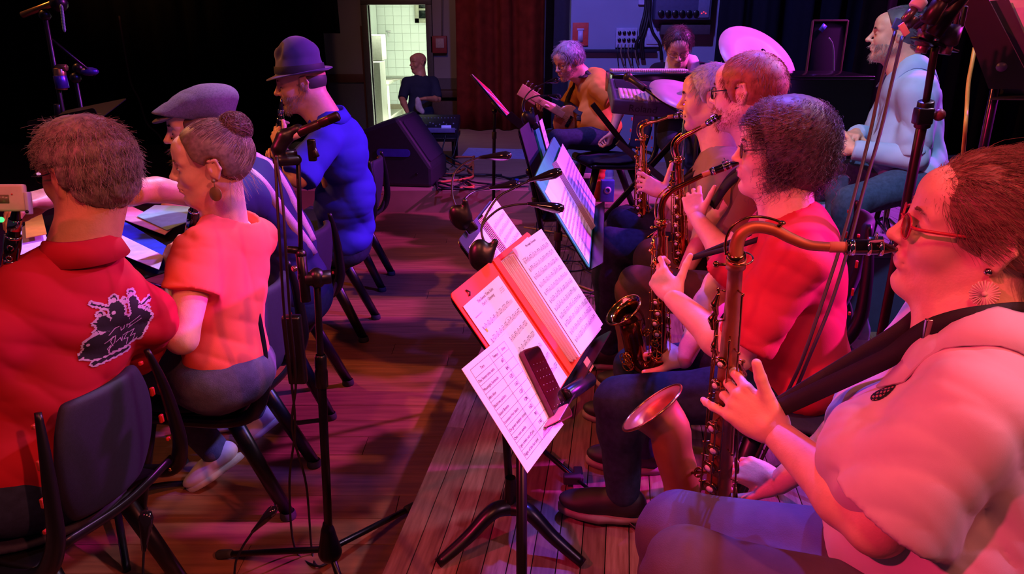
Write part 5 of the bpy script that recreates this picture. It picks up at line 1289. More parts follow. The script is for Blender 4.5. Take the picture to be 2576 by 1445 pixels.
# ------------------------------------------------------------------ saxophones and clarinets
brass = mat('matte_bronze', 'b87848', rough=.46, metal=.65, var=.22, scale=9, col2='94583a')
brass_l = mat('bronze_rim', 'c08858', rough=.22, metal=.95)
gold = mat('gold_lacquer', 'd8a850', rough=.12, metal=1.0, var=.05)
goldd = mat('dark_lacquer', '7a4a2c', rough=.16, metal=.95, var=.15)
redl = mat('copper_lacquer', 'b0583c', rough=.14, metal=1.0, var=.1)
ebon = mat('ebonite', '0c0a0c', rough=.12, var=.05, coat=.5)
steel = mat('bright_steel', 'c8c4cc', rough=.12, metal=1)
cork = mat('cork', 'a8704c', rough=.8)
def saxophone(name, label, T, B, M, bellC, bellN, r_bell, k, mb, mk, mbell_in, low=None, neck_pts=None, keyside=None, seed=0, lig=None):
    T, B, M, bellC, bellN = (np.asarray(q, float) for q in (T, B, M, bellC, bellN)); bellN = nrm(bellN)
    ax = nrm(T - B); L = np.linalg.norm(T - B)
    root = thing(name, label, 'saxophone', B - ax * .05)
    # body tube
    r0, r1 = .0125 * k, .030 * k
    obj('body_tube', lathe([(r0 * .9, .0), (r0 * 1.35, .0005), (r0 * 1.35, -.016 * k), (r0, -.017 * k), (r0 * 1.03, -.05 * k)] + [(r0 + (r1 - r0) * t, -.05 * k - (L - .05 * k) * t) for t in np.linspace(0.02, 1, 10)], T, ax, 28), mb, root)
    # bow and bell
    d = bellC - B; d = d - ax * d.dot(ax); off = np.linalg.norm(d); d = nrm(d)
    w = .092 * k
    hb = (bellC - B).dot(ax)
    pts = [B + ax * .004]
    for a in np.linspace(0, math.pi, 10)[1:]: pts.append(B + d * (w / 2 - w / 2 * math.cos(a)) - ax * (math.sin(a) * w * .62))
    end = pts[-1]; ce = bellC - bellN * .012
    mids = [end + ax * hb * .30 + d * .006, end + ax * hb * .62 + (bellC - end - ax * (bellC - end).dot(ax)) * .35]
    path = spline(pts + mids + [ce - bellN * .05 * k, ce, bellC], 4); n = len(path)
    tt = np.linspace(0, 1, n); i_b = 40 / n
    rr = []
    for i in range(n):
        t = i / (n - 1)
        r = r1 + (.043 * k - r1) * min(1, t * 1.25)
        if t > .72: r += (r_bell - .044 * k) * ((t - .72) / .28) ** 3.4
        rr.append(r)
    outer = tube(path, rr, 32, caps=False)
    bell = obj('bell', outer, mb, root)
    inner = tube(path[-int(n * .45):][::-1], [q * .965 for q in rr[-int(n * .45):][::-1]], 32, caps=False)
    obj('bell_inside', inner, mbell_in, bell)
    # rolled rim
    Rr = frame(np.cross(bellN, A(.3, .5, .8)), bellN); ringp = [bellC + (Rr[:, 0] * math.cos(a) + Rr[:, 1] * math.sin(a)) * rr[-1] for a in np.linspace(0, 2 * math.pi, 49)]
    obj('bell_rim', tube(ringp, .0032 * k, 8, caps=False), brass_l if mb is brass else mk, bell)
    obj('bow_ring', lathe([(r1 * 1.0, -.006), (r1 * 1.10, -.005), (r1 * 1.10, .005), (r1, .006)], B + ax * .004, ax, 28), mk, root)
    # neck
    mdir = M - T; mdir = mdir - ax * mdir.dot(ax); mh = nrm(mdir)
    npts = neck_pts
    np_ = spline(npts, 8); nn = len(np_)
    neck = obj('neck', tube(np_, list(np.linspace(.0125 * k, .0078 * k, nn)), 20), mb, root)
    obj('neck_collar', lathe([(.0125 * k, -.004), (.0155 * k, -.003), (.0155 * k, .010), (.0128 * k, .012)], T, ax, 24), mk, neck)
    # octave key over the neck
    i0 = int(nn * .06); i1 = int(nn * .62); upn = nrm(np.cross(np.cross(mh, ax), np_[i1] - np_[i0]))
    if upn.dot(ax) < 0: upn = -upn
    T_ = np.gradient(np_, axis=0); ov = []
    sidev = nrm(np.cross(mh, ax))
    for i in range(i0, i1):
        nv = nrm(np.cross(T_[i], sidev));
        if nv.dot(ax - mh * .5) < 0: nv = -nv
        ov.append(np_[i] + nv * (.0165 * k + .004 * math.sin((i - i0) / (i1 - i0) * math.pi)))
    obj('octave_key', join(tube(ov, .0022 * k, 8), ball(ov[-1], .0062 * k, 10, sc=(1, 1, .6)), cyl(np_[i1 - 2], ov[-1], .004 * k, 8)), mk, neck)
    ring = [T + ax * .002 + (sidev * math.cos(a) * 1.0 + mh * math.sin(a)) * .021 * k + mh * .006 for a in np.linspace(0, 2 * math.pi, 30)]
    obj('octave_ring', tube(ring, .0016 * k, 6, caps=False), mk, neck)
    obj('lyre_screw', join(cyl(T - ax * .012, T - ax * .012 - mh * .030 * k, .0028, 8), ball(T - ax * .012 - mh * .032 * k, .006 * k, 8)), mk, root)
    # cork, mouthpiece, ligature
    e = np_[-1]; md = nrm(M - e); Lm = np.linalg.norm(M - e)
    obj('neck_cork', cyl(e - md * .004, e + md * .026 * k, .0090 * k, 16), cork, neck)
    a0 = e + md * .022 * k; rb = .0120 * k
    prof = [(1e-4, 0), (rb * .98, 0), (rb, .002), (rb * 1.02, (Lm - .022 * k) * .35), (rb * .98, (Lm - .022 * k) * .55)]
    mp = lathe(prof, a0, md, 24)
    V = mp[0]; 
    tipP = []; Lt = Lm - .022 * k
    g = lathe([(rb * .98, Lt * .54), (rb * .88, Lt * .70), (rb * .62, Lt * .88), (rb * .30, Lt * 1.0), (1e-4, Lt * 1.0)], a0, md, 24)
    Vg = g[0].copy(); up2 = nrm(ax - md * ax.dot(md)); h = (Vg - a0) @ md; tfac = np.clip((h - Lt * .54) / (Lt * .46), 0, 1)
    v2 = (Vg - a0) @ up2; Vg -= np.outer(np.maximum(v2 - rb * (1 - tfac * 1.25) * .95, 0) * .9, up2)
    mo = obj('mouthpiece', join(mp, (Vg, g[1])), ebon, root)
    obj('shank_ring', lathe([(rb * 1.0, .004), (rb * 1.12, .005), (rb * 1.12, .011), (rb, .012)], a0, md, 24), steel, mo)
    lo = a0 + md * Lt * .38
    obj('ligature', join(lathe([(rb * 1.06, 0), (rb * 1.12, .001), (rb * 1.12, .005), (rb * 1.06, .006)], lo, md, 24), lathe([(rb * 1.06, 0), (rb * 1.12, .001), (rb * 1.12, .005), (rb * 1.06, .006)], lo + md * .018 * k, md, 24),
        box(lo + md * .012 * k + up2 * rb * 1.25, (.022 * k, .010 * k, .007 * k), frame(md, up2), bev=.001), tube([lo + md * .012 * k + up2 * rb * 1.3, lo + md * .012 * k + up2 * rb * 1.8], .002, 6), tube([lo + md * .012 * k + up2 * rb * 1.85 + np.cross(md, up2) * .006 * math.cos(q) + up2 * .005 * math.sin(q) for q in np.linspace(0, 6.28, 13)], .0012, 5)), steel, mo)
    # keywork along the body: side facing the viewer
    ks = nrm(keyside if keyside is not None else d); ks = nrm(ks - ax * ks.dot(ax)); kt = np.cross(ax, ks)
    rs = np.random.RandomState(seed)
    rad = lambda t: r0 + (r1 - r0) * t
    def surf(t, ang, out=0):
        p_ = T - ax * (L * t); dd = ks * math.cos(ang) + kt * math.sin(ang); return p_ + dd * (rad(t) + out), dd
    # long rods with posts
    for (ang, t0, t1, o_) in ((.55, .22, .92, .010), (-.6, .18, .55, .009), (-.75, .45, .95, .011), (1.15, .08, .62, .012), (-1.3, .10, .70, .012), (.15, .50, .97, .012), (1.7, .30, .98, .010)):
        a_, _ = surf(t0, ang, o_ * k); b_, _ = surf(t1, ang, o_ * k)
        obj('key_rod', cyl(a_, b_, .0021 * k, 8), mk, root)
        ps = []
        for t in np.linspace(t0, t1, 4):
            c_, dd = surf(t, ang, 0); ps += [cyl(c_ - dd * .002, c_ + dd * (o_ * k + .0015), .0017 * k, 6), ball(c_ + dd * (o_ * k + .002), .0034 * k, 8)]
        obj('posts', join(*ps), mk, root)['kind'] = 'stuff'
    # key cups with pads and pearls
    for i, t in enumerate(np.linspace(.30, .93, 9)):
        c_, dd = surf(t, .0 + .12 * (-1) ** i, .006 * k); rc = (.0088 + .010 * t) * k
        kc = obj('key_cup', lathe([(1e-4, .0065 * k), (rc * .55, .007 * k), (rc * .9, .0062 * k), (rc, .004 * k), (rc, 0), (1e-4, 0)], c_, dd, 18), mk, root)
        a_, _ = surf(t, .55, .010 * k)
        obj('key_arm', tube([c_ + dd * .007 * k, (c_ + a_) / 2 + dd * .006 * k, a_], .0018 * k, 6), mk, kc)
        if i < 7: obj('pearl', lathe([(1e-4, .003 * k), (rc * .42, .0025 * k), (rc * .48, 0)], c_ + dd * .0065 * k, dd, 12), mat('pearl_button', 'e0d8d4', rough=.2), kc)
    # palm keys, side keys, guards
    for (t, ang, ln) in ((.10, -.7, .05), (.16, -1.0, .045), (.22, -.4, .05), (.30, 1.3, .06)):
        c_, dd = surf(t, ang, .012 * k); e_, _ = surf(t + ln, ang + .3, .016 * k); m_ = (c_ + e_) / 2 + dd * .005
        obj('palm_key', sdf([C(c_, m_, .0035 * k, .0065 * k, k=.003), C(m_, e_, .0065 * k, .004 * k, k=.003)], .0022), mk, root)
    for t, ang, rc in ((.72, 2.3, .017), (.84, 2.3, .019), (.40, 2.0, .010), (.5, 2.1, .011)):
        c_, dd = surf(t, ang, .005 * k); obj('key_cup', lathe([(1e-4, .006 * k), (rc * k * .9, .006 * k), (rc * k, .003 * k), (rc * k, 0), (1e-4, 0)], c_, dd, 18), mk, root)
    # bell key cups and wire guard
    for q in (.52, .63):
        ib = int(n * q); c_ = path[ib]; dd = nrm(ks * .9 + d * .35); c2 = c_ + dd * (rr[ib] + .004)
        obj('bell_key_cup', lathe([(1e-4, .008 * k), (.019 * k, .007 * k), (.022 * k, .003 * k), (.022 * k, 0), (1e-4, 0)], c2, dd, 22), mk, bell)
        Rg = frame(np.cross(dd, ax), dd)
        obj('key_guard', join(tube([c2 + dd * .014 + (Rg[:, 0] * math.cos(a) + Rg[:, 1] * math.sin(a)) * .022 * k for a in np.linspace(0, 6.28, 21)], .0018, 6, caps=False), *[cyl(c2 + (Rg[:, 0] * math.cos(a) + Rg[:, 1] * math.sin(a)) * .024 * k - dd * .006, c2 + dd * .014 + (Rg[:, 0] * math.cos(a) + Rg[:, 1] * math.sin(a)) * .022 * k, .0018, 6) for a in (0.3, 2.4, 4.5)]), mk, bell)
    # body-to-bell brace
    tb = max(.2, 1 - (hb * .75) / L); c_, dd = surf(tb, 0, 0); cb = path[int(n * .72)]; pc = T - ax * L * tb
    v = nrm(cb - pc); obj('bell_brace', join(cyl(pc + v * rad(tb), cb - v * rr[int(n * .72)] * .9, .004 * k, 8), tube([(pc + cb) / 2 + (v * math.cos(a) + ax * math.sin(a)) * .014 * k for a in np.linspace(0, 6.28, 21)], .003 * k, 8, caps=False)), mk, root)
    return root

saxophone('tenor_saxophone', 'matte bronze tenor saxophone of the woman in the right foreground', Q(1852, 652, 1.245), Q(1800, 1325, 1.64), Q(2262, 624, 1.165),
          Q(1640, 1026, 1.63), A(-.62, .26, .74), .080, 1.0, brass, mat('dark_bronze_keys', 'a07048', rough=.2, metal=1, var=.1), mat('bell_inside_red', 'c87058', rough=.4, metal=.6),
          neck_pts=[Q(1852, 655, 1.245), Q(1853, 618, 1.24), Q(1866, 588, 1.232), Q(1898, 572, 1.225), Q(1945, 578, 1.215), Q(1990, 600, 1.205), Q(2035, 617, 1.198), Q(2092, 622, 1.19)], keyside=A(-.75, -.65, 0), seed=1)
saxophone('alto_saxophone', 'alto saxophone with a shiny gold bell held by the curly haired woman', Q(1664, 560, 2.03), Q(1658, 900, 2.24), Q(1872, 402, 1.955),
          Q(1568, 780, 2.24), A(-.62, -.12, .78), .062, .84, goldd, gold, gold,
          neck_pts=[Q(1664, 562, 2.03), Q(1663, 530, 2.025), Q(1670, 502, 2.02), Q(1690, 480, 2.01), Q(1725, 462, 2.0), Q(1770, 440, 1.985)], keyside=A(-.5, -.85, 0), seed=2)
saxophone('alto_saxophone', 'reddish alto saxophone held by the man with ginger hair', Q(1705, 400, 2.60), Q(1712, 690, 2.80), Q(1815, 288, 2.44),
          Q(1640, 600, 2.88), A(-.6, .1, .78), .062, .86, redl, gold, redl,
          neck_pts=[Q(1705, 402, 2.60), Q(1700, 378, 2.595), Q(1703, 360, 2.59), Q(1718, 345, 2.57), Q(1742, 332, 2.54), Q(1768, 318, 2.50)], keyside=A(-.5, -.85, 0), seed=3)
saxophone('alto_saxophone', 'gold alto saxophone held by the grey haired man at the far end of the row', Q(1617, 345, 3.02), Q(1612, 590, 3.20), Q(1718, 290, 2.93),
          Q(1556, 540, 3.24), A(-.62, -.1, .78), .062, .86, gold, gold, gold,
          neck_pts=[Q(1617, 347, 3.02), Q(1613, 332, 3.015), Q(1616, 318, 3.01), Q(1630, 310, 3.0), Q(1655, 303, 2.98), Q(1682, 294, 2.95)], keyside=A(-.5, -.85, 0), seed=4)

def clarinet(label, top, bot, k=1.0, mp_up=True, seed=0, face=A(.3, -.9, .2), bell=True, name='clarinet', body=None):
    top = np.asarray(top, float); bot = np.asarray(bot, float); d = nrm(bot - top); L = np.linalg.norm(bot - top)
    root = thing(name, label, 'clarinet', bot); m = body or ebon; r = .0135 * k
    obj('mouthpiece', lathe([(1e-4, 0), (.004, .0), (.0075, .02), (.0125, .055), (.0135, .07), (.0135, .088)], top, d, 18), ebon, root)
    obj('ligature', lathe([(.0130, .046), (.0142, .047), (.0148, .072), (.0138, .073)], top, d, 18), steel, root)
    obj('body', lathe([(r * 1.02, .088), (r * 1.25, .090), (r * 1.32, .12), (r * 1.18, .150), (r, .152), (r, L * .55), (r * 1.1, L * .56), (r * 1.1, L * .6), (r * 1.05, L * .61), (r * 1.08, L - .10), (1e-4, L - .10)], top, d, 22), m, root)
    for h in (.090, .151, L * .555, L * .605, L - .10):
        obj('metal_ring', lathe([(r * 1.1, h - .003), (r * 1.30, h - .002), (r * 1.30, h + .003), (r * 1.1, h + .004)], top, d, 20), steel, root)
    if bell: obj('bell', lathe([(r * 1.15, L - .10), (r * 1.3, L - .07), (r * 1.7, L - .03), (r * 2.3, L), (r * 2.2, L), (r * 1.2, L - .06)], top, d, 24), m, root)
    f = nrm(face - d * face.dot(d)); sd = np.cross(d, f)
    for t in np.linspace(.30, .80, 8):
        c_ = top + d * L * t + f * r; obj('key_ring', lathe([(.0045, .001), (.0075, .001), (.0075, .004), (.0045, .004), (.0045, .001)], c_, f, 14), steel, root)
    for a_, b_, q in ((.22, .52, .9), (.30, .5, -1.0), (.60, .85, .9), (.58, .9, -.9)):
        dd = nrm(f * math.cos(q) + sd * math.sin(q)); obj('key_rod', join(cyl(top + d * L * a_ + dd * (r + .005), top + d * L * b_ + dd * (r + .005), .0019, 7), sdf([C(top + d * L * b_ + dd * (r + .006), top + d * (L * b_ + .03) + dd * (r + .006) + sd * .006, .003, .006, k=.002)], .002)), steel, root)
    return root
clarinet('black clarinet held upright by the woman in the coral t-shirt', Q(500, 470, 2.30), Q(395, 700, 2.42) + A(-.05, .1, -.28))
clarinet('black clarinet standing upright at the left edge of the picture', Q(43, 505, 1.66), Q(8, 860, 1.80))
clarinet('glossy clarinet played by the man in the fedora hat', Q(708, 250, 3.30), Q(698, 510, 3.55), k=1.0)
# bass guitar
def bass():
    root = thing('bass_guitar', 'wooden electric bass guitar on the lap of the bass player', 'guitar', Q(1430, 300, 5.5))
    a = Q(1352, 252, 5.55); b = Q(1404, 284, 5.62); wd = mat('amber_wood', 'b4703a', rough=.25, var=.2, coat=.5)
    dN = nrm(b - a); bd = sdf([E(b + dN * .08 + A(0, 0.05, -.02), A(.10, .12, .022), frame(dN, A(-.3, -.9, .3)), k=.03), E(b + dN * .20 + A(0, .10, -.02), A(.11, .14, .022), frame(dN, A(-.3, -.9, .3)), k=.05)], .008)
    obj('body', bd, wd, root); obj('neck', box((a + b) / 2 + A(0, 0, .004), (np.linalg.norm(b - a) + .1, .05, .022), frame(dN, A(-.3, -.9, .3)), bev=.004), mat('maple_neck', 'c08a60', rough=.4), root)
    hd = obj('headstock', box(a - dN * .08, (.16, .09, .016), frame(dN, A(-.3, -.9, .3)), bev=.004), MATS['maple_neck'], root)
    Rm = frame(dN, A(-.3, -.9, .3))
    for i in range(4): obj('tuning_peg', join(cyl(a - dN * (.03 + .035 * i) + Rm[:, 1] * .045, a - dN * (.03 + .035 * i) + Rm[:, 1] * .075, .004, 8), ball(a - dN * (.03 + .035 * i) + Rm[:, 1] * .08, .012, 8, sc=(1, 1, .5))), steel, hd)
    for i in range(4): obj('string', cyl(a + Rm[:, 1] * (-.014 + .009 * i) + Rm[:, 2] * .014, b + dN * .12 + A(0, .05, -.02) + Rm[:, 1] * (-.02 + .013 * i) + Rm[:, 2] * .03, .001, 5), steel, root)
    obj('pickup', box(b + dN * .10 + A(0, .05, -.02) + Rm[:, 2] * .024, (.03, .09, .012), Rm, bev=.002), ebon, root)
bass()
# ------------------------------------------------------------------ chairs, stands, lamps, microphones
blk = mat('black_plastic', '100e12', rough=.35, var=.1, scale=40, bump=.05)
blkm = mat('black_metal', '121014', rough=.32, metal=.3, var=.1)
pad = mat('navy_chair_pad', '1c1a30', rough=.75, var=.2, scale=120, bump=.2, bscale=800)
org_ = mat('orange_clip', 'd8402c', rough=.4)
rub = mat('grey_rubber', '2c2a2c', rough=.8)
silv = mat('chrome_bolt', 'c8a060', rough=.15, metal=1)
def make_chair(label):
    """faces local +x; origin on the floor under the seat centre"""
    t = thing('orchestra_chair', label, 'chair', (0, 0, 0))
    seat = sdf([E((.0, 0, .455), (.235, .235, .030), k=.02), C((.20, -.16, .455), (.20, .16, .455), .022, k=.03)], .009, clip=[((0, 0, .49), (0, 0, 1))])
    obj('seat', seat, pad, t); obj('seat_shell', box((0, 0, .425), (.42, .42, .022), bev=.010), blk, t)
    bk = []
    n = 15; V = []; W = 9
    for i in range(n):
        h = i / (n - 1); z = .50 + .33 * h; x = -.235 - .05 * h - .012 * math.sin(h * math.pi)
        for j in range(W):
            y = (j / (W - 1) * 2 - 1); hw = .155 * (1 - .22 * abs(h - .5) ** 2.2 * 6)
            V.append((x - .030 * (1 - y * y), y * hw, z))
    F = [[i * W + j, i * W + j + 1, (i + 1) * W + j + 1, (i + 1) * W + j] for i in range(n - 1) for j in range(W - 1)]
    b = obj('backrest', (np.array(V), F), pad, t); sd = b.modifiers.new('t', 'SOLIDIFY'); sd.thickness = .030; sd.offset = 0
    bv = b.modifiers.new('s', 'SUBSURF'); bv.levels = bv.render_levels = 1
    for s in (-1, 1):
        p = spline([(.20, .215 * s, .43), (.0, .222 * s, .418), (-.16, .224 * s, .415), (-.255, .222 * s, .445), (-.300, .212 * s, .53), (-.305, .200 * s, .64), (-.300, .185 * s, .75), (-.288, .168 * s, .84)], 5)
        obj('side_rail', tube(p, list(np.interp(np.linspace(0, 1, len(p)), [0, .3, .5, .75, 1], [.016, .020, .024, .019, .009])), 10, flat=(A(0, 1, 0), .75)), blk, t)
        for z in (.55, .62, .71, .80):
            x = -.292 if z < .75 else -.286
            obj('orange_clip', box((x + .022, s * (.205 - (z - .55) * .16), z), (.008, .012, .024 if z in (.62, .71) else .010), bev=.002), org_, t)
        obj('bolt', join(ball((-.262, .200 * s, .452), .006, 8), ball((-.230, .206 * s, .444), .006, 8)), silv, t)
    obj('back_link', tube(spline([(-.285, -.185, .50), (-.30, 0, .49), (-.285, .185, .50)], 6), .014, 8, flat=(A(1, 0, 0), .5)), blk, t)
    for sx in (-1, 1):
        for s in (-1, 1):
            a = A(.13 * sx, .13 * s, .42); bb = A((.31 if sx < 0 else .22) * sx, .16 * s, .018)
            lg = obj('leg', tube([a, a + (bb - a) * .5, bb], [.030, .0275, .0235], 14, flat=(A(0, 1, 0), .8)), blk, t)
            obj('foot_cap', lathe([(1e-4, -.018), (.027, -.018), (.0285, -.012), (.026, .006), (.023, .010)], bb, A(0, 0, 1), 16), rub, lg)
    return t
chair0 = make_chair('black orchestra chair with orange clips under the man in the red polo')
cpos = [(-1.27, 1.66, 165, None), (-1.09, 2.335, 178, 'black orchestra chair under the woman in the coral t-shirt'), (-1.10, 3.02, 178, 'black orchestra chair under the man in the flat cap'),
        (-1.11, 3.845, 178, 'black orchestra chair under the man in the fedora hat'), (-1.14, 4.63, 178, 'empty black orchestra chair behind the man in the fedora hat')]
for i, (x, y, a, lb) in enumerate(cpos[1:]): dup(chair0, (x, y, 0), math.radians(a), lb, 'orchestra chairs')
chair0.location = (cpos[0][0], cpos[0][1], 0); chair0.rotation_euler = (0, 0, math.radians(cpos[0][2])); chair0['group'] = 'orchestra chairs'
for (x, y, z, a, lb) in ((.80, 1.00, PLAT, 155, 'black orchestra chair under the woman playing the tenor saxophone'), (.84, 1.86, PLAT, 165, 'black orchestra chair under the curly haired woman'),
                         (.90, 2.50, PLAT, 162, 'black orchestra chair under the ginger haired man'), (.84, 3.12, PLAT, 167, 'black orchestra chair under the grey haired saxophone player'), (.72, 5.62, PLAT, 195, 'black orchestra chair under the bass player')):
    dup(chair0, (x, y, z), math.radians(a), lb, 'orchestra chairs')
def stool():
    t = thing('drum_stool', 'round stool under the man in the pale blue shirt', 'stool', (1.78, 3.42, HZ + .02)); c = A(1.78, 3.42, 0)
    obj('seat', lathe([(1e-4, HZ + .30), (.15, HZ + .30), (.165, HZ + .32), (.165, HZ + .35), (.15, HZ + .37), (1e-4, HZ + .375)], c, A(0, 0, 1), 28), blk, t)
    obj('post', cyl(c + A(0, 0, HZ + .08), c + A(0, 0, HZ + .31), .014, 12), steel, t)
    for i in range(3):
        a = i * 2.094 + .4; obj('leg', tube([c + A(0, 0, HZ + .16), c + A(math.cos(a) * .19, math.sin(a) * .19, HZ + .03)], .009, 8), steel, t)
stool()

paper = mat('music_paper', 'efe4ee', rough=.7, var=.02); inkm = mat('print_ink', '4a3850', rough=.8)
inkd = mat('print_ink_dark', '241c30', rough=.8)
def desk_frame(p_tl, p_tr, p_bl):
    """axes of a music desk as its reader sees it: x right, y up, z towards the reader"""
    x = nrm(p_tr - p_tl); y = p_tl - p_bl; y = nrm(y - x * y.dot(x)); z = np.cross(x, y); return np.stack([x, y, z], 1)
def music_stand(label, o, R, w, h, pole_xy, zf, hub_z, base_rot=0, lip=.055, feet='cast', perf=False, name='music_stand', reach=.25, pole_r=.0115, lipm=None, leg_r=.021):
    """o = centre of the desk's top edge; R desk axes"""
    t = thing(name, label, 'music stand', A(pole_xy[0], pole_xy[1], zf))
    obj('desk', plate(rrect(w, h, .02, 4, 0, -h / 2), R, o - R[:, 2] * .004, .003), blkm, t, smooth=False)
    obj('desk_lip', join(plate(rrect(w, lip, .012, 4, 0, 0), np.stack([R[:, 0], R[:, 2], -R[:, 1]], 1), o - R[:, 1] * h + R[:, 2] * lip * .42, .003)), lipm or blkm, t, smooth=False)
    bk = o - R[:, 1] * h * .55 - R[:, 2] * .02
    P0 = A(pole_xy[0], pole_xy[1], zf + hub_z)
    tp = bk - R[:, 2] * .03
    obj('tilt_bracket', join(box(bk, (.07, .10, .02), R, bev=.004), ball(tp, .018, 12)), blkm, t)
    obj('upper_tube', cyl(P0 + (tp - P0) * .5, tp, pole_r * .8, 14), blkm, t); obj('lower_tube', cyl(P0, P0 + (tp - P0) * .82, pole_r, 14), blkm, t)
    obj('collar', cyl(P0 + (tp - P0) * .80, P0 + (tp - P0) * .85, pole_r * 1.4, 14), rub, t)
    hub = obj('base_hub', lathe([(pole_r * 1.3, .10), (pole_r * 1.8, .02), (pole_r * 2.2, -.01), (1e-4, -.02)], P0, A(0, 0, 1), 16), blkm, t)
    for i in range(3):
        a = math.radians(base_rot + i * 120); d = A(math.cos(a), math.sin(a), 0)
        pts = spline([P0 + A(0, 0, .0), P0 + d * .06 + A(0, 0, .005), P0 + d * .6 * reach - A(0, 0, hub_z * .45), P0 + d * reach - A(0, 0, hub_z - .012)], 6)
        obj('leg', tube(pts, list(np.linspace(leg_r, leg_r * .55, len(pts))), 10, flat=(A(0, 0, 1), .8)), blkm, t)
    return t
def text_geo(s, size, R, o, align='LEFT', depth=.0):
    cu = bpy.data.curves.new('t', 'FONT'); cu.body = s; cu.size = size; cu.align_x = align; cu.resolution_u = 2
    ob = bpy.data.objects.new('t', cu); COL.objects.link(ob)
    me = ob.to_mesh(); V = np.array([v.co[:] for v in me.vertices]) if len(me.vertices) else np.zeros((0, 3)); F = [list(p.vertices) for p in me.polygons]
    ob.to_mesh_clear(); bpy.data.objects.remove(ob); bpy.data.curves.remove(cu)
    if len(V) == 0: return (np.zeros((0, 3)), [])
    R = np.asarray(R, float); return (o + V @ R.T, F)
def quadstrip(R, o, x0, y0, x1, y1, w=.0006):
    d = nrm(A(x1 - x0, y1 - y0, 0)); n = A(-d[1], d[0], 0) * w / 2; P = [A(x0, y0, 0) + n, A(x0, y0, 0) - n, A(x1, y1, 0) - n, A(x1, y1, 0) + n]
    return (np.array([o + R @ p for p in P]), [[0, 1, 2, 3]])
def music_print(R, o, w, h, rows, seed, y0=.045, title=None, sub=None, right=None, size=.008, bend=None, m_l=.014):
    """staves with notes on a page whose top left corner is o (x right, y up)"""
    rs = random.Random(seed); g = []; st = .0017
    o = o + R[:, 2] * .0012
    gap = (h - y0 - .012) / rows
    for r in range(rows):
        yb = -(y0 + r * gap)
        for k in range(5): g.append(quadstrip(R, o, m_l, yb - k * st, w - m_l, yb - k * st, .00035))
        g.append(quadstrip(R, o, m_l + .003, yb + .002, m_l + .006, yb - 5.2 * st, .0014))
        x = m_l + .014; py = yb - 2 * st
        while x < w - m_l - .008:
            n = rs.choice([2, 2, 3, 4]); ys = []
            for q in range(n):
                y = yb - rs.uniform(-.5, 4.5) * st; ys.append((x + q * .0055, y))
            for (xx, yy) in ys:
                g.append((np.array([o + R @ A(xx + .0015 * math.cos(a), yy + .0011 * math.sin(a), 0) for a in np.linspace(0, 6.28, 7)[:-1]]), [list(range(6))]))
                g.append(quadstrip(R, o, xx + .0013, yy, xx + .0013, yb + .003, .0004))
            g.append(quadstrip(R, o, ys[0][0] + .0013, yb + .003, ys[-1][0] + .0013, yb + .003, .0011))
            x += n * .0055 + rs.uniform(.002, .007)
            if rs.random() < .25: g.append(quadstrip(R, o, x - .002, yb, x - .002, yb - 4 * st, .0005))
        if rs.random() < .4:
            xa = rs.uniform(m_l + .01, w * .6); pts = [(xa + .03 * t, yb + .004 + .004 * math.sin(t * 3.14)) for t in np.linspace(0, 1, 7)]
            for (a, b), (c, d) in zip(pts[:-1], pts[1:]): g.append(quadstrip(R, o, a, b, c, d, .0004))
    if title: 
        for i, s in enumerate(title.split('\n')): g.append(text_geo(s, size, R, o + R @ A(w / 2, -.016 - i * size * 1.15, 0), 'CENTER'))
    if sub: g.append(text_geo(sub, .0048, R, o + R @ A(m_l, -.036, 0)))
    if right:
        for i, s in enumerate(right.split('\n')): g.append(text_geo(s, .0036, R, o + R @ A(w - m_l, -.026 - i * .0042, 0), 'RIGHT'))
    return join(*g)
def sheet(name, R, o, w, h, m=paper, thick=.0008, parent=None, corner=None):
    return obj(name, plate([(0, 0), (0, -h), (w, -h), (w, 0)], R, o, thick), m, parent, smooth=False)

# --- stand with the orange binder, the set list and the phone (nearest)
TL, TR, BL = QZ(1122, 752, 1.12), QZ(1332, 582, 1.12), QZ(1342, 1112, .85)
R1 = desk_frame(TL, TR, BL); w1 = .52; h1 = .335; o1 = (TL + TR) / 2
s1 = music_stand('black music stand holding the orange folder, set list and phone, nearest to the camera', o1, R1, .50, h1, (.022, 1.24), PLAT, .10, 20, lip=.05, pole_r=.0125)
lc = lambda x, y, z=0: o1 + R1 @ A(x, y, z)       # desk coords: x right from the centre, y up from the top edge
orange = mat('orange_card', 'e8431c', rough=.6, var=.05)
def at1(u, v): # desk coordinates of a photo pixel on the desk plane
    n = R1[:, 2]; c = A(0, 0, CAM_H); d = Q(u, v, 1.0) - c; t = (o1 - c).dot(n) / d.dot(n); return (c + d * t - o1) @ R1
bf_ = thing('folder', 'open orange card folder on the nearest music stand', 'folder', lc(0, -.33, .004))
obj('folder_back', plate(rrect(.50, .325, .012, 3, 0, -.160), R1, lc(0, 0, .0015), .002), orange, bf_, smooth=False)
obj('folder_spine', plate([(-.016, .0), (.016, .0), (.016, -.32), (-.016, -.32)], R1, lc(.0, 0, .004), .004), orange, bf_, smooth=False)
obj('elastic_cord', join(tube([lc(-.19, -.012, .005), lc(-.185, -.02, .008), lc(-.192, -.026, .006)], .002, 6), tube([lc(.19, -.012, .005), lc(.2, -.05, .006)], .001, 5)), mat('cord_black', '181014'), bf_)
def score(label, R, o, w, h, rows, seed, grp=None, **k):
    t = thing('sheet_music', label, 'sheet music', o - R[:, 1] * h, 0, grp)
    obj('page', plate([(0, 0), (0, -h), (w, -h), (w, 0)], R, o, .0008), paper, t, smooth=False)
    obj('notation', music_print(R, o, w, h, rows, seed, **k), inkm, t, smooth=False)
    return t
a = at1(1143, 780)
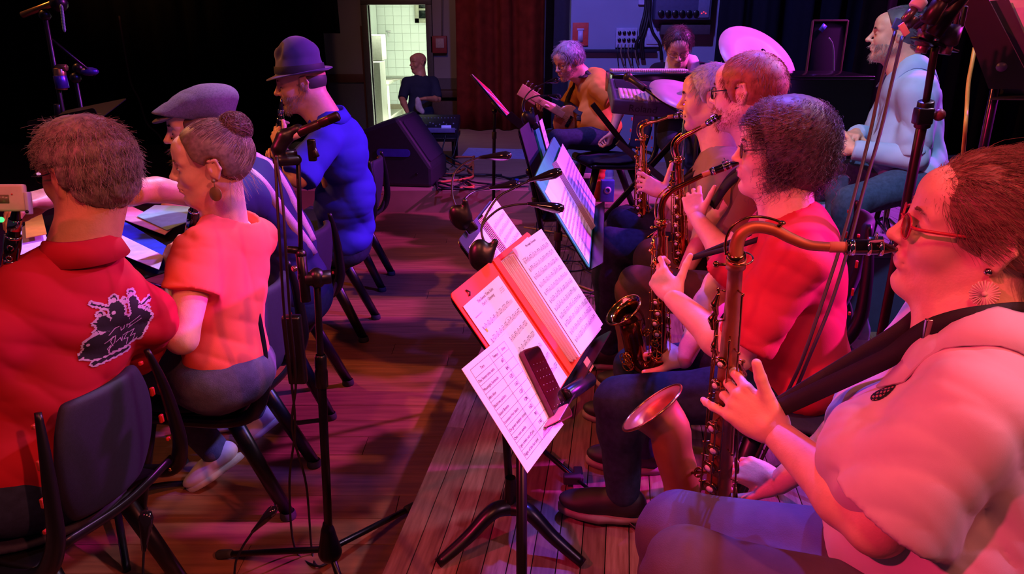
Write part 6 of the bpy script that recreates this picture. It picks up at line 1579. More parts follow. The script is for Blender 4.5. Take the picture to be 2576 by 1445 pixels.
score('printed part titled The Sweet Time Suite on the left side of the orange folder', R1, lc(-.238, -.034, .0052), .205, .285, 7, 3, y0=.060, title='The Sweet Time Suite\nPart 1 : Opening', sub='Saxophone ténor 2', right='Denis Gautier\nTempo: 60 bpm\n(version big band)', size=.010)
hl = tag(obj('highlighter_mark', plate([(0, 0), (0, -.008), (.007, -.008), (.007, 0)], R1, lc(-.218, -.100, .0066), .0003), mat('yellow_marker', 'f0c830', rough=.8), smooth=False), 'small yellow highlighter mark on the left page of music', 'mark')
# thick stack of pages on the right side, fanned
stk_t = thing('paper_stack', 'thick stack of music sheets leaning on the right side of the orange folder', 'papers', lc(.0, -.30, .004))
for i in range(9):
    Rr_ = R1 @ np.array(Matrix.Rotation(math.radians(1.2 - .5 * i), 3, 'Z'))
    obj('page', plate([(0, 0), (0, -.29), (.205, -.29), (.205, 0)], Rr_, lc(.012 + .0035 * i, -.012 - .002 * (i % 3), .006 + .0028 * i), .0027), mat('page_edge_%d' % (i % 2), ('e4ccd8', 'efe4ee')[i % 2], rough=.7, var=.02), stk_t, smooth=False)
Rt = R1 @ np.array(Matrix.Rotation(math.radians(-2), 3, 'Z'))
score('printed part titled Moonlight Serenade on top of the page stack', Rt, lc(.048, -.004, .0325), .215, .300, 11, 8, y0=.040, title='Moonlight Serenade', sub='Saxophone 2', right='GLENN MILLER\narr. tempo', size=.009)
# sticker on the page corner
a = at1(1455, 935); tag(obj('sticky_note', plate([(0, 0), (0, -.030), (.034, -.030), (.034, 0)], R1, lc(a[0] - .02, a[1] + .02, .0345), .0008), mat('pink_sticker', 'd8786c', rough=.6), smooth=False), 'small reddish sticker at the lower corner of the right page', 'sticker')
# set list: hangs over the left edge
cor = [at1(1147, 937), at1(1290, 822), at1(1312, 1198)]
xl_ = nrm((cor[1] - cor[0]) * A(1, 1, 0)); 
sl_t = thing('set_list', 'printed set list table hanging off the lower left of the music desk', 'paper', lc(cor[2][0], cor[2][1], .01))
P0_, P2_ = cor[0], cor[2]; yd = nrm((P0_ - P2_) * A(1, 1, 0)); hh = np.linalg.norm((P0_ - P2_)[:2]); xd = A(yd[1], -yd[0], 0)
Rs = R1 @ np.stack([xd, yd, A(0, 0, 1)], 1); os_ = lc(P0_[0], P0_[1], .014)
ws_ = .215
obj('page', plate([(0, 0), (0, -hh), (ws_, -hh), (ws_, 0)], Rs, os_, .0008), paper, sl_t, smooth=False)
g = []; oo = os_ + Rs[:, 2] * .0014; x0, x1, x2, x3 = .022, .108, .150, .190; top = -.012; rh = (hh - .030) / 11
rows = ['Titre|Tempo|Solos', 'The Sweet time suite|60|', 'Moonlight Serenade|84|', 'Afro blue|120|', 'Backrow politics|160|', 'Island Breeze|120|', 'Louisiana Hot Sauce|108|', 'On green dolphin street|160|', 'One note samba|90|', 'I get a kick out of you|148|', 'Flight of the foo bird|168|']
for i in range(12): g.append(quadstrip(Rs, oo, x0, top - i * rh, x3, top - i * rh, .0007))
for x in (x0, x1, x2, x3): g.append(quadstrip(Rs, oo, x, top, x, top - 11 * rh, .0007))
for i, r in enumerate(rows):
    q = r.split('|'); y = top - (i + .70) * rh
    if i == 0:
        for a_, b_, s_ in ((x0, x1, q[0]), (x1, x2, q[1]), (x2, x3, q[2])): g.append(text_geo(s_, .0085, Rs, oo + Rs @ A((a_ + b_) / 2, y, 0), 'CENTER'))
    else:
        g.append(text_geo(q[0], .0086, Rs, oo + Rs @ A(x0 + .002, y, 0))); g.append(text_geo(q[1], .011, Rs, oo + Rs @ A(x2 - .003, y, 0), 'RIGHT'))
obj('table_print', join(*g), inkd, sl_t, smooth=False)
# phone
pa, pb, pc = at1(1285, 872), at1(1385, 1078), at1(1420, 1040)
py = nrm((pa - pb) * A(1, 1, 0)); px = A(py[1], -py[0], 0); Rp1 = R1 @ np.stack([px, py, A(0, 0, 1)], 1)
ph = thing('smartphone', 'dark red phone lying on the set list', 'phone', lc(pb[0], pb[1], .02))
cph = (at1(1275, 905) + at1(1425, 1020)) / 2; cph = lc(cph[0] - .012, cph[1] - .008, .026)
obj('case', plate(rrect(.080, .170, .011, 5), Rp1, cph - Rp1[:, 2] * .009, .011), mat('dark_red_case', '5a2420', rough=.3, metal=.5), ph, smooth=False)
scr = obj('screen', plate(rrect(.074, .164, .009, 5), Rp1, cph + Rp1[:, 2] * .002, .0008), mat('black_glass', '1c0a10', rough=.08, coat=.6), ph, smooth=False)
g = [quadstrip(Rp1, cph + Rp1[:, 2] * .0032, x - .0012, y, x + .0012, y + .0006, .0012) for x in (-.022, -.007, .008, .022) for y in (.048, .032, .016, 0, -.016, -.05)]
obj('screen_marks', join(*g), mat('dim_marks', 'a08890', rough=.6), scr, smooth=False)
# little black speaker cylinder holding the pages
ca, cb = lc(at1(1395, 1010)[0], at1(1395, 1010)[1], .030), lc(at1(1455, 970)[0], at1(1455, 970)[1], .034)
cy = thing('cylinder_speaker', 'small black cylinder lying on the bottom of the music pages', 'speaker', ca)
obj('body', cyl(ca, cb, .017, 28), mat('satin_black', '1c1a2c', rough=.3, metal=.4), cy); obj('end_cap', cyl(ca - nrm(cb - ca) * .001, ca + nrm(cb - ca) * .003, .0125, 24), blk, cy)
# pink card on the lip
a = at1(1385, 1100); tag(obj('card', plate(rrect(.075, .040, .006, 3), np.stack([R1[:, 0], R1[:, 2], -R1[:, 1]], 1), lc(a[0] + .01, -h1 + .006, .035), .002), mat('pink_card', 'e0889a', rough=.6), smooth=False), 'small pink card lying on the front lip of the nearest music desk', 'card')

# gooseneck clip lamps
def lamp(label, base, R, heads, grp='clip-on stand lamps', headlen=.085, clip=True):
    t = thing('stand_lamp', label, 'lamp', base, 0, grp)
    if clip: obj('clip', join(sdf([E(base, A(.027, .019, .037), R, k=.01), C(base + R @ A(.018, 0, -.01), base + R @ A(.034, 0, .030), .009, .008, k=.012)], .0035), box(base + R @ A(.010, 0, -.035), (.030, .020, .03), R, bev=.006)), blk, t)
    for pts, d in heads:
        p = spline(pts, 8); d = nrm(d); e = p[-1]; g = obj('gooseneck', tube(p, .0028, 8), blk, t)
        pr = [(.003, -.004), (.005, 0), (.008, headlen * .25), (.0135, headlen * .62), (.0145, headlen * .82), (.010, headlen * .97), (1e-4, headlen)]
        hd = lathe(pr, e, d, 18, sx=1.15, sy=.8, xdir=np.cross(d, A(0, 0, 1)))
        ho_ = obj('lamp_head', hd, mat('glossy_black', '141014', rough=.1, coat=.6), g)
        obj('led_lens', (hd[0] * 0 + (e + d * headlen * .62) + (hd[0] - e - d * headlen * .5) * .55 - A(0, 0, .0075), hd[1]), mat('lens_frost', '9a94a0', rough=.2), ho_)
    return t
RI = np.eye(3)
lamp('double gooseneck lamp clipped to the top of the nearest music stand', Q(1208, 642, 1.70), frame(A(1, 0, 0), A(0, .3, 1)), [([Q(1222, 625, 1.71), Q(1212, 570, 1.74), Q(1248, 502, 1.76), Q(1290, 475, 1.78), Q(1330, 455, 1.8)], Q(1402, 428, 1.80) - Q(1330, 449, 1.80)), ([Q(1224, 625, 1.71), Q(1212, 572, 1.73), Q(1250, 530, 1.74), Q(1290, 517, 1.74), Q(1330, 513, 1.74)], Q(1395, 520, 1.74) - Q(1330, 511, 1.74))])
lamp('double gooseneck lamp clipped to the blue folder stand', Q(1158, 548, 1.92), frame(A(.8, 0, .5), A(-.5, 0, 1)), [([Q(1152, 535, 1.92), Q(1138, 490, 1.94), Q(1142, 440, 1.96), Q(1170, 410, 1.97), Q(1208, 396, 1.98)], Q(1252, 394, 1.98) - Q(1208, 397, 1.98)), ([Q(1155, 535, 1.92), Q(1170, 500, 1.95), Q(1195, 482, 1.98), Q(1232, 474, 2.0)], Q(1280, 470, 2.0) - Q(1232, 477, 2.0))])
LAMP4 = lambda t4, w4f: lamp('double gooseneck lamp clipped to the dark folder stand at the back', w4f, frame(A(.8, 0, .5), A(-.5, 0, 1)), [([Q(1322, 300, t4), Q(1314, 262, t4), Q(1335, 228, t4), Q(1375, 207, t4)], Q(1410, 198, t4) - Q(1375, 206, t4)), ([Q(1326, 300, t4), Q(1318, 262, t4), Q(1345, 243, t4), Q(1378, 240, t4)], Q(1412, 245, t4) - Q(1378, 240, t4))], headlen=.055)

# --- blue folder stand
def desk_px(tl, tr, bl, zt_, zb):
    a_, b_, c_ = QZ(*tl, zt_), QZ(*tr, zt_), QZ(*bl, zb); return desk_frame(a_, b_, c_), (a_ + b_) / 2, np.linalg.norm(b_ - a_), np.linalg.norm(a_ - c_)
R2, o2, w2, h2 = desk_px((1158, 606), (1232, 500), (1212, 665), 1.10, .98)
h2 = .30; w2 = .44; o2 = QZ(1196, 553, 1.12)
R2 = frame(nrm(QZ(1236, 505, 1.12) - QZ(1160, 600, 1.12)), np.array(R1[:, 2])); 
y2 = nrm(R1[:, 1] - R2[:, 0] * R1[:, 1].dot(R2[:, 0])); R2 = np.stack([R2[:, 0], y2, np.cross(R2[:, 0], y2)], 1)
music_stand('music stand with the open navy folder, behind the orange folder', o2, R2, w2, h2, (-.004, 1.80), PLAT, .115, 90, reach=.235, leg_r=.030)
lc2 = lambda x, y, z=0: o2 + R2 @ A(x, y, z)
nf = thing('folder', 'open navy folder on the stand behind the orange folder', 'folder', lc2(0, -.3, .004))
obj('folder_back', plate(rrect(w2, .30, .012, 3, 0, -.147), R2, lc2(0, .0, .002), .003), mat('navy_card', '26305c', rough=.5), nf, smooth=False)
for i in range(5): obj('page', plate([(0, 0), (0, -.285), (.02, -.285), (.02, 0)], R2, lc2(-.004 + .004 * i, -.006, .006 + .003 * i), .001), MATS['page_edge_0'], nf, smooth=False)
score('left page of music in the navy folder', R2, lc2(-.195, -.03, .006), .185, .265, 8, 21)
score('right page of music in the navy folder', R2, lc2(.015, .0, .020), .200, .285, 9, 22, y0=.05, title='Afro Blue', size=.012)
# --- teal folder stand
def desk3(label, tlp, trp, zt_, h_, w_, pole, zf, Rref, base_rot=30, reach=.26):
    x = nrm(QZ(*trp, zt_) - QZ(*tlp, zt_)); y = nrm(Rref[:, 1] - x * Rref[:, 1].dot(x)); R = np.stack([x, y, np.cross(x, y)], 1)
    o = (QZ(*tlp, zt_) + QZ(*trp, zt_)) / 2; music_stand(label, o, R, w_, h_, pole, zf, .10, base_rot, reach=reach); return R, o
TLt, TRt, BLt = QZ(1342, 452, 1.18), QZ(1392, 345, 1.18), QZ(1478, 650, .90)
R3 = desk_frame(TLt, TRt, BLt); o3 = (TLt + TRt) / 2
w3 = np.linalg.norm(TRt - TLt); h3 = np.linalg.norm(TLt - BLt)
print('teal desk', w3, h3, o3, prj(o3))
music_stand('music stand with the open teal folder', o3, R3, w3 * .98, h3, (QZ(1392, 900, PLAT)[0] - .02, o3[1] + .06), PLAT, .10, 40)
lc3 = lambda x, y, z=0: o3 + R3 @ A(x, y, z)
tf = thing('folder', 'open teal folder full of music on the middle stand', 'folder', lc3(0, -h3, .004))
teal = mat('teal_card', '18b088', rough=.5)
obj('folder_back', plate(rrect(w3, h3 * .99, .02, 3, 0, -h3 * .49), R3, lc3(0, .0, .002), .003), teal, tf, smooth=False)
for i in range(6): obj('page', plate([(0, 0), (0, -h3 * .84), (.02, -h3 * .84), (.02, 0)], R3, lc3(-.004 + .004 * i, -h3 * .12, .006 + .003 * i), .001), MATS['page_edge_0'], tf, smooth=False)
score('left page of music in the teal folder', R3, lc3(-w3 * .47, -h3 * .16, .006), w3 * .46, h3 * .80, 9, 31, y0=.08)
score('right page of music in the teal folder', R3, lc3(.02, -h3 * .12, .022), w3 * .45, h3 * .80, 10, 32, y0=.06)
# --- dark folder stand behind the teal one
TL4, TR4, BL4 = QZ(1303, 330, 1.25), QZ(1352, 288, 1.25), QZ(1372, 460, 1.0)
R4 = desk_frame(TL4, TR4, BL4); o4 = (TL4 + TR4) / 2 ; w4 = np.linalg.norm(TR4 - TL4); h4 = .36
print('dark desk', w4, np.linalg.norm(TL4 - BL4), o4)
music_stand('music stand with a dark folder, behind the teal folder', o4, R4, .50, h4, (o4[0] + .16, o4[1] + .1), PLAT, .10, 70)
lc4 = lambda x, y, z=0: o4 + R4 @ A(x, y, z)
LAMP4(prj(o4)[2], o4 + A(0, 0, .01))
df_ = thing('folder', 'dark grey folder on the farther stand', 'folder', lc4(0, -h4, .004))
obj('folder_back', plate(rrect(.48, .345, .012, 3, 0, -.17), R4, lc4(0, 0, .002), .003), mat('charcoal_card', '2e2c3c', rough=.5), df_, smooth=False)
obj('teal_flap', plate(rrect(.10, .30, .006, 3, .08, -.19), R4, lc4(0, 0, .006), .008), MATS['teal_card'], df_, smooth=False)
score('narrow strip of music paper on the farther stand', R4, lc4(.14, -.02, .02), .09, .31, 9, 41)
# --- stand with red and white sheet, far
x5 = Q(1240, 250, 5.2)
R5 = frame(nrm(Q(1196, 196, 5.1) - Q(1212, 200, 5.4)), A(1, 0, .4))
def far_stand():
    a_, b_ = Q(1193, 196, 5.0), Q(1283, 303, 4.9); y = nrm(a_ - b_); x = nrm(A(.10, .97, -.14)); x = nrm(x - y * x.dot(y)); z = np.cross(x, y); R = np.stack([x, y, z], 1)
    h = np.linalg.norm(a_ - b_); o = a_ + x * .12
    music_stand('music stand with red and white sheets in front of the red brown curtain', o, R, .42, h, (Q(1236, 480, 5.0)[0], o[1]), .0, .10, 10)
    t = thing('sheet_music', 'red and white sheets on the far music stand', 'sheet music', b_)
    obj('page', plate([(-.18, 0), (-.18, -h * .96), (.16, -h * .96), (.16, 0)], R, o + z * .006, .004), mat('pink_sheet', 'c8aac8', rough=.7), t, smooth=False)
    for y0, y1 in ((.02, .16), (.24, .36), (.42, .50)):
        obj('red_block', plate([(-.17, -y0 * h * 1.8), (-.17, -y1 * h * 1.8), (.10, -y1 * h * 1.8), (.10, -y0 * h * 1.8)], R, o + z * .0105, .0012), mat('red_print', 'd83048', rough=.6), t, smooth=False)
far_stand()

# --- music table of the clarinets: stands with sheets at the left
def left_sheets():
    z = .93
    a_, b_, c_, d_ = QZ(95, 600, z), QZ(290, 545, z), QZ(410, 640, z), QZ(200, 760, z)
    def quad(name, pts, zz, m, label, cat, thick=.002):
        P = [QZ(u, v, zz) for u, v in pts]; V = np.array(P + [p + A(0, 0, thick) for p in P]); n = len(P)
        F = [list(range(n))[::-1], [n + i for i in range(n)]] + [[i, (i + 1) % n, n + (i + 1) % n, n + i] for i in range(n)]
        return tag(obj(name, (V, F), m, smooth=False), label, cat)
    lav = mat('lavender_paper', 'd8c8ec', rough=.7)
    quad('sheet_music', [(20, 600), (95, 545), (135, 640), (60, 690)], .955, lav, 'pale sheet of music between the left edge clarinet and the red collar', 'sheet music')
    quad('folder', [(62, 545), (105, 535), (118, 590), (66, 600)], .975, mat('yellow_card', 'c88a28', rough=.6), 'yellow folder behind the left edge clarinet', 'folder')
    quad('folder', [(200, 600), (292, 545), (418, 620), (405, 655), (330, 640), (240, 650)], .945, mat('blue_card', '1038d8', rough=.5), 'bright blue folder behind the red polo', 'folder')
    lp = quad('sheet_music', [(270, 610), (300, 590), (412, 645), (400, 680), (300, 640)], .955, lav, 'lavender lit sheet of music under the bright blue folder', 'sheet music')
    quad('sheet_music', [(290, 530), (330, 520), (440, 570), (415, 592), (296, 548)], .952, mat('pink_paper', 'e8a0b8', rough=.7), 'pink edged folder behind the blue folder', 'folder')
    quad('sheet_music', [(345, 545), (390, 517), (492, 522), (470, 560), (420, 580)], .958, mat('mint_paper', '9ad0c8', rough=.7), 'mint green sheet of music beside the woman’s clarinet'.replace('’', "'"), 'sheet music')
    t = thing('music_stand', 'flat music stand desk under the folders on the left', 'music stand', A(-1.30, 2.02, 0))
    quadP = [QZ(10, 640, .93), QZ(60, 555, .93), QZ(300, 515, .93), QZ(500, 535, .93), QZ(440, 680, .93), QZ(180, 760, .93)]
    V = np.array(quadP + [p + A(0, 0, .004) for p in quadP]); F = [[5, 4, 3, 2, 1, 0], [6, 7, 8, 9, 10, 11]] + [[i, (i + 1) % 6, 6 + (i + 1) % 6, 6 + i] for i in range(6)]
    obj('desk', (V, F), blkm, t, smooth=False)
    c = A(-1.35, 2.12, 0); obj('pole', cyl(c + A(0, 0, .06), c + A(0, 0, .93), .012, 14), blkm, t)
    for i in range(3):
        q = math.radians(60 + 120 * i); obj('leg', tube(spline([c + A(0, 0, .12), c + A(math.cos(q) * .15, math.sin(q) * .15, .07), c + A(math.cos(q) * .27, math.sin(q) * .27, .01)], 5), .012, 8), blkm, t)
left_sheets()
# white tuner / recorder at the left edge
def recorder():
    t = thing('tuner', 'white electronic tuner at the left edge beside the clarinet tip', 'tuner', Q(20, 530, 1.60)); c = Q(15, 498, 1.63)
    R = frame(A(.98, .15, 0), A(-.1, .8, .6)); R = frame(A(1, .1, -.02), A(0, .2, 1)); wh = mat('cream_plastic', 'b8b8a8', rough=.4)
    obj('case', box(c, (.085, .018, .060), R, bev=.006), wh, t); obj('side_edge', box(c + R @ A(.046, 0, -.012), (.008, .020, .050), R, bev=.003), mat('pale_blue_plastic', 'a8b4c8', rough=.4), t)
    obj('display', box(c + R @ A(-.006, -.0095, -.002), (.034, .002, .018), R), mat('lcd_olive', '6a6650', rough=.3), t)
    obj('jack_hole', ball(c + R @ A(.046, -.010, -.030), .004, 10), blk, t)
    obj('green_led', ball(Q(3, 553, 1.60), .006, 10), mat('green_led', '30e060', emit=('30ff60', 3.0)), t)
    obj('red_mark', ball(c + R @ A(.018, -.0096, .008), .0018, 8), mat('red_mark', 'c03030'), t)
recorder()
# ------------------------------------------------------------------ microphone stands, backline, cables, back wall and kitchen things
gun = mat('gunmetal_mic', '3a2a2c', rough=.35, metal=.6)
tape = mat('white_tape', 'd8c4cc', rough=.7)
def pencil_mic(par, a, b, r=.0105, name='microphone'):
    a, b = np.asarray(a, float), np.asarray(b, float); d = nrm(b - a); L = np.linalg.norm(b - a)
    m = obj(name, lathe([(1e-4, 0), (r * .8, .0005), (r, .004), (r, L * .55), (r * .9, L * .56), (r * .9, L * .6), (r, L * .61), (r, L - .003), (r * .85, L), (1e-4, L)], a, d, 20), gun, par)
    obj('grille', lathe([(r * 1.02, L * .80), (r * 1.02, L * .98), (r * .8, L + .0005)], a, d, 20), mat('mic_grille', '1a1214', rough=.5, metal=.6), m)
    return m
def xlr(par, a, b):
    a, b = np.asarray(a, float), np.asarray(b, float); L = np.linalg.norm(b - a)
    return obj('cable_plug', lathe([(1e-4, 0), (.006, .001), (.0065, L * .3), (.0095, L * .35), (.0095, L), (1e-4, L)], a, nrm(b - a), 14), mat('plug_grey', '6a5a62', rough=.3, metal=.6), par)
# -- centre-left stand
def mic_stand_centre():
    hub = Q(828, 1368, 2.235); t = thing('microphone_stand', 'black microphone stand with a pencil microphone, beside the coral t-shirt', 'microphone stand', A(hub[0], hub[1], 0))
    top = Q(797, 700, 1.955)
    obj('base_hub', sdf([C(hub + A(0, 0, .045), hub - A(0, 0, .03), .020, .036, k=.01), C(hub + A(0, 0, .07), hub + A(0, 0, .03), .014, .018, k=.01)], .004), blkm, t)
    for e, rr_ in ((Q(562, 1402, 2.40), .010), (QZ(1035, 1275, .02), .010), (QZ(872, 1510, .015), .010)):
        e = A(e[0], e[1], .016); d = nrm(e - hub); l = obj('leg', cyl(hub - A(0, 0, .02) + d * .02, e, rr_, 12), blkm, t)
        obj('rubber_foot', sdf([C(e - d * .03, e + d * .012, .014, .016, k=.004)], .004), rub, l)
    m1 = hub + (top - hub) * .62
    obj('lower_tube', cyl(hub, m1 + (top - hub) * .04, .0125, 16), blkm, t); obj('height_collar', lathe([(.0135, 0), (.018, .004), (.018, .05), (.015, .06), (.0165, .062), (.0165, .095), (.0125, .10)], m1, top - hub, 18), blkm, t)
    obj('upper_tube', cyl(m1, top, .0095, 14), blkm, t)
    cl = top; obj('boom_clutch', join(ball(cl, .026, 16, sc=(.9, .9, 1.1)), cyl(cl + A(-.03, -.012, .0), cl + A(.034, .012, .0), .019, 18), cyl(cl + A(-.045, -.015, .012), cl + A(-.03, -.01, .01), .012, 12)), blk, t)
    obj('clutch_bolt', cyl(cl + A(-.052, -.03, .035), cl + A(-.045, -.022, .035), .008, 12), mat('bolt_pink', 'c09098', rough=.2, metal=.9), t)
    b0 = Q(770, 760, 1.95); b1 = Q(757, 640, 1.93); b2 = Q(750, 400, 1.86)
    obj('boom_lower', cyl(b0, b1, .0135, 14), blkm, t); obj('boom_tube', cyl(b1 - (b2 - b1) * .05, b2, .0062, 10), blkm, t)
    obj('boom_knob', join(cyl(Q(722, 628, 1.92), Q(750, 630, 1.93), .010, 12), ball(b1, .015, 12)), blk, t)
    obj('shock_clip', join(sdf([C(Q(700, 375, 1.82), Q(716, 345, 1.82), .018, .020, k=.01), C(Q(716, 345, 1.82), Q(750, 328, 1.82), .016, k=.01), C(Q(700, 405, 1.82), Q(745, 402, 1.85), .014, k=.01)], .004), cyl(Q(690, 390, 1.82), Q(745, 385, 1.85), .010, 12)), blk, t)
    obj('spring_clip', join(box(Q(785, 378, 1.85), (.020, .016, .055), bev=.004), cyl(Q(785, 365, 1.85), Q(797, 395, 1.85), .008, 10)), blk, t)
    pencil_mic(t, Q(738, 340, 1.82), Q(852, 291, 1.80), .0115)
    obj('tape_label', cyl(Q(733, 342, 1.82), Q(752, 334, 1.818), .0125, 16), tape, t)
    # paired cables
    for k, du in ((0, 0), (1, 14)):
        pts = [Q(692 + du * .2, 395, 1.80), Q(698 + du, 520, 1.80), Q(706 + du, 650, 1.82), Q(716 + du, 800, 1.90), Q(733 + du * .8, 960, 2.02), Q(742 - du * .5, 1080, 2.12), Q(728 + du * 3, 1220, 2.26), QZ(742 + du * 3, 1380, .02), QZ(800, 1425, .008), QZ(850, 1400, .006)]
        obj('cable', tube(spline(pts, 8), .0036, 7), mat('cable_black', '181216', rough=.5), t)
    obj('hanging_case', box(Q(742, 880, 2.0), (.05, .03, .20), bev=.008), blk, t)
    return t
mic_stand_centre()
# -- near pair of lamp heads at the bottom
for lb, pts, d in (('gooseneck lamp head rising from below the picture beside the chair leg', [Q(592, 1600, 1.72), Q(590, 1440, 1.72), Q(606, 1385, 1.72), Q(636, 1338, 1.72)], Q(708, 1262, 1.70) - Q(636, 1338, 1.72)),
                   ('gooseneck lamp head seen from below in front of the left chair leg', [Q(360, 1600, 1.62), Q(358, 1500, 1.62), Q(360, 1430, 1.62), Q(362, 1385, 1.62)], Q(368, 1298, 1.62) - Q(362, 1385, 1.62))):
    lamp(lb, pts[0], RI, [(pts, d)], headlen=.088, clip=False)
def low_stand():
    c = A(-.80, 1.22, 0); t = thing('lamp_stand', 'low stand below the picture carrying the two gooseneck lamps', 'stand', c)
    obj('pole', join(cyl(c, c + A(0, 0, .42), .012, 12), cyl(Q(592, 1600, 1.72), Q(360, 1600, 1.62), .010, 12)), blkm, t); obj('foot', lathe([(1e-4, 0), (.14, 0), (.14, .012), (.02, .03), (1e-4, .03)], c, A(0, 0, 1), 24), blkm, t)
low_stand()
# -- right foreground stand with clips
def mic_stand_right():
    a, b = Q(2352, 118, 1.72), Q(2262, 640, 2.0); foot = A(b[0], b[1], PLAT)
    t = thing('microphone_stand', 'dark microphone stand with two clips in front of the man in the pale blue shirt', 'microphone stand', foot)
    mid = Q(2325, 285, 1.80); lowp = A(b[0] + .00, b[1] + .02, PLAT + .10)
    br = mat('brown_black_metal', '2a181a', rough=.35, metal=.5)
    obj('upper_tube', cyl(a, mid, .0085, 14), br, t); obj('lower_tube', cyl(mid, lowp, .0125, 16), br, t)
    obj('height_clamp', join(cyl(mid + nrm(a - mid) * .03, mid - nrm(a - mid) * .035, .019, 16), box(Q(2322, 292, 1.79), (.04, .03, .04), bev=.005)), blk, t)
    obj('clamp_knob', join(cyl(Q(2335, 290, 1.79), Q(2352, 288, 1.79), .008, 10), ball(Q(2362, 289, 1.79), .015, 12)), mat('reddish_knob', '6a3030', rough=.4), t)
    for i in range(3):
        q = math.radians(20 + 120 * i); obj('leg', tube([lowp, A(lowp[0] + math.cos(q) * .30, lowp[1] + math.sin(q) * .30, PLAT + .014)], .010, 8), br, t)
    bar = obj('stereo_bar', box(Q(2352, 112, 1.72), (.14, .025, .006), frame(Q(2385, 122, 1.74) - Q(2315, 98, 1.70), A(0, 0, 1)), bev=.002), blkm, t)
    obj('bar_screw', join(cyl(Q(2356, 105, 1.71), Q(2358, 84, 1.71), .006, 10), ball(Q(2358, 84, 1.71), .009, 10)), steel, t)
    for c, sc_ in ((Q(2392, 75, 1.72), 1.0), (Q(2330, 85, 1.74), .8)):
        up_ = A(.12, 0, 1); R = frame(A(1, .2, 0), up_); k = .030 * sc_
        obj('mic_clip', join(lathe([(k * .62, -.035 * sc_), (k * .80, -.03 * sc_), (k * .80, .012 * sc_), (k * .66, .012 * sc_), (k * .60, -.03 * sc_)], c, up_, 20), *[box(c + R @ A(math.cos(q) * k * .72, math.sin(q) * k * .72, .030 * sc_), (.009, .009, .045 * sc_), R, bev=.003) for q in (0.5, 2.1, 3.6, 5.2)]), mat('reddish_clip', '4a2a2c', rough=.4), bar)
        obj('clip_base', cyl(c - nrm(up_) * .055 * sc_, c - nrm(up_) * .032 * sc_, .016 * sc_, 16), mat('pink_metal', 'a06a70', rough=.3, metal=.7), bar)
    # boom arms crossing the top of the frame, with plugs and tape
    obj('boom_arm', join(cyl(Q(2300, 66, 1.70), Q(2480, -60, 1.55), .0095, 12), cyl(Q(2345, 90, 1.70), Q(2420, -10, 1.66), .018, 14)), br, t)
    m = pencil_mic(t, Q(2330, 60, 1.62), Q(2395, -40, 1.58), .017)
    pl = xlr(t, Q(2262, 66, 1.62), Q(2300, 22, 1.61)); xlr(t, Q(2275, 80, 1.64), Q(2300, 40, 1.62))
    obj('tape_ring', cyl(Q(2302, 20, 1.61), Q(2318, -2, 1.605), .016, 18), tape, t); obj('tape_ring', cyl(Q(2345, 22, 1.64), Q(2365, 30, 1.64), .018, 18), tape, t)
    obj('white_label', box(Q(2274, 74, 1.60), (.013, .006, .028), frame(A(.75, 0, .6), A(-.6, 0, .75)), bev=.001), mat('pink_label', 'e8a0a0', rough=.6), t)
    obj('blue_label', box(Q(2256, 60, 1.61), (.014, .005, .022), frame(A(.9, 0, -.3), A(.3, 0, .9)), bev=.001), mat('blue_label', '2a6ab8', rough=.6), t)
    for pts in ([Q(2252, 80, 1.62), Q(2218, 200, 1.60), Q(2190, 330, 1.60), Q(2155, 470, 1.58), Q(2120, 600, 1.56), Q(2075, 740, 1.55), Q(2020, 900, 1.56), Q(1975, 1000, 1.62)],
                [Q(2270, 92, 1.63), Q(2245, 200, 1.61), Q(2215, 330, 1.60), Q(2172, 480, 1.58), Q(2138, 610, 1.56), Q(2092, 760, 1.55), Q(2035, 900, 1.56), Q(1992, 1000, 1.62)]):
        obj('cable', tube(spline(pts + [A(pts[-1][0] - .05, pts[-1][1] + .1, PLAT + .3), A(pts[-1][0] - .02, pts[-1][1] + .25, PLAT + .01)], 8), .0038, 8), mat('cable_brown', '2c1618', rough=.5), t)
mic_stand_right()
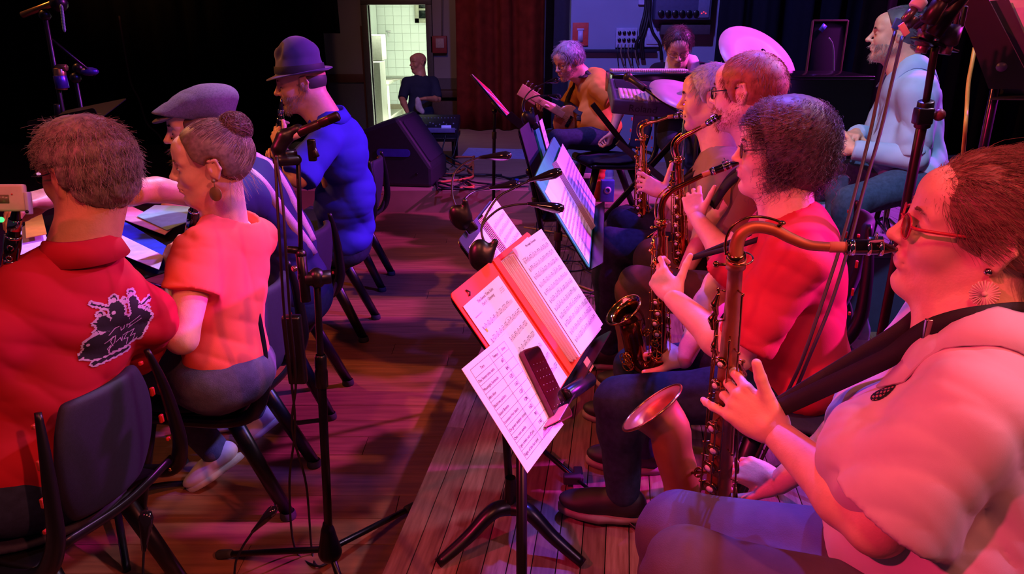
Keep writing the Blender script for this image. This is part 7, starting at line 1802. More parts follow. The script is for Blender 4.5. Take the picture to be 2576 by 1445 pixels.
# -- black desk and lit sheet at the top right
def top_right_desk():
    P = [Q(2410, -30, 1.95), Q(2400, 25, 1.95), Q(2500, 235, 1.95), Q(2640, 260, 1.85), Q(2600, 70, 1.78), Q(2535, 2, 1.80), Q(2470, -40, 1.85)]
    kn_ = Q(2525, 168, 1.86)
    pole_b = A(Q(2478, 400, 2.05)[0], Q(2478, 400, 2.05)[1], PLAT)
    tl_, tr_, bl_ = Q(2403, 8, 1.95), Q(2538, -2, 1.86), Q(2503, 236, 1.93)
    x = nrm(tr_ - tl_); y = tl_ - bl_; h = np.linalg.norm(y); y = nrm(y); z = nrm(np.cross(x, y)); w = np.linalg.norm(tr_ - tl_); R = np.stack([x, y, z], 1); tlp = tl_
    t = thing('music_stand', 'tall black music stand seen from behind at the top right corner', 'music stand', pole_b)
    gbd = mat('grey_black_desk', '3a3244', rough=.5)
    V = np.array([tl_, tr_, tr_ - y * h, bl_]); V = np.concatenate([V, V + z * .004]); F = [[3, 2, 1, 0], [4, 5, 6, 7]] + [[i, (i + 1) % 4, 4 + (i + 1) % 4, 4 + i] for i in range(4)]
    obj('desk', (V, F), gbd, t, smooth=False)
    V = np.array([tr_ - y * h, bl_, bl_ + z * .05 - y * .01, tr_ - y * h + z * .05 - y * .01]); V = np.concatenate([V, V - y * .003])
    obj('desk_lip', (V, F), gbd, t, smooth=False)
    V = np.array([tl_ + (tr_ - tl_) * .25, tl_ + (tr_ - tl_) * .45, kn_ + x * .03, kn_ - x * .03]) - z * .006; V = np.concatenate([V, V + z * .004])
    obj('stiffener', (V, F), blk, t, smooth=False)
    obj('back_bracket', plate([(-.035, .15), (.035, .15), (.05, -.12), (-.05, -.12)], R, kn_ + z * .01 + y * .06, .006), blk, t, smooth=False)
    obj('tilt_knob', sdf([E(kn_, A(.021, .021, .018), k=.01)], .004), mat('violet_knob', '4a3a5c', rough=.4), t)
    pt = Q(2508, 205, 1.90); obj('pole', cyl(A(pole_b[0], pole_b[1], PLAT + .1), pt, .0115, 16), mat('shiny_pole', '5a3a5c', rough=.2, metal=.9), t)
    obj('pole_joint', cyl(pt - nrm(pt - pole_b) * .01, pt + A(0, 0, .045), .018, 16), blk, t)
    for i in range(3):
        q = math.radians(80 + 120 * i); obj('leg', tube([A(pole_b[0], pole_b[1], PLAT + .12), A(pole_b[0] + math.cos(q) * .28, pole_b[1] + math.sin(q) * .28, PLAT + .014)], .010, 8), blkm, t)
    fw = nrm(np.array(tr_) - A(0, 0, CAM_H)) * .02
    V = np.array([tl_ + (tr_ - tl_) * .3 + y * .0, tr_ + x * .20 + y * .06, tr_ + x * .20 - y * .22, tl_ + (tr_ - tl_) * .3 - y * .22]) + fw; V = np.concatenate([V, V + fw * .06])
    tag(obj('sheet_music', (V, F), mat('bright_paper', 'f4ecf8', rough=.6), smooth=False), 'bright lilac lit sheet of music behind the black desk in the top right corner', 'sheet music')
top_right_desk()
def cord_thing(name, label, pts, r, m, n=8, cat='cable'):
    return tag(obj(name, tube(spline(pts, n), r, 7), m), label, cat)
yel = mat('yellow_cord', 'b8903a', rough=.5)
cord_thing('cable', 'yellow cord hanging beside the top right music desk', [Q(2452, 120, 2.6), Q(2445, 160, 2.6), Q(2436, 210, 2.62), Q(2432, 270, 2.64), Q(2425, 360, 2.68), QZ(2400, 640, HZ + .03)], .007, yel)

# -- rear left stands
def rear_left():
    y = 4.2; gm = blkm
    a = QY(150, 290, y); t = thing('microphone_stand', 'thin microphone stand with a gold lit boom at the top left', 'microphone stand', A(a[0], a[1], 0))
    top = QY(113, 38, y); obj('pole', cyl(A(a[0], a[1], .1), top, .013, 12), gm, t); obj('boom', cyl(QY(55, 38, y), QY(150, 2, y), .016, 12), mat('gold_lit_metal', 'a08050', rough=.3, metal=.8), t)  # yellow light on the boom is put into its metal colour
    obj('clutch', join(ball(top, .03, 12), ball(QY(148, 8, y), .045, 14)), blk, t); obj('collar', cyl(QY(146, 262, y), QY(149, 292, y), .022, 12), blk, t)
    for i in range(3):
        q = math.radians(30 + 120 * i); obj('leg', tube([A(a[0], a[1], .14), A(a[0] + math.cos(q) * .35, a[1] + math.sin(q) * .35, .012)], .011, 8), gm, t)
    links = [ball(QY(155 + i * .9, 20 + i * 7.5, y - .05), .014, 8, sc=(.7, .5, 1.3)) for i in range(8)]
    obj('chain', join(*links), mat('pale_green_beads', '8ab8a8', rough=.4), t)
    a = QY(200, 262, y + .2); t = thing('microphone_stand', 'short microphone stand with a gold lit clip behind the grey haired man', 'microphone stand', A(a[0], a[1], 0))
    top = QY(190, 196, y + .2); obj('pole', cyl(A(a[0], a[1], .1), top, .012, 12), gm, t)
    obj('boom', cyl(QY(130, 100, y + .1), QY(240, 190, y + .2), .009, 10), gm, t); obj('clutch', join(ball(top, .03, 12), ball(QY(197, 172, y + .2), .03, 12)), blk, t)
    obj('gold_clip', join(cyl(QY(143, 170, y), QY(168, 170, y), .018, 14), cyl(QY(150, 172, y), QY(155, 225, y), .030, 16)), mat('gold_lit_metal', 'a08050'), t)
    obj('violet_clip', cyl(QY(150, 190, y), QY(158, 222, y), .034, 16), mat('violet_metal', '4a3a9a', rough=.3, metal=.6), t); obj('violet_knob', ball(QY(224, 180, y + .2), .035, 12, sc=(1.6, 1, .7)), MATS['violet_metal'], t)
    for i in range(3):
        q = math.radians(10 + 120 * i); obj('leg', tube([A(a[0], a[1], .14), A(a[0] + math.cos(q) * .33, a[1] + math.sin(q) * .33, .012)], .011, 8), gm, t)
    y = 3.6; P = [QY(192, 272, y), QY(290, 252, y), QY(268, 285, y - .25), QY(180, 300, y - .2)]
    R = desk_frame(P[0], P[1], P[3]); o = (P[0] + P[1]) / 2; w = np.linalg.norm(P[1] - P[0]) + .12
    music_stand('dark music stand desk behind the grey haired man', o, R, w, .30, (o[0] - .02, o[1] - .05), 0, .10, 15)
    cord_thing('cable', 'thin cable hanging down the black curtain at the left', [QY(300, 40, 10.2), QY(318, 150, 10.2), QY(332, 215, 10.2), QY(350, 250, 10.2), QY(370, 310, 10.2), QY(398, 338, 10.1), QY(420, 372, 9.9)], .014, mat('dim_cord', '4a2a22', rough=.6))
rear_left()

# -- floor wedge monitors, mixing desk, cable tangle
def wedge(label, c, rotz, s=1.0, name='stage_monitor', ww=.62):
    t = thing(name, label, 'speaker', (0, 0, 0)); w, d, h = ww * s, .42 * s, .40 * s
    prof = [(-d / 2, 0), (d / 2, 0), (d / 2, h * .30), (d * .05, h), (-d / 2, h * .80)]
    V = np.array([(x, y, z) for y in (-w / 2, w / 2) for x, z in prof]); n = 5
    F = [list(range(n)), [n + i for i in range(n)][::-1]] + [[(i + 1) % n, i, n + i, n + (i + 1) % n] for i in range(n)]
    o = obj('cabinet', (V, F), mat('speaker_black', '24222e', rough=.55, bump=.2, bscale=300), t, smooth=False)
    bvm = o.modifiers.new('b', 'BEVEL'); bvm.width = .02 * s; bvm.segments = 2
    a_, b_ = A(d / 2, 0, h * .30), A(d * .05, 0, h); u = nrm(b_ - a_); nn = nrm(np.cross(A(0, 1, 0), u)); nn = nn if nn[0] > 0 else -nn
    R = np.stack([A(0, 1, 0), u, nn], 1); mc = (a_ + b_) / 2
    obj('grille', plate(rrect(w * .86, np.linalg.norm(b_ - a_) * .82, .03, 4), R, mc + nn * .001, .010), mat('grille_dark', '221e34', rough=.5, bump=.6, bscale=900), t, smooth=False)
    hh = obj('handle_recess', plate(rrect(.20 * s, .045 * s, .02 * s, 4), np.stack([A(1, 0, 0), A(0, 0, 1), A(0, -1, 0)], 1), A(-.02, -w / 2 - .002, h * .5), .003), mat('handle_violet', '3c34b0', rough=.4), t, smooth=False)
    for q in (-.16, .12): obj('corner_hole', cyl(A(q * s, -w / 2 - .006, h * .2), A(q * s, -w / 2 + .002, h * .2), .012, 10), blk, t)
    t.location = c; t.rotation_euler = (0, 0, math.radians(rotz)); return t
wl = QZ(1012, 470, PLAT); wedge('large black floor monitor speaker standing left of the cable tangle', (wl[0], wl[1] + .30, PLAT), -8, 1.55, ww=.40)
w2_ = QZ(935, 420, PLAT); wedge('second black floor monitor speaker partly hidden by the empty chair', (w2_[0], w2_[1] + .1, PLAT), 160, .8)
def mixer():
    y = 7.9; a, b = QY(1005, 318, y), QY(1155, 318, y); c = (a + b) / 2; t = thing('mixing_desk', 'black audio mixing desk in front of the man at the doorway', 'mixing desk', A(c[0], c[1], PLAT)); w = b[0] - a[0]
    obj('table', join(box(A(c[0], c[1], c[2] - .10), (w * .98, .55, .04), bev=.005), *[cyl(A(c[0] + sx * w * .42, c[1] + sy * .22, PLAT), A(c[0] + sx * w * .42, c[1] + sy * .22, c[2] - .1), .016, 8) for sx in (-1, 1) for sy in (-1, 1)]), blk, t)
    R = np.array(Matrix.Rotation(math.radians(10), 3, 'X')); case = obj('console_case', box(c, (w, .50, .11), R, bev=.015), mat('console_dark', '24222e', rough=.4), t)
    obj('front_panel', box(c + A(0, -.256, -.005), (w * .92, .01, .05), bev=.002), mat('panel_lilac', '7a74a0', rough=.4), case)
    obj('screen', box(c + A(w * .32, -.262, .03), (.10, .006, .03)), mat('small_screen', 'a098e0', emit=('8070ff', .5)), case)
    g = [box(c + R @ A(-w * .42 + i * w * .84 / 15, -.12 + .06 * math.sin(i * 1.7), .062), (.014, .024, .012), bev=.002) for i in range(16)] + [box(c + R @ A(-w * .42 + i * w * .84 / 15, .10, .060), (.010, .010, .012)) for i in range(16)]
    obj('faders', join(*g), mat('fader_grey', '8a88a0', rough=.4), case)['kind'] = 'stuff'
    obj('loose_cables', join(*[tube(spline([c + A(-w * .3 + i * .13, -.24, -.03), c + A(-.25 + i * .13, -.40, -.25), c + A(-.15 + i * .09, -.45, -c[2] + .35), c + A(i * .12, -.55, -c[2] + PLAT + .02)], 6), .008, 6) for i in range(5)]), mat('cable_black', '181216'), t)
mixer()
rs_ = random.Random(5)
def tangle(name, label, u0, u1, v0, v1, z, n, r, m, step=55):
    gs = []
    for i in range(n):
        u, v = rs_.uniform(u0, u1), rs_.uniform(v0, v1); pts = []; a = rs_.uniform(0, 6.28)
        for k in range(9):
            pts.append(QZ(min(max(u, u0), u1), min(max(v, v0), v1), z + r + rs_.uniform(0, .02))); a += rs_.uniform(-1.5, 1.5); u += math.cos(a) * step; v += math.sin(a) * step * .35
        gs.append(tube(spline(pts, 6), r, 6))
    return tag(obj(name, join(*gs), m), label, 'cable', kind='stuff')
tangle('cable_tangle', 'tangle of orange pink cables on the floor beside the monitor', 1092, 1190, 395, 474, PLAT, 4, .011, mat('orange_cable', 'd8683c', rough=.5))
tangle('cable_tangle', 'dark cables heaped on the floor between the far stand and the monitor', 1100, 1340, 440, 476, PLAT, 8, .009, mat('cable_black', '181216'))
tangle('cable_tangle', 'thin dark cables on the platform beneath the teal folder', 1350, 1500, 560, 800, PLAT, 6, .004, mat('cable_black', '181216'))
cord_thing('cable', 'tan cable lying across the platform below the teal folder', [QZ(1318, 572, PLAT + .006), QZ(1380, 582, PLAT + .006), QZ(1440, 600, PLAT + .006)], .006, mat('tan_cable', 'a8804c', rough=.5))
cord_thing('cable', 'tan cable on the platform right of the nearest music desk', [QZ(1440, 712, PLAT + .006), QZ(1500, 735, PLAT + .006), QZ(1560, 745, PLAT + .006)], .006, MATS['tan_cable'])
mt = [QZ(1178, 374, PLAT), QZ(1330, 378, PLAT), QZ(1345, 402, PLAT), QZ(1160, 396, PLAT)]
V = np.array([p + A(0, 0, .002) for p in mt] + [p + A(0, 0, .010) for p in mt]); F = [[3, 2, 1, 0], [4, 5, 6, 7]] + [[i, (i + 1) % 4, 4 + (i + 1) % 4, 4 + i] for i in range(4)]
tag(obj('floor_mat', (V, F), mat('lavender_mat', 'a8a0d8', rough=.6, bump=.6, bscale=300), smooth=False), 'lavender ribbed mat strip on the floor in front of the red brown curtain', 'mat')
def base_cross():    # double leg of a second stand going under the nearest music desk
    a, b = QZ(1350, 1120, PLAT + .05), QZ(1600, 1330, PLAT + .02); t = thing('microphone_stand', 'low legs of a microphone stand lying behind the nearest music stand', 'microphone stand', A(*QZ(1440, 1205, PLAT)[:2], PLAT))
    obj('leg', cyl(a, QZ(1455, 1210, PLAT + .03), .009, 10), blkm, t); obj('leg', cyl(QZ(1455, 1210, PLAT + .03), b, .006, 10), blkm, t)
    obj('clamp', join(box(QZ(1440, 1205, PLAT + .03), (.06, .03, .03), bev=.005), box(QZ(1455, 1195, PLAT + .03), (.03, .07, .022), bev=.005)), rub, t)
base_cross()

# -- piano, keyboards, cymbals
def piano():
    y = 4.35; a, b = QY(1535, 170, y), QY(2190, 212, y - .1); zt_ = 1.32; t = thing('upright_piano', 'large black upright piano seen from behind, in front of the pianist', 'piano', A((a[0] + b[0]) / 2, y + .3, PLAT))
    gloss = mat('piano_black', '0c0a0e', rough=.18, coat=.5)
    x0, x1 = QY(1760, 300, y)[0], QY(2190, 212, y)[0]; h = zt_ - PLAT; cx = (x0 + x1) / 2; w = x1 - x0
    obj('back_panel', plate(rrect(w, h, .035, 5), np.stack([A(1, 0, 0), A(0, 0, 1), A(0, -1, 0)], 1), A(cx, y, PLAT + h / 2), .03), gloss, t, smooth=False)
    obj('case', box(A(cx, y + .22, PLAT + h / 2 - .01), (w - .02, .40, h - .03), bev=.01), gloss, t)
    obj('lid', box(A(cx, y + .20, zt_ + .012), (w + .02, .46, .022), bev=.008), gloss, t)
    obj('keybed', box(A(cx, y + .52, PLAT + .66), (w - .04, .26, .09), bev=.01), gloss, t)
    obj('keys', join(*[box(A(cx - w * .45 + i * w * .9 / 40, y + .55, PLAT + .715), (w * .9 / 40 - .002, .15, .02)) for i in range(40)]), mat('ivory', 'e0dcd4', rough=.3), t)['kind'] = 'stuff'
piano()
def second_keyboard():
    y = 4.75; a, b = QY(1532, 180, y), QY(1752, 184, y); c = (a + b) / 2; w = b[0] - a[0]
    t = thing('keyboard', 'long black keyboard in front of the man with the white scarf', 'keyboard', A(c[0], y, PLAT)); c = A(c[0], y, QY(1640, 208, y)[2])
    obj('case', box(c, (w, .34, .13), bev=.012), mat('piano_black', '0c0a0e'), t)
    obj('keys', join(*[box(c + A(-w * .44 + i * w * .88 / 36, .12, .068), (w * .88 / 36 - .002, .13, .012)) for i in range(36)]), mat('ivory', 'e0dcd4'), t)['kind'] = 'stuff'
    for s in (-1, 1): obj('leg', box(A(c[0], y + .03 * s, (PLAT + c[2] - .06) / 2), (.035, .022, 1.15), np.array(Matrix.Rotation(math.radians(40 * s), 3, 'Y')), bev=.004), blkm, t)
    for s in (-1, 1): obj('foot_bar', box(A(c[0] + .34 * s, y, PLAT + .03), (.04, .40, .03), bev=.006), blkm, t)
second_keyboard()
def keyboard():
    y = 4.15; a, b = QY(1572, 250, y), QY(1720, 262, y); c = (a + b) / 2; R = frame(b - a, A(0, -.3, 1)); t = thing('keyboard', 'grey electric keyboard on a cross stand behind the bass player', 'keyboard', A(c[0] + .15, c[1], PLAT))
    c2 = c + A(.18, 0, 0)
    obj('case', box(c2, (.85, .30, .085), R, bev=.012), mat('keyboard_grey', '5a5470', rough=.4), t)
    obj('panel', box(c2 + R @ A(0, .06, .045), (.80, .12, .01), R, bev=.003), mat('keyboard_panel', '2a2836', rough=.4), t)
    obj('white_keys', join(*[box(c2 + R @ A(-.38 + i * .0235, -.08, .046), (.021, .13, .014), R) for i in range(33)]), mat('ivory', 'e0dcd4'), t)['kind'] = 'stuff'
    obj('lettering', text_geo('Roland', .055, np.stack([R[:, 0], R[:, 2], -R[:, 1]], 1), c2 + R @ A(-.34, -.153, -.018)), mat('letter_dark', '2a2434', rough=.6), t, smooth=False)
    for s in (-1, 1):
        obj('leg', box(A(c2[0], c2[1] + .02 * s, (PLAT + c2[2]) / 2), (.035, .022, .95), np.array(Matrix.Rotation(math.radians(52 * s), 3, 'Y')), bev=.004), mat('stand_grey', '4a4460', rough=.4, metal=.4), t)
    for s in (-1, 1): obj('foot_bar', box(A(c2[0] + .36 * s, c2[1], PLAT + .10), (.04, .40, .04), bev=.006), MATS['stand_grey'], t)
keyboard()
def cymbal(label, c, R, r, foot_z, grp='cymbals'):
    t = thing('cymbal', label, 'cymbal', A(c[0], c[1], foot_z), 0, None); z = R[:, 2]
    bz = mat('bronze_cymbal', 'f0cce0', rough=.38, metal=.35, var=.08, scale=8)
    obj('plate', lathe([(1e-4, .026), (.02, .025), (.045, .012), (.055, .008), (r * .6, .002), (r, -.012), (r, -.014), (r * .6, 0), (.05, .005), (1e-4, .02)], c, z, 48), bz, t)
    obj('wing_nut', join(cyl(c + z * .024, c + z * .05, .010, 10), cyl(c + z * .05, c + z * .058, .017, 12)), steel, t)
    obj('stand_tube', join(cyl(c + z * .02, A(c[0], c[1], c[2] - .12), .006, 8), cyl(A(c[0], c[1], c[2] - .12), A(c[0], c[1], foot_z + .12), .011, 10)), steel, t)
    for i in range(3):
        q = i * 2.094 + .3; obj('leg', tube([A(c[0], c[1], foot_z + .32), A(c[0] + math.cos(q) * .24, c[1] + math.sin(q) * .24, foot_z + .012)], .009, 8), steel, t)
    return t
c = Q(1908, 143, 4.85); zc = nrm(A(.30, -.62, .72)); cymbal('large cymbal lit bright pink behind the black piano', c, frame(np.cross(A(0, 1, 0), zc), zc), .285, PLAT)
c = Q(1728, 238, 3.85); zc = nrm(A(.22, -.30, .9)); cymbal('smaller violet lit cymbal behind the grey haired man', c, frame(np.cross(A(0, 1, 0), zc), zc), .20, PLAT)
def drum_mic():
    a, b = Q(1580, 194, 3.9), Q(1712, 285, 3.7); t = thing('microphone_stand', 'slanted boom microphone stand between the bass player and the grey haired man', 'microphone stand', A(b[0] + .05, b[1], PLAT))
    d = nrm(b - a); obj('microphone', join(cyl(a, a + d * .13, .018, 14), ball(a, .026, 12)), mat('mic_gold_tip', '4a4030', rough=.4, metal=.6), t); obj('boom', cyl(a + d * .10, b + d * .15, .010, 10), blkm, t)
    e = b + d * .12; obj('pole', cyl(A(e[0], e[1], PLAT + .02), e, .011, 10), blkm, t); obj('foot', lathe([(1e-4, 0), (.13, 0), (.13, .015), (1e-4, .03)], A(e[0], e[1], PLAT), A(0, 0, 1), 20), blkm, t)
drum_mic()
# -- bottles, bags on the middle riser
def bottle(label, p, s=1.0, capc='2048c0'):
    t = thing('water_bottle', label, 'bottle', p); g = lathe([(1e-4, 0), (.030 * s, 0), (.033 * s, .01), (.033 * s, .13), (.030 * s, .15), (.014 * s, .19), (.0135 * s, .205)], p, A(0, 0, 1), 18)
    obj('bottle', g, mat('clear_plastic', '8890c8', rough=.08, spec=.8), t); obj('cap', cyl(p + A(0, 0, .203), p + A(0, 0, .222), .0155 * s, 14), mat('cap_' + capc, capc, rough=.4), t)
    obj('label_band', lathe([(.0335 * s, .05), (.0338 * s, .051), (.0338 * s, .10), (.0335 * s, .101)], p, A(0, 0, 1), 18), mat('bottle_label', 'b0b8d8', rough=.5), t)
bottle('clear water bottle with a blue cap among the dark cables', QZ(1300, 508, .0), 1.3)
bottle('clear water bottle with a blue cap beneath the bass player chair', QZ(1530, 470, PLAT), 1.4)
pb = QZ(1526, 506, PLAT); bx = thing('drink_carton', 'blue and white drink carton under the bass player chair', 'carton', pb)
obj('carton', box(pb + A(0, 0, .09), (.11, .07, .18), bev=.004), mat('carton_blue', '4a6ac8', rough=.4), bx); obj('emblem', lathe([(.018, 0), (.030, .001), (.030, .002), (.018, .003)], pb + A(0, -.0355, .10), A(0, -1, 0), 20), mat('carton_white', 'd0d4e8'), bx)
ob_ = QZ(1500, 500, PLAT); tag(obj('orange_bag', sdf([C(ob_ + A(0, 0, .04), ob_ + A(.04, 0, .30), .06, .02, k=.05)], .012, fold=lambda X: folds(X, .012, 40, 2)), mat('orange_fabric', 'd8482c', rough=.7)), 'orange fabric bag leaning under the bass player chair', 'bag')
cp_ = QZ(1472, 478, PLAT); ct = thing('backpack', 'navy bag with a small white label beside the teal folder', 'bag', cp_); obj('bag', sdf([E(cp_ + A(0, 0, .14), A(.12, .10, .15), k=.03)], .012, fold=lambda X: folds(X, .010, 30, 2)), mat('navy_bag', '2a2c5c', rough=.7), ct); obj('label_patch', box(cp_ + A(-.0, -.105, .15), (.07, .012, .045), bev=.002), tape, ct)
sp_ = QZ(1425, 500, PLAT); tag(obj('shoulder_bag', sdf([E(sp_ + A(0, .1, .10), A(.13, .12, .12), k=.03)], .012, fold=lambda X: folds(X, .012, 30, 5)), mat('dark_bag', '1a1826', rough=.7)), 'dark soft bag on the floor behind the teal folder', 'bag')

# -- things on the blue lit wall
def on_wall(u, v, y=YB): return QY(u, v, y)
def sign():
    c = on_wall(1460, 86, YB - .012); t = thing('fire_sign', 'red fire hose sign on the blue lit wall', 'sign', c); w, h = .16, .22
    obj('panel', box(c, (w, .012, h), bev=.002), mat('sign_red', 'd84838', rough=.5), t)
    obj('pictogram', join(box(c + A(.0, -.008, -.02), (.05, .004, .11)), box(c + A(.0, -.008, .045), (.07, .004, .02))), mat('sign_white', 'c8b8e0', rough=.5), t)
sign()
def sockets():
    a, b = on_wall(1549, 70), on_wall(1600, 120); c = (a + b) / 2; t = thing('socket_panel', 'grey socket panel with eight dark round sockets on the blue lit wall', 'socket panel', c)
    obj('plate', box(A(c[0], YB - .02, c[2]), (b[0] - a[0], .04, a[2] - b[2]), bev=.006), mat('socket_grey', 'a8a8c8', rough=.5), t)
    for i in range(4):
        for j in range(2):
            p = A(a[0] + (b[0] - a[0]) * (.16 + .22 * i), YB - .045, a[2] - (a[2] - b[2]) * (.24 + .36 * j)); obj('socket', join(cyl(p + A(0, .01, 0), p - A(0, .012, 0), .018, 12), cyl(p - A(0, .008, 0), p - A(0, .02, 0), .012, 12)), blk, t)
    a, b = on_wall(1622, 70), on_wall(1662, 118); c = (a + b) / 2; t = thing('junction_box', 'plain grey junction box right of the socket panel', 'electrical box', c); obj('box', box(A(c[0], YB - .025, c[2]), (b[0] - a[0], .05, a[2] - b[2]), bev=.006), MATS['socket_grey'], t); obj('cover', box(A(c[0], YB - .055, c[2]), ((b[0] - a[0]) * .8, .01, (a[2] - b[2]) * .7), bev=.003), MATS['socket_grey'], t)
    a, b = on_wall(1645, -60), on_wall(1775, 50); c = (a + b) / 2; w = b[0] - a[0]; h = a[2] - b[2]; t = thing('dimmer_cabinet', 'dark grey electrical cabinet with a row of round sockets at the top of the wall', 'electrical cabinet', c)
    obj('cabinet', box(A(c[0], YB - .10, c[2]), (w, .20, h), bev=.01), mat('cabinet_grey', '4a4c6c', rough=.5), t)
    for i in range(6): p = A(a[0] + w * (.10 + .125 * i), YB - .205, b[2] + .06); obj('socket', cyl(p + A(0, .01, 0), p - A(0, .02, 0), .030, 14), blk, t)
    p = A(b[0] - w * .14, YB - .205, b[2] + .12); obj('meter', box(p, (w * .2, .012, .20), bev=.003), mat('meter_grey', '6a6e8c', rough=.4), t)
    for i in range(3): obj('red_led', ball(p + A(-.02 + .02 * i, -.01, -.06 + .012 * (i % 2)), .006, 8), mat('red_led', 'ff4050', emit=('ff3048', 2.0)), t)
    obj('lettering', text_geo('CENTRALE ELECTRIQUE', .036, np.stack([A(1, 0, 0), A(0, 0, 1), A(0, -1, 0)], 1), A(a[0] + w * .2, YB - .203, b[2] + .21)), mat('letter_tan', '9a8870'), t, smooth=False)
    obj('lower_box', box(A(c[0] + .05, YB - .07, b[2] - .09), (w * .9, .14, .10), bev=.008), mat('cabinet_brown', '4a3c44', rough=.6), t)
    t = thing('cable_bundle', 'thick black cables running down the blue lit wall', 'cable', on_wall(1625, 60))
    for k, (u0, u1, u2) in enumerate(((1628, 1618, 1600), (1634, 1624, 1612), (1632, 1640, 1660), (1624, 1612, 1616))):
        obj('cable', tube(spline([on_wall(u0, -60, YB - .05), on_wall(u0, 20, YB - .05), on_wall(u1, 75, YB - .07), on_wall(u2, 112, YB - .06), on_wall(u2 + 4, 150, YB - .05)], 6), .016, 7), mat('cable_black', '181216'), t)
    t = thing('small_plugs', 'row of small plugs and thin wires hanging below the socket panel', 'plugs', on_wall(1575, 135))
    for i in range(6): obj('plug_wire', tube(spline([on_wall(1555 + i * 9, 112, YB - .04), on_wall(1553 + i * 9, 135, YB - .07), on_wall(1556 + i * 9 + (i % 2) * 6, 165, YB - .05)], 5), .006, 6), mat('wire_tan', '8a6a5a') if i % 2 else mat('cable_black', '181216'), t)
    rl = tag(obj('wall_rail', box((on_wall(1560, 128)[0] + .0, YB - .04, on_wall(1560, 128)[2]), (on_wall(1650, 128)[0] - on_wall(1470, 128)[0], .05, .035), bev=.006), mat('dark_rail', '1c1a30', rough=.5)), 'dark horizontal rail along the blue lit wall', 'rail')
    a, b = on_wall(1607, -30), on_wall(1622, 12); tag(obj('wall_switch', box(((a[0] + b[0]) / 2, YB - .015, (a[2] + b[2]) / 2), (b[0] - a[0], .03, a[2] - b[2]), bev=.004), mat('switch_white', 'c0bce0', rough=.5)), 'small white switch box at the top of the blue lit wall', 'switch')
sockets()
def alarm():
    c = QY(1104, 112, YW - .05); t = thing('alarm_box', 'red fire alarm box on the grey wall right of the doorway', 'alarm box', c)
    obj('box', box(c, (.24, .10, .24), bev=.01), mat('alarm_red', '8a2c2c', rough=.5), t); obj('front_plate', box(c + A(.02, -.055, .02), (.12, .012, .13), bev=.003), mat('alarm_pale', 'b09a98', rough=.5), t)
    obj('conduit', cyl(c + A(.05, .03, .12), c + A(.08, .03, 1.0), .012, 8), mat('conduit_grey', '6a6468'), t)
    s = QY(1120, 235, YW - .12); obj2 = tag(obj('low_shelf', join(box(s, (.40, .25, .10), bev=.008), box(s - A(0, 0, .55), (.40, .25, .9), bev=.008)), mat('brown_cupboard', '4a3028', rough=.6)), 'low brown cupboard beside the doorway behind the standing man', 'cupboard')
alarm()
def glass_frame():
    y = 5.6; c0, c1 = QY(2045, 52, y), QY(2112, 195, y); cx = (c0[0] + c1[0]) / 2; zc = (c0[2] + c1[2]) / 2 - .25; w = c1[0] - c0[0]; h = c0[2] - c1[2] + .5
    t = thing('framed_glass_panel', 'tall thin framed dark glass panel in front of the black curtain', 'panel', A(cx, y, PLAT))
    fm = mat('frame_brown', '4a2a24', rough=.5); h2 = c0[2] - PLAT; zc = PLAT + h2 / 2
    for g in (box((cx - w / 2, y, zc), (.012, .02, h2), bev=.003), box((cx + w / 2, y, zc), (.012, .02, h2), bev=.003), box((cx, y, zc + h2 / 2), (w, .02, .012), bev=.003), box((cx, y, PLAT + .01), (w, .02, .02), bev=.003)): obj('frame_bar', g, fm, t)
    obj('glass', box((cx, y, zc), (w, .006, h2)), mat('dark_glass', '06070c', rough=.9, spec=.1), t)
    obj('rod_reflection', tube(spline([QY(2085, 95, y - .05), QY(2096, 120, y - .05), QY(2098, 195, y - .05)], 6), .006, 6), mat('reflection_grey', '5a6068', rough=.4), t)  # solid rod modelled as the reflection of a stand in the glass
    obj('blue_glint', box(QY(2070, 70, y - .012), (.035, .006, .05), np.array(Matrix.Rotation(.6, 3, 'Y'))), mat('glint_blue', '3858a8', rough=.5), t)  # blue glint on the glass, painted as a small coloured box
glass_frame()
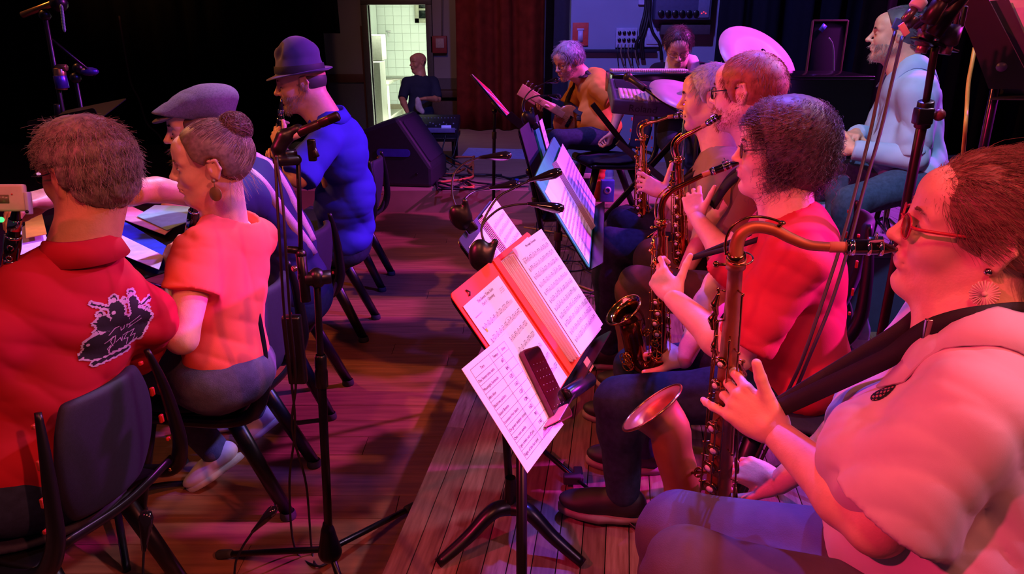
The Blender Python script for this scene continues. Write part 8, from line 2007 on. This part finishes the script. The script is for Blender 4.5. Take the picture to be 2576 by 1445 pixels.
# -- kitchen contents
def kitchen():
    st = mat('stainless', 'b8b8a8', rough=.3, metal=.7)
    yb_, yf = 18.0, 16.2; xr_ = QY(1011, 130, yb_)[0]; xl2 = QY(953, 120, 19.0)[0] + .03; zt2 = ZB + .88; xrf = QY(976, 152, yf)[0]
    t = thing('steel_table', 'stainless steel sink table in the lit kitchen', 'table', A((xl2 + xr_) / 2, 17.1, ZB))
    V = np.array([(xl2, yf, zt2), (xrf, yf, zt2), (xr_, yb_, zt2), (xl2, yb_, zt2)]); V = np.concatenate([V, V - A(0, 0, .05)])
    obj('table_top', (V, [[0, 1, 2, 3], [7, 6, 5, 4]] + [[(i + 1) % 4, i, 4 + i, 4 + (i + 1) % 4] for i in range(4)]), st, t, smooth=False)
    for p in ((xrf - .04, yf + .05), (xr_ - .04, yb_ - .05), (xl2 + .1, yf + .05), (xl2 + .1, yb_ - .05)): obj('leg', cyl(A(p[0], p[1], ZB), A(p[0], p[1], zt2 - .05), .028, 10), st, t)
    obj('lower_bar', cyl(A(xrf - .04, yf + .05, ZB + .12), A(xr_ - .04, yb_ - .05, ZB + .12), .02, 8), st, t)
    obj('basin', box(A((xl2 + xrf) / 2 + .3, 17.2, zt2 + .002), (.6, .9, .01)), mat('basin_dark', '5a5a50', rough=.3, metal=.5), t)
    a, b = QY(940, 88, 14.6), QY(960, 152, 14.6); tag(obj('splash_cabinet', box(((a[0] + b[0]) / 2 - .1, 14.8, (a[2] + b[2]) / 2), (b[0] - a[0] + .25, .5, a[2] - b[2]), bev=.01), mat('cabinet_pale', '74766a', rough=.4)), 'pale steel cabinet at the left inside the kitchen', 'cabinet')
    a, b = QY(940, 155, 14.4), QY(966, 262, 14.4); t = thing('kitchen_trolley', 'grey wheeled kitchen unit just inside the doorway', 'trolley', A((a[0] + b[0]) / 2, 14.4, ZB))
    obj('cabinet', box(((a[0] + b[0]) / 2 - .15, 14.5, (a[2] + ZB + .15) / 2), (b[0] - a[0] + .3, .6, a[2] - ZB - .15), bev=.01), mat('trolley_grey', '5e6056', rough=.4, metal=.3), t)
    for sx in (-.25, .05): obj('wheel', cyl(A((a[0] + b[0]) / 2 + sx, 14.25, ZB + .07), A((a[0] + b[0]) / 2 + sx, 14.30, ZB + .07), .07, 14), blk, t)
    a, b = QY(1047, 17, YK - .1), QY(1100, 52, YK - .1); c = (a + b) / 2; t = thing('kitchen_hatch', 'dark window with a pale frame high on the kitchen wall', 'window', c)
    obj('pane', box((c[0], YK - .02, c[2] + .3), (b[0] - a[0], .03, a[2] - b[2] + .6)), mat('night_glass', '1a2224', rough=.1), t)
    for g in (box((a[0], YK - .04, c[2] + .3), (.10, .06, a[2] - b[2] + .7)), box((c[0], YK - .04, b[2]), (b[0] - a[0] + .1, .06, .10)), box((c[0] + .02, YK - .04, c[2] + .1), (b[0] - a[0] + .1, .04, .05))): obj('frame_bar', g, mat('frame_pale', 'a8aa98', rough=.5), t)
    a = QY(977, 79, YK - .05); tag(obj('wall_tap', join(cyl(a + A(-.06, -.03, 0), a + A(.06, -.03, 0), .02, 8), cyl(a + A(0, -.03, 0), a + A(0, -.03, -.12), .015, 8)), steel), 'small wall tap on the kitchen tiles', 'tap')
    a = QY(969, 250, 15.2); tag(obj('floor_cloth', sdf([E(A(a[0], 15.2, ZB + .05), A(.16, .12, .06), k=.02)], .02, fold=lambda X: folds(X, .02, 18, 3)), mat('white_cloth', 'c8c0cc')), 'white cloth dropped on the kitchen floor', 'cloth')
kitchen()
# -- small stand legs on the high riser, bottle in front of it
def riser_stand():
    c = QZ(2200, 628, HZ + .02); c = A(c[0], c[1] + .05, HZ + .02); t = thing('drum_stand', 'folding metal stand legs on the high riser beneath the seated man', 'stand', c)
    top = Q(2222, 470, c[1] * 1.02)
    obj('post', cyl(c + A(0, 0, .05), c + A(.04, .02, .33), .012, 10), blkm, t)
    for q in (2.9, 4.4, 5.9): 
        l = obj('leg', tube([c + A(.005, 0, .14), c + A(math.cos(q) * .12, math.sin(q) * .05, .012)], .008, 8), steel, t); obj('foot', box(c + A(math.cos(q) * .115, math.sin(q) * .05, .014), (.05, .018, .022), bev=.004), mat('foot_grey', '8a8c9c', rough=.4), l)
riser_stand()
bottle('small dark bottle standing in front of the blue riser', QZ(2158, 900, PLAT) , 1.0, '202840')
tag(obj('blue_indicator', ball(QY(2551, 738, hx0[1] - .016), .009, 10), mat('blue_led', '3040ff', emit=('2030ff', 6.0))), 'tiny blue indicator light on the riser front at the right edge', 'light')
